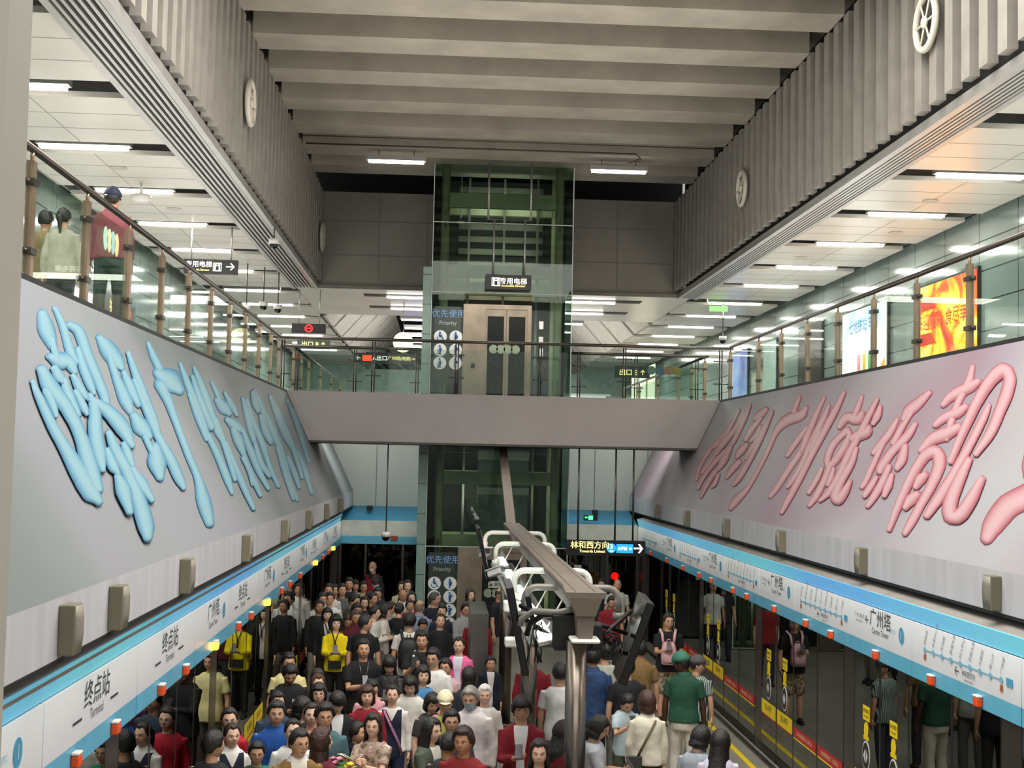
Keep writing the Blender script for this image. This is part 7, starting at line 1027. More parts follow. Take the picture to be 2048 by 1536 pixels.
(('A', 1395, 1290, 1.561, 170, 150, 10, 'down', 'short', '1c1a19', 'tee', '2b2c30', '', '202024', '', 'dark-haired child with bowed head behind brick red tee man'), 0.119, 12.837, 0.0),
(('A', 1915, 1033, 1.76, -5, 0, 5, 'phoneR', 'shaggy', '221a18', 'jacket', '7d0f20', 'e3e1e0', '2a2a30', 'glasses', 'young man in dark red jacket over white tee with phone'), 0.876, 13.709, 0.0),
(('A', 48, 1345, 1.479, 5, 10, 10, 'down', 'short', '1c1a19', 'tee', '1c6b4a', '', '202024', 'glasses', 'boy in glasses and green top at lower left'), -1.687, 12.785, 0.0),
(('C', 1000, 985, 1.62, -10, 10, 5, 'down', 'bun', '221a18', 'tee', 'a91228', '', '202024', 'glasses', 'woman with glasses in bright red cardigan near left screen doors'), -2.09, 13.674, 0.0),
(('C', 1020, 1128, 1.575, 20, 25, 5, 'down', 'pony', '2a1c18', 'vest', 'e6e2dc', '1a1d30', '202024', '', 'young woman with white collar under navy waistcoat'), -1.978, 13.115, 0.0),
(('C', 845, 1205, 1.68, 160, 130, 0, 'down', 'short', '1c1a19', 'tee', '18191c', '', '202024', '', 'man in black tee seen from behind at lower left'), -2.009, 12.2, 0.0),
(('B', 1185, 450, 1.74, -5, 10, 0, 'phoneR', 'short', '1c1a19', 'tee', '121216', '', '84745a', 'glasses,frontpack', 'man in black tee wearing pink backpack on his chest'), 3.733, 21.519, 0.0),
(('B', 1300, 725, 1.78, 160, -75, 10, 'down', 'cap', '1c1a19', 'polo', '1c4a36', '2c6b58', 'c9c2b4', 'greencap,dark', 'dark-skinned man in green polo and green cap walking away'), 3.14, 16.849, 0.0),
(('B', 1385, 748, 1.6, 150, 60, 0, 'down', 'cap', '1c1a19', 'tee', '5f6b68', '4a4648', '3c4446', '', 'person in grey cap and striped top beyond green polo man'), 3.485, 17.822, 0.0),
(('B', 882, 997, 1.42, 15, 20, 35, 'chest', 'short', '1c1a19', 'tee', 'b4c6cc', '', '4a4c3c', '', 'boy in pale blue tee looking down at hands'), 2.277, 16.064, 0.0),
(('B', 1040, 1000, 1.64, 178, -170, 0, 'down', 'bob', '3c2520', 'shirt', 'e2dcc8', '', '1a1a1c', 'bag', 'woman from behind in cream blouse with brown bob and crossbody bag'), 2.345, 14.774, 0.0),
(('B', 1390, 1243, 1.569, 150, 120, 20, 'down', 'bob', '1c1a19', 'tee', 'a9b3bd', '', '303034', '', 'woman with short black hair in light blue-grey tee, front right'), 2.606, 13.242, 0.0),
(('B', 1540, 1275, 1.611, 170, 140, 10, 'down', 'longlong', '1d1816', 'tee', 'c9c4d6', '', '303034', '', 'woman with long black hair, frontmost right, holding phone'), 2.731, 12.821, 0.0),
(('B', 655, 688, 1.8, 178, 170, 0, 'down', 'short', '1c1a19', 'denim', '243f68', '', '16171c', '', 'man in dark denim jacket from behind beside near pole'), 1.993, 17.065, 0.0),
(('B', 740, 660, 1.74, 178, 178, 0, 'down', 'short', '1c1a19', 'tee', 'a4a89e', '', '6f716a', '', 'person in pale grey shirt walking away behind black screens'), 2.252, 17.892, 0.0),
(('B', 785, 318, 1.66, 0, 5, 20, 'down', 'short', '1c1a19', 'tee', '8c1a22', '', '303034', '', 'dark-haired person in red behind the camera arm'), 3.278, 25.199, 0.0),
(('B', 828, 205, 1.727, 0, 0, 0, 'down', 'balding', '2a2422', 'tee', 'c2c8c0', '', '303034', '', 'balding man in pale tee under the red signal light'), 3.754, 27.907, 0.0),
(('B', 715, 205, 1.693, -5, -5, 0, 'down', 'short', '1c1a19', 'tee', '202024', '', '303034', 'glasses', 'dark-haired man in black by the yellow warning sticker'), 3.454, 28.229, 0.0),
(('B', 278, 1330, 1.62, -10, -5, 10, 'down', 'long', '241a16', 'tee', '302628', '', '202024', '', 'woman with long dark hair at bottom centre looking aside'), 0.959, 12.335, 0.0),
(('B', 425, 1205, 1.62, 150, 100, 10, 'down', 'long', '1c1a19', 'jacket', '6c1522', 'd8d4cc', '202024', '', 'woman in dark red with white strap beside near pole'), 1.228, 13.178, 0.0),
(('B', 665, 1165, 1.62, 80, 80, 20, 'phone2', 'bob', '1c1a19', 'tee', 'b6b9c0', '', '202024', 'glasses', 'person with bowed head and phone just right of near pole'), 1.602, 13.489, 0.0),
(('B', 425, 800, 1.72, 178, 178, 0, 'down', 'short', '1c1a19', 'tee', 'dcdcda', '', '8f9094', '', 'person from behind in white shirt with diagonal grey strap'), 1.498, 16.224, 0.0),
(('B', 235, 700, 1.68, 178, 170, 0, 'down', 'short', '1c1a19', 'tee', '861320', '', '202024', '', 'person in dark red jumper seen between the steel poles'), 1.271, 17.687, 0.0),
(('B', 900, 760, 1.72, 178, 178, 0, 'down', 'short', '1c1a19', 'tee', '17171a', '', '35302c', '', 'person in black tee partly hidden behind right screen'), 2.402, 16.765, 0.0),
(('B', 985, 640, 1.74, 175, 178, 0, 'down', 'short', '1c1a19', 'polo', '7d6238', '', '303034', '', 'person in mustard polo beyond the right screen'), 2.774, 18.224, 0.0),
(('U', 225, 377, 1.7, 178, 170, 0, 'down', 'cap', '1c1a19', 'shirt', '8f4f55', '1c2440', '3f4f4c', '', 'man in navy cap and dusty pink jacket behind left railing'), -3.855, 15.249, 5.5),
(('U', 92, 422, 1.66, 178, 178, 0, 'down', 'short', '1c1a19', 'jacket', '8a7a55', '8a7a55', '4a4a3c', '', 'person in khaki jacket walking away, leftmost behind railing'), -5.004, 16.608, 5.5),
(('U', 128, 417, 1.64, 178, 178, 0, 'down', 'pony', '1c1a19', 'sweater', 'b9b6a2', '', '2e3338', '', 'woman in oatmeal jumper with shoulder bag behind left railing'), -4.693, 16.287, 5.5)
]
# ================================================================== PEOPLE
def sm(a, b_, x): t = max(0, min(1, (x-a)/(b_-a))); return t*t*(3-2*t)
def head_pt(d):
    """d unit direction (forward = -Y) -> head surface point, head centred at origin"""
    x, y, z = d.x*.077, d.y*.096, d.z*.118
    if z < 0:
        t = -z/.118; x *= 1-.30*t**1.6
        if y < 0: y = y*(1-.10*t)-.006*t
        else: y *= 1-.30*t
    if y < -.075: y = -.075-(y+.075)*.75 if False else y+(-.075-y)*.25
    p = Vector((x, y, z))
    if d.y < -.2:
        p.y -= .021*math.exp(-(x/.011)**2-((z+.012)/.020)**2)          # nose tip
        p.y -= .009*math.exp(-(x/.009)**2-((z-.012)/.02)**2)           # bridge
        for e in (-1, 1): p.y += .009*math.exp(-((x-e*.031)/.016)**2-((z-.012)/.012)**2)
        p.y -= .005*math.exp(-(x/.05)**2-((z-.034)/.010)**2)           # brow
        p.y -= .007*math.exp(-(x/.022)**2-((z+.052)/.009)**2)          # lips
        p.y -= .006*math.exp(-(x/.022)**2-((z+.098)/.016)**2)          # chin
        for e in (-1, 1): p.y -= .004*math.exp(-((x-e*.04)/.018)**2-((z+.03)/.02)**2)
    return p
def sph(fn, nu, nv):
    R_ = []
    for j in range(1, nv):
        th = math.pi*j/nv
        R_.append([fn(Vector((math.sin(th)*math.sin(2*math.pi*k/nu), -math.sin(th)*math.cos(2*math.pi*k/nu), -math.cos(th)))) for k in range(nu)])
    return R_
def ik(a, t, l1, l2, hint):
    d = t-a; L = d.length; mx = l1+l2-.004
    if L > mx: t = a+d*(mx/L); d = t-a; L = mx
    k = (l1*l1-l2*l2+L*L)/(2*L); h = math.sqrt(max(0, l1*l1-k*k)); u = d/L; w = hint-u*hint.dot(u); w.normalize()
    return a+u*k+w*h, t
POSE = {'down': ((-.235, -.02, .80), (.235, -.02, .80)), 'phone2': ((-.05, -.30, 1.13), (.06, -.30, 1.13)), 'phoneR': ((-.04, -.30, 1.16), (.235, -.03, .80)),
        'chest': ((-.06, -.30, 1.26), (.24, -.03, .82)), 'hold': ((-.05, -.22, 1.0), (.05, -.22, 1.0)), 'clasp': ((-.10, -.33, 1.22), (-.04, -.33, 1.22))}
def hair_fn(style, hc):
    top = {'short': .016, 'spiky': .026, 'shaggy': .026, 'bob': .022, 'bangs': .022, 'long': .018, 'longlong': .020, 'pony': .012, 'bun': .012, 'curly': .045, 'curlylong': .030, 'balding': .006, 'cap': .010, 'bald': 0}[style]
    lowb = {'short': -.45, 'spiky': -.45, 'shaggy': -.62, 'balding': -.45, 'cap': -.5, 'pony': -.5, 'bun': -.5}.get(style, -.85)
    lows = {'short': -.02, 'spiky': -.02, 'shaggy': -.2, 'balding': .0, 'cap': -.05, 'pony': .02, 'bun': .02}.get(style, -.75)
    front = {'bob': .44, 'bangs': .24, 'curly': .45, 'shaggy': .38, 'short': .64, 'spiky': .66, 'balding': .95, 'long': .68, 'longlong': .66}.get(style, .70)
    def f(d):
        az = abs(math.atan2(d.x, -d.y))   # 0 front .. pi back
        if az < .75: lim = front
        elif az < 1.5: lim = front+(lows-front)*sm(.75, 1.35, az)
        else: lim = lows+(lowb-lows)*sm(1.5, 2.3, az)
        lim += .10*noise.noise(Vector((d.x*7, d.y*7, hc)))+(.10*abs(math.sin(az*1.0)) if az < .75 and style in ('long', 'longlong', 'bob', 'pony') else 0)
        m = sm(lim-.08, lim+.05, d.z)
        if style == 'balding': m *= 1-sm(.45, .75, d.z)
        p = head_pt(d); n = Vector((d.x, d.y, d.z)).normalized()
        rough = {'spiky': .012, 'curly': .018, 'curlylong': .013, 'shaggy': .010}.get(style, .004)
        nz = noise.noise(Vector((d.x*9, d.y*9, d.z*(4 if rough < .01 else 9)))+Vector((hc, hc, 0)))*rough
        return p+n*(-.016+(.016+top+nz+.006*max(0, d.z))*m)
    return f
def curtain(b_, L, ang, spread=1.0, wav=0):
    rows = []
    nseg = 16
    for j in range(10):
        t = j/9; z = .03-L*t; o = []; i_ = []
        rx = .088+.030*spread*sm(.1, .8, t); ry = .105+.012*t
        yo = .03*sm(.3, .9, t)*(1 if L > .25 else 0)
        tap = 1-.30*sm(.75, 1, t)
        for k in range(nseg+1):
            a = math.radians(-ang+2*ang*k/nseg)
            w = 1+wav*noise.noise(Vector((k*.9, j*.8, L*9)))+.02*noise.noise(Vector((k*2.1, j*.3, 5)))
            x, y = math.sin(a)*rx*w, math.cos(a)*ry*w+yo
            o.append(Vector((x*tap, y, z))); i_.append(Vector((x*.72*tap, (y-yo)*.72+yo, z)))
        rows.append(o+i_[::-1])
    b_.rings(rows)
def hand(b_, w, d, n, s, closed, mi=0):
    d = d.normalized(); n = (n-d*n.dot(d)).normalized(); sd = d.cross(n)
    R_ = [[w+d*(q*s)+sd*(a*hw*s)+n*(c*ht*s) for a, c in ((-1, -.6), (-.5, -1), (.5, -1), (1, -.6), (1, .6), (.5, 1), (-.5, 1), (-1, .6))] for q, hw, ht in ((-.015, .024, .018), (.02, .032, .015), (.06, .038, .014), (.085, .037, .012))]
    b_.rings(R_, mi)
    for k, (o, L) in enumerate(((-.028, .062), (-.010, .072), (.009, .068), (.027, .054))):
        p0 = w+d*(.08*s)+sd*(o*s); cv = .9 if closed else .35
        d1 = (d*math.cos(cv*.6)+n*math.sin(cv*.6)); d2 = (d*math.cos(cv*1.6)+n*math.sin(cv*1.6))
        p1 = p0+d1*(L*.45*s); p2 = p1+d2*(L*.35*s); p3 = p2+(d2+n*cv*.5).normalized()*(L*.22*s)
        b_.tube([p0-d*.01, p1, p2, p3], [.0092*s, .0085*s, .0075*s, .005*s], 6, mi)
    p0 = w+d*(.02*s)-sd*(.026*s); p1 = p0+(d*.6-sd*.6+n*.35).normalized()*(.04*s); p2 = p1+(d*.8+n*.4).normalized()*(.032*s)
    b_.tube([p0, p1, p2], [.012*s, .010*s, .007*s], 6, mi)
SKIN = {'n': 'c99b7c', 'dark': '4a2f22', 'tan': 'b07f5e', 'pale': 'dab197'}
jobs = []
def torso(b_, g, bulk, z0, ztop, flare=0):
    L = [(.80, .158, .112), (.88, .165, .118), (.96, .160, .115), (1.05, .148, .108), (1.15, .153, .112), (1.25, .168, .118), (1.33, .172, .110), (1.385, .150, .095), (1.425, .104, .075), (1.465, .066, .060), (1.50, .056, .057)]
    R_ = []
    for z, rx, ry in L:
        if z < z0-.001 or z > ztop+.001: continue
        k = 1+flare*max(0, (1.15-z))
        R_.append([Vector((math.copysign(abs(math.cos(a))**.85, math.cos(a))*(rx*bulk*k+g), math.copysign(abs(math.sin(a))**.85, math.sin(a))*(ry*bulk*k+g)+.006, z)) for a in [2*math.pi*i/20 for i in range(20)]])
    b_.rings(R_)
def person(i, rec, X, Y, zfloor=0.0, facing_fix=0):
    (_, _, _, stat, yaw, hyaw, pitch, pose, hair, hcol, top, tcol, tcol2, bcol, ex, label) = rec
    ex = ex.split(','); rnd = random.Random(i*13+5); s = stat/1.70; child = stat < 1.46
    bulk = 1.0 if not child else .92
    if 'large man' in label or 'broad man' in label: bulk = 1.16
    if 'woman' in label or 'girl' in label: bulk = .9
    hs = s*(1.0 if not child else 1.13)*1.05
    root = thing('person', label, 'person', Vector((X, Y, zfloor))); root.rotation_euler.z = math.radians(yaw)
    rel = hyaw-yaw; rel = (rel+180) % 360-180; rel = max(-75, min(75, rel))
    lean = 0
    HC = Vector((0, -.012, 1.70-.118*hs/s)); piv = Vector((0, .01, 1.49))
    HM = Matrix.Translation(piv) @ Matrix.Rotation(math.radians(rel), 4, 'Z') @ Matrix.Rotation(math.radians(pitch), 4, 'X') @ Matrix.Translation(HC-piv) @ Matrix.Scale(hs/s, 4)
    S = [Vector((-.168*bulk, 0, 1.368)), Vector((.168*bulk, 0, 1.368))]
    arms = []
    for k in (0, 1):
        t = Vector(POSE[pose][k]); e = -1 if k == 0 else 1
        if pose == 'down': t += Vector((e*(bulk-1)*.2+rnd.uniform(-.01, .02)*e, rnd.uniform(-.08, .05), rnd.uniform(0, .02)))
        el, t = ik(S[k], t, .285, .25, Vector((e*.55, .5, -.8))); arms.append((S[k], el, t))
    st = rnd.uniform(-.06, .06); legs = []
    for e in (-1, 1): legs.append([Vector((e*.085, .0, .90)), Vector((e*.10, -.015+e*st*.6, .48)), Vector((e*.105, .02+e*st, .075))])
    up = lambda P: [p*s for p in P]
    # ---- body
    b_ = MB(); torso(b_, -.018, bulk, .80, 1.39); b_.tube([(0, .004, 1.42), (0, -.002, 1.50), (0, -.008, 1.56)], [.058, .054, .055], 14)
    b_.rings([[HM @ p for p in r] for r in sph(head_pt, 44, 34)])
    for e in (-1, 1):
        b_.ell(HM @ Vector((e*.077, .008, .0)), (.010, .020, .030), rot=HM.to_3x3().normalized())
    for a, el, t in arms: b_.tube([a+Vector((0, 0, .0)), a.lerp(el, .5), el, el.lerp(t, .35), t], [.038*bulk, .042*bulk, .037, .038, .025], 12)
    for a, kn, an in legs: b_.tube([a, a.lerp(kn, .5), kn, kn.lerp(an, .35), an], [.083, .072, .052, .053, .036], 12); b_.ell(an+Vector((0, -.06, -.035)), (.04, .12, .035))
    b_.v = [p*s for p in b_.v]
    nearf = max(.0065, min(.011, Y*.00048))
    jobs.append(['body', root, b_, nearf*s if nearf > .009 else nearf, i, dict(s=s, HM=HM, arms=arms, ex=ex, pose=pose, hair=hair, hcol=hcol, rec=rec, yaw=yaw, X=X, Y=Y, zf=zfloor)])
    # ---- garments
    b_ = MB(); long = top in ('shirt', 'jacket', 'sweater', 'denim', 'vest') or tcol in ('1f1f24', '8c1526', '16171b', '8e1320', 'a91228', '861320')
    loose = .016 if top in ('tee', 'polo', 'vest') else .022
    hem = .88 if top in ('shirt', 'polo') else .80
    torso(b_, loose, bulk, hem, 1.435 if top != 'vest' else 1.435, .25)
    for a, el, t in arms:
        if 'sleeveless' in label: continue
        if long: b_.tube([a, a.lerp(el, .5), el, el.lerp(t, .4), el.lerp(t, .88)], [.060*bulk+.004, .058*bulk, .052, .048, .036], 14)
        else: b_.tube([a, a.lerp(el, .4), a.lerp(el, .72)], [.060*bulk, .062*bulk, .060*bulk], 14)
    b_.v = [p*s for p in b_.v]
    jobs.append(['top', root, b_, .013*s, i, dict(s=s, top=top, c=tcol, c2=tcol2, label=label)])
    b_ = MB(); short = 'pink backpack on his chest' in label
    b_.rings([[Vector((math.cos(a)*rx, math.sin(a)*ry+.006, z)) for a in [2*math.pi*k/18 for k in range(18)]] for z, rx, ry in ((.78, .160*bulk, .122), (.86, .174*bulk, .130), (.95, .168*bulk, .126), (1.0, .158*bulk, .118))])
    for a, kn, an in legs:
        if short: b_.tube([a, a.lerp(kn, .5), kn.lerp(an, .05)], [.095, .092, .085], 14)
        else: b_.tube([a, a.lerp(kn, .5), kn, kn.lerp(an, .5), an+Vector((0, 0, .02))], [.094, .084, .070, .066, .060], 14)
    b_.v = [p*s for p in b_.v]
    jobs.append(['trousers', root, b_, .016*s, i, dict(s=s, c=bcol)])
    # ---- shoes
    q = MB()
    for a, kn, an in legs:
        q.rings([[p*s for p in r] for r in [[Vector((an.x+math.cos(g)*w, an.y-.055+math.sin(g)*l, z)) for g in [2*math.pi*k/14 for k in range(14)]] for z, w, l in ((.0, .045, .135), (.03, .047, .137), (.06, .040, .11), (.095, .032, .05))]])
    q.build('shoe', mat('26262a' if i % 3 else 'c9c6c0', .5), root, local=True)
    # ---- hair / headwear
    if hair != 'bald':
        q = MB(); q.rings(sph(hair_fn(hair, i*.7), 36, 24))
        if hair in ('long', 'longlong', 'curlylong', 'bob', 'bangs', 'curly'):
            L = {'long': .30, 'longlong': .42, 'curlylong': .36, 'bob': .13, 'bangs': .33, 'curly': .12}[hair]
            curtain(q, L, 118 if hair != 'bob' else 112, 1.0 if L > .2 else .5, .16 if 'curly' in hair else .03)
        if hair == 'pony': q.tube([(0, .09, .03), (0, .135, .01), (0, .14, -.08), (0, .12, -.2)], [.02, .03, .03, .01], 10)
        if hair == 'bun': q.ell((0, .115, .03), (.038, .032, .036))
        q.v = [(HM @ p)*s for p in q.v]
        q.build('hair', mat(hcol, .38, var=.25, scale=14, bump=.5, bscale=120, stretch=(1, 1, .25)), root, local=True)
    if hair == 'cap':
        cc = tcol2 if tcol2 else '2a2f3a'
        if 'creamcap' in ex: cc = 'd9d2ae'
        q = MB()
        def cf(d):
            m = sm(.12, .20, d.z); p = head_pt(d); n = d.normalized(); return p+n*(-.02+(.042+.008*max(0, d.z))*m)
        q.rings(sph(cf, 28, 20))
        br = []
        for j in range(5):
            t = j/4; br.append([Vector((math.sin(a)*(.078+.004*t), -math.cos(a)*(.085+.075*t*math.cos(a)), .032-.018*t+z0)) for z0 in (0, .006) for a in ([math.radians(g) for g in range(-60, 61, 15)] if z0 == 0 else [math.radians(g) for g in range(60, -61, -15)])])
        q.rings(br); q.v = [(HM @ p)*s for p in q.v]
        q.build('cap', mat(cc, .7), root, local=True)
        if yaw > 170: # back view cap emblem
            q = MB().lbox((HM @ Vector((.03, .112, .03)))*s, (.03*s, .006, .014*s)); q.build('cap_emblem', M_white, root, local=True)
    if 'necklace' in ex:
        q = MB().tube([Vector(p)*s for p in ((-.06, -.11, 1.43), (-.04, -.155, 1.32), (0, -.165, 1.22), (.04, -.155, 1.32), (.06, -.11, 1.43))], .004*s, 6); q.ell(Vector((0, -.17, 1.205))*s, (.014, .008, .02)); q.build('necklace', M_steel, root, local=True)
    if 'strap' in ex or 'strap2' in ex:
        q = MB(); P = [Vector(p)*s for p in ((-.10, .05, 1.435), (-.09, -.115*bulk, 1.38), (0, -.158*bulk, 1.2), (.10, -.155*bulk, 1.04), (.165, -.09, .93))] if 'strap2' not in ex else [Vector(p)*s for p in ((-.10, .05, 1.435), (-.09, -.12, 1.38), (.0, -.15, 1.2), (.10, -.15, 1.0), (.14, -.12, .86))]
        q.tube(P, .017*s, 8, flat=(1, .3), side=(1, 0, 0)); q.build('strap', mat('c9c7c3' if i != 5 and 'strap2' not in ex else ('20242a' if i == 5 else '9a6a80'), .7, var=.15, scale=30), root, local=True)
    return root
def bag(root, kind, s, label, col):
    M = Matrix.Translation(root.location) @ Matrix.Rotation(root.rotation_euler.z, 4, 'Z'); base = M @ Vector((0, 0, 1.0*s))
    t = thing({'backpack': 'backpack', 'frontpack': 'backpack', 'pouch': 'pouch_bag', 'bag': 'crossbody_bag'}[kind], label, 'bag', base); t.rotation_euler.z = root.rotation_euler.z
    m = mat(col, .55, var=.06); o = Vector((0, 0, -1.0))
    def B(q, nm, mm): q.v = [(Vector(p)+o)*s for p in q.v]; return q.build(nm, mm, t, local=True)
    if kind in ('backpack', 'frontpack'):
        e = 1 if kind == 'backpack' else -1; k = 1 if e > 0 else .8; zc = 1.16 if e > 0 else 1.12
        q = MB(); R_ = []
        for z, w, d in ((-.24, .10, .05), (-.22, .145, .085), (-.1, .155, .10), (.05, .150, .095), (.16, .125, .08), (.21, .07, .04)):
            R_.append([Vector((math.copysign(abs(math.cos(a))**.6, math.cos(a))*w*k, e*.20+math.copysign(abs(math.sin(a))**.6, math.sin(a))*d*k, zc+z*k)) for a in [2*math.pi*j/20 for j in range(20)]])
        B(q.rings(R_), 'pack_body', m)
        q = MB(); R_ = []
        for z, w, d in ((-.2, .09, .02), (-.17, .115, .05), (-.05, .11, .05), (-.02, .08, .02)):
            R_.append([Vector((math.cos(a)*w*k, e*(.28 if e > 0 else .265)+math.sin(a)*d*k, zc+z*k)) for a in [2*math.pi*j/16 for j in range(16)]])
        B(q.rings(R_), 'front_pocket', mat(col, .45, var=.1))
        for x in (-.1, .1):
            q = MB().tube([(x*.8, e*.15, zc+.15*k), (x, e*.13, 1.40), (x*1.25, 0, 1.46), (x*1.25, -e*.1, 1.40)], .022, 8, flat=(1, .35), side=(1, 0, 0)); B(q, 'shoulder_strap', m)
        q = MB().tube([(-.03, e*.17, zc+.2*k), (-.02, e*.18, zc+.25*k), (.02, e*.18, zc+.25*k), (.03, e*.17, zc+.2*k)], .008, 6); B(q, 'top_handle', m)
    elif kind == 'pouch':
        B(MB().lbox((0, -.19, .93), (.22, .06, .13)), 'bag_body', m); B(MB().tube([(-.1, -.17, .98), (-.15, -.06, 1.2), (-.09, 0, 1.46)], .006, 6).tube([(.1, -.17, .98), (.15, -.06, 1.2), (.09, 0, 1.46)], .006, 6), 'strap', m)
    else:
        B(MB().lbox((.16, .16, .92), (.17, .07, .16)), 'bag_body', m); B(MB().tube([(-.10, -.02, 1.46), (-.08, .115, 1.38), (.02, .16, 1.2), (.12, .165, 1.0)], .014, 8, flat=(1, .35), side=(1, 0, 0)), 'strap', mat('5d5138', .6))
def phone(root, s, p, label):
    M = Matrix.Translation(root.location) @ Matrix.Rotation(root.rotation_euler.z, 4, 'Z')
    t = thing('phone', label, 'phone', M @ (p*s)); t.rotation_euler.z = root.rotation_euler.z
    R_ = Matrix.Rotation(math.radians(-35), 3, 'X')
    MB().lbox((0, 0, 0), (.074, .009, .15), 0, R_).build('casing', mat('17181a', .2), t, local=True, bevel=.003)
    MB().lbox(R_ @ Vector((0, .0055, 0)), (.066, .002, .138), 0, R_).build('screen', mat('9fb4c4', .2, emit=.4), t, local=True)

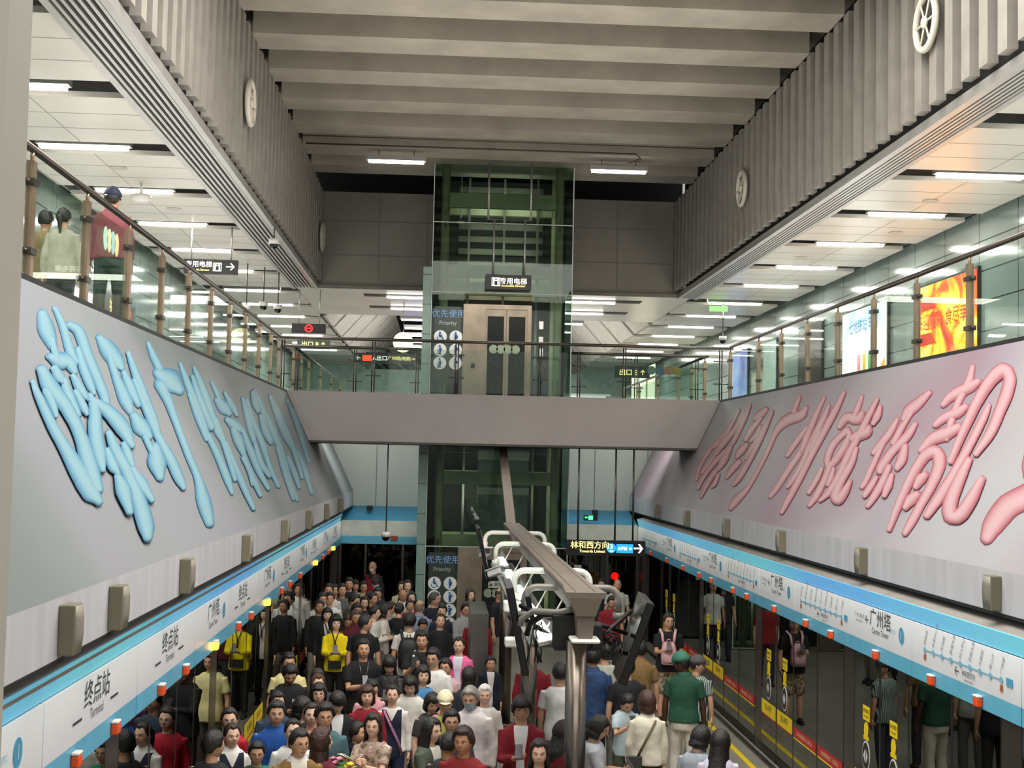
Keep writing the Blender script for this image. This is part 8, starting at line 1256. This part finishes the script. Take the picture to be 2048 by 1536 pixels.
def panel_mat(c1, c2):
    key = ('panel', c1, c2)
    if key in MC: return MC[key]
    m = mat(c1, .85, var=.07, scale=7.01, bump=.15, bscale=90).copy(); nt = m.node_tree; n = nt.nodes; b = n['Principled BSDF']; old = b.inputs['Base Color'].links[0].from_socket
    a = n.new('ShaderNodeAttribute'); a.attribute_name = 'panel'; g = n.new('ShaderNodeMath'); g.operation = 'GREATER_THAN'; g.inputs[1].default_value = 0; nt.links.new(a.outputs['Fac'], g.inputs[0])
    mx = n.new('ShaderNodeMix'); mx.data_type = 'RGBA'; nt.links.new(g.outputs[0], mx.inputs[0]); nt.links.new(old, mx.inputs[6]); mx.inputs[7].default_value = lin(c2); nt.links.new(mx.outputs[2], b.inputs['Base Color'])
    MC[key] = m; return m
def finish_people():
    tmp = []
    for j in jobs:
        kind, root, b_, vox, i, d = j
        me = bpy.data.meshes.new('p'); me.from_pydata(b_.v, [], b_.f); o = bpy.data.objects.new('p', me); COL.objects.link(o)
        m = o.modifiers.new('R', 'REMESH'); m.mode = 'VOXEL'; m.voxel_size = vox; m.use_smooth_shade = True
        if kind != 'body': q = o.modifiers.new('S', 'SMOOTH'); q.iterations = 4; q.factor = .6
        else: q = o.modifiers.new('S', 'SMOOTH'); q.iterations = 1; q.factor = .4
        tmp.append(o)
    dg = bpy.context.evaluated_depsgraph_get()
    for j, o in zip(jobs, tmp):
        kind, root, b_, vox, i, d = j
        me = bpy.data.meshes.new_from_object(o.evaluated_get(dg)); old = o.data; bpy.data.objects.remove(o); bpy.data.meshes.remove(old); s = d['s']
        if kind == 'body':
            rec = d['rec']; label = rec[-1]; ex = d['ex']
            sk = 'dark' if 'dark' in ex else ('tan' if ('tanned' in label or 'brick' in label or 'ruddy' in label or 'maroon polo' in label) else ('pale' if 'woman' in label or 'girl' in label else 'n'))
            Ms = [mat(SKIN[sk], .5, var=.05, scale=6), mat('efe9e4', .3, var=0), mat('17120f', .3, var=0), mat('8f4a44' if sk != 'dark' else '5a3028', .5, var=0), mat(d['hcol'], .6)]
            vs = [v.co.copy() for v in me.vertices]; fs = [list(p.vertices) for p in me.polygons]
            bv = BVHTree.FromPolygons(vs, fs)
            HM = d['HM']; fwd = (HM.to_3x3() @ Vector((0, -1, 0))).normalized(); H3 = HM.to_3x3().normalized()
            a = MB(); sc_ = HM.to_scale()[0]*s
            def onface(x, z):
                p = (HM @ Vector((x, 0, z)))*s; h = bv.ray_cast(p+fwd*.3, -fwd); return h[0] if h[0] else p+fwd*.09
            older = 'elder' in label
            for e in (-1, 1):
                p = onface(e*.031, .010); a.ell(p-fwd*.003*s, (.0125*sc_, .006*sc_, .0044*sc_), 1, 10, 6, H3); a.ell(p-fwd*.001*s, (.0056*sc_, .006*sc_, .0046*sc_), 2, 8, 6, H3)
                a.tube([onface(e*.017, .0155)+fwd*.0005, onface(e*.031, .018)+fwd*.0015, onface(e*.045, .0145)], .0017*sc_, 5, 2)
                a.tube([onface(e*.016, .031), onface(e*.032, .036)+fwd*.001, onface(e*.048, .031)], [.0022*sc_, .0028*sc_, .0016*sc_], 6, 4, flat=(.8, 1))
                a.ell(onface(e*.0065, -.024)-fwd*.001, (.0028*sc_, .002*sc_, .0018*sc_), 2, 6, 4, H3)
            sml = .004 if 'smil' in label else -.001
            a.tube([onface(-.024, -.051+sml), onface(-.010, -.0515), onface(0, -.0525)+fwd*.001, onface(.010, -.0515), onface(.024, -.051+sml)], [.0016*sc_, .0042*sc_, .0046*sc_, .0042*sc_, .0016*sc_], 6, 3, flat=(1, .7))
            if sml > 0: a.tube([onface(-.015, -.0505)+fwd*.003, onface(0, -.052)+fwd*.0045, onface(.015, -.0505)+fwd*.003], .0022*sc_, 6, 1)
            for k, (sh, el, t) in enumerate(d['arms']):
                dr = (t-el).normalized(); e = -1 if k == 0 else 1
                if d['pose'] == 'down': n = Vector((-e, 0, 0))
                elif d['pose'] == 'clasp': n = Vector((-e, .2, .3)); dr = (dr+Vector((0, -.1, .7))).normalized()
                else: n = Vector((-e*.3, .35, 1)); dr = (dr+Vector((-e*.25, -.15, .1))).normalized()
                hand(a, t*s, dr, n, s, d['pose'] != 'down')
            nb = len(vs); vs += a.v; fs2 = [[x+nb for x in f] for f in a.f]
            me2 = bpy.data.meshes.new('body'); me2.from_pydata(vs, [], fs+fs2)
            for m in Ms: me2.materials.append(m)
            me2.polygons.foreach_set('material_index', [0]*len(fs)+a.m); me2.polygons.foreach_set('use_smooth', [True]*(len(fs)+len(fs2))); bpy.data.meshes.remove(me); me = me2
            o = bpy.data.objects.new('body', me); COL.objects.link(o); o.parent = root
            # accessories needing the face
            if 'glasses' in ex:
                q = MB()
                for e in (-1, 1):
                    c = (onface(e*.031, .008)+fwd*.012*s); R_ = [c+H3 @ Vector((math.cos(g)*.021*sc_, 0, math.sin(g)*.016*sc_)) for g in [2*math.pi*k/14 for k in range(15)]]
                    q.tube(R_, .0017*sc_, 5); q.tube([c+H3 @ Vector((e*.021*sc_, 0, .004)), (HM @ Vector((e*.078, .0, .012)))*s], .0015*sc_, 5)
                q.tube([onface(-.01, .01)+fwd*.008*s, onface(.01, .01)+fwd*.008*s], .0017*sc_, 5)
                q.build('glasses', M_dark, root, local=True)
            if 'mask' in ex or 'mask2' in ex:
                q = MB(); rows = []
                for r in range(7):
                    z = -.014-.078*r/6; rows.append([onface(x*.055*(1-.25*(r/6)**2), z)+fwd*(.006+.006*(1-x*x))*s for x in [-1, -.66, -.33, 0, .33, .66, 1]])
                for r in range(6):
                    for c in range(6): q.quad([rows[r][c], rows[r+1][c], rows[r+1][c+1], rows[r][c+1]])
                q.sm = [True]*len(q.sm)
                q.build('face_mask', mat('e6eaea' if 'mask' in ex else '9cc3d2', .7), root, local=True)
            t0 = d['arms'][0][2]
            if d['pose'] in ('phone2', 'phoneR', 'chest'):
                px = 0 if d['pose'] == 'phone2' else t0.x+.03
                phone(root, s, Vector((px, t0.y-.085, t0.z+.085)), 'phone held by the '+label.replace('holding phone, ', '').replace(' and phone', '').replace(' with phone', '')[:70].rsplit(' ', 3 if len(label) > 62 else 0)[0])
            if 'backpack' in ex: bag(root, 'backpack', s, 'black backpack on the back of the man in cream tee', '15171a')
            if 'frontpack' in ex: bag(root, 'frontpack', s, 'pale pink backpack worn on the chest of the bespectacled man at right', 'd9a9ae')
            if 'pouch' in ex: bag(root, 'pouch', s, 'small black pouch bag on the front of the yellow sweater', '131316')
            if 'bag' in ex: bag(root, 'bag', s, 'small dark crossbody bag on the back of the cream blouse woman', '3a3a38')
        else:
            c = d['c']
            nv = Vector((i*3.1, i*1.7, 0)); amp = (.0065 if kind == 'top' else .006)*s
            nr = [v.normal.copy() for v in me.vertices]
            for v, n_ in zip(me.vertices, nr):
                p = v.co; k = noise.noise(Vector((p.x*9, p.y*9, p.z*6))+nv)+.5*noise.noise(Vector((p.x*22, p.y*22, p.z*14))+nv)
                v.co = p+n_*(amp*k)
            if kind == 'trousers': Ms = [mat(c, .8, var=.06, scale=8)] if 'c' in d and c != '84745a' else [ramp_mat('camouflage', [(.4, '6d5c42'), (.5, 'a3957a'), (.6, '4f5540')], 9, interp='CONSTANT')]
            else:
                fl = 'floral' in d['label']; dt = 'dotted' in d['label']
                if fl: m0 = ramp_mat('floral_cloth', [(.35, '6e5545'), (.5, 'b7a792'), (.6, '9a6a66'), (.7, 'd0c7b6')], 14)
                elif dt: m0 = ramp_mat('dotted_cloth', [(.1, 'c9c2b8'), (.16, '1d1b1e')], 45, 'voronoi')
                elif 'striped' in d['label']: m0 = ramp_mat('striped_cloth', [(.4, '3f4c4a'), (.6, '9fb0ac')], 14, 'wave')
                elif d['top'] == 'denim': m0 = mat(c, .8, var=.16, scale=12, bump=.3, bscale=200)
                else: m0 = mat(c, .85, var=.07, scale=7, bump=.15, bscale=90)
                Ms = [panel_mat(c, d['c2'])] if d['c2'] and d['top'] in ('jacket', 'vest') and d['c2'] != c else [m0]
            me.materials.clear()
            for m in Ms: me.materials.append(m)
            if kind == 'top' and d['c2'] and d['top'] in ('jacket', 'vest'):
                tp = d['top']; vals = []
                for v in me.vertices:
                    q = v.co/s
                    if tp == 'jacket': w = (.040+.030*sm(1.1, 1.42, q.z))-abs(q.x) if q.y < -.02 else -.1
                    else:
                        w = min(.128-abs(q.x), 1.405-q.z)
                        if q.y < 0: w = min(w, abs(q.x)-(q.z-1.26)*.5)
                    vals.append(w)
                at = me.attributes.new('panel', 'FLOAT', 'POINT'); at.data.foreach_set('value', vals)
            me.polygons.foreach_set('use_smooth', [True]*len(me.polygons))
            nm = {'tee': 't_shirt', 'shirt': 'shirt', 'polo': 'polo_shirt', 'jacket': 'jacket', 'vest': 'vest', 'sweater': 'sweater', 'denim': 'denim_jacket'}[d['top']] if kind == 'top' else 'trousers'
            o = bpy.data.objects.new(nm, me); COL.objects.link(o); o.parent = root
            if kind == 'top':
                # collar ring
                if d['top'] in ('shirt', 'polo', 'denim') or 'collar' in d['label']:
                    col_c = 'e9e6e0' if 'collar' in d['label'] else c
                    q = MB()
                    rw = []
                    for z, rx, ry, fd in ((1.425, .100, .088, .035), (1.452, .082, .075, .030), (1.478, .066, .062, .028), (1.470, .058, .055, .028)):
                        rw.append([Vector((math.sin(a)*rx, -math.cos(a)*ry+.004, z-fd*max(0, math.cos(a))**2))*s for a in [2*math.pi*k/24 for k in range(24)]])
                    q.rings(rw, cap=False)
                    q.build('collar', mat(col_c, .8, var=.04), root, local=True)
                if 'yellow sweater' in d['label']:
                    text('lettering', 'Fun', .13*s, Vector((-.01, -.165, 1.17))*s, (1, 0, 0), (0, 0, 1), M_dark, root, shear=.4, off=.01)
                    q = MB().tube([Vector(p)*s for p in ((-.05, -.10, 1.45), (-.01, -.165, 1.32), (-.005, -.175, 1.18))], .008, 6).tube([Vector(p)*s for p in ((.05, -.10, 1.45), (.005, -.165, 1.32), (0, -.175, 1.18))], .008, 6); q.build('drawstring', M_dark, root, local=True)
                if 'green emblem' in d['label']:
                    q = MB().disc(Vector((0, -.155, 1.2))*s, (0, -1, 0), .05, ry=.035); q.tube([Vector(p)*s for p in ((0, -.158, 1.19), (.01, -.158, 1.12))], .012, 6); q.build('emblem_print', mat('2f6b4a', .7), root, local=True)
                if 'drawstring' == '': pass
PEOPLE_Z = Vector((0, 0, 0))
for i, (rec, X, Y, zf) in enumerate(PEOPLE): person(i, rec, X, Y, zf)
finish_people()
# flowers at the lower edge

BOUQ = (-0.861, 13.369, 1.15)
EXPO = 0.12
t = thing('bouquet', 'bouquet with white lily, pink and yellow flowers at the bottom edge of the crowd', 'bouquet', Vector(BOUQ))
q = MB(); B0 = Vector(BOUQ)
for k in range(5):
    a = 2*math.pi*k/5+.3; c = B0+Vector((.05, -.02, .02)); d = Vector((math.cos(a), math.sin(a)*.6, .7)).normalized()
    q.tube([c, c+d*.06, c+d*.13+Vector((math.cos(a)*.02, 0, -.01)), c+d*.16+Vector((math.cos(a)*.04, 0, -.03))], [.008, .022, .018, .003], 8, flat=(1, .25), side=(-math.sin(a), math.cos(a), 0))
q.build('lily', mat('f0efe6', .5), t)
for nm, c, L in (('pink_bloom', 'd98aa4', ((-.12, 0, 0), (-.08, -.05, .05), (-.16, .03, .04))), ('yellow_bloom', 'e6cf3a', ((0, -.08, -.02), (.03, -.1, .01)))):
    for o_ in L:
        q = MB(); c0 = B0+Vector(o_)
        for k in range(9):
            a = 2*math.pi*k/9; q.ell(c0+Vector((math.cos(a)*.022, math.sin(a)*.022, .004*(k % 3))), (.018, .018, .012), 0, 8, 6)
        q.ell(c0+Vector((0, 0, .012)), (.018, .018, .014), 0, 8, 6); q.build(nm, mat(c, .6, var=.12, scale=20), t)
q = MB().tube([B0+Vector((0, 0, -.02)), B0+Vector((0, 0, -.15)), B0+Vector((0, 0, -.32))], [.14, .08, .03], 12); q.build('wrap', mat('4f7a3f', .6), t)
# ================================================================== CAMERA / WORLD
w = bpy.data.worlds.new('World'); sc.world = w; w.use_nodes = True; w.node_tree.nodes['Background'].inputs[0].default_value = (.82, .8, .76, 1); w.node_tree.nodes['Background'].inputs[1].default_value = .5
cd = bpy.data.cameras.new('Camera'); cam = bpy.data.objects.new('Camera', cd); COL.objects.link(cam)
cd.sensor_width = 36; cd.lens = 36*2643/2048; cd.clip_end = 200; cd.clip_start = .05
yaw, pitch, roll = .05153, .0577, -.02111
fw = Vector((math.sin(yaw)*math.cos(pitch), math.cos(yaw)*math.cos(pitch), math.sin(pitch))); rt = Vector((math.cos(yaw), -math.sin(yaw), 0)); dn = fw.cross(rt)
r2 = rt*math.cos(roll)+dn*math.sin(roll); d2 = -rt*math.sin(roll)+dn*math.cos(roll)
m3 = Matrix((r2, -d2, -fw)).transposed()
cam.matrix_world = Matrix.Translation((0, 0, EYE)) @ m3.to_4x4()
sc.camera = cam
sc.view_settings.view_transform = 'Standard'; sc.view_settings.exposure = EXPO
sc.cycles.max_bounces = 6; sc.cycles.transparent_max_bounces = 16; sc.cycles.diffuse_bounces = 3; sc.cycles.glossy_bounces = 3; sc.cycles.transmission_bounces = 2
sc.cycles.caustics_reflective = False; sc.cycles.caustics_refractive = False; sc.cycles.sample_clamp_indirect = 4
sc.cycles.use_denoising = True
p0 = PEOPLE[0]
if p0[3] > .02:
    x_, y_, z_ = p0[1:4]; st_ = thing('step_stool', 'low grey step under the bald man in white face mask', 'stool', Vector((x_, y_, 0)))
    MB().lbox((x_, y_, z_-.015), (.45, .36, .03)).build('tread', M_alu, st_, bevel=.005)
    for a in (-.2, .2): MB().lbox((x_+a, y_, (z_-.03)/2), (.03, .34, z_-.03)).build('side_leg', M_steeld, st_)
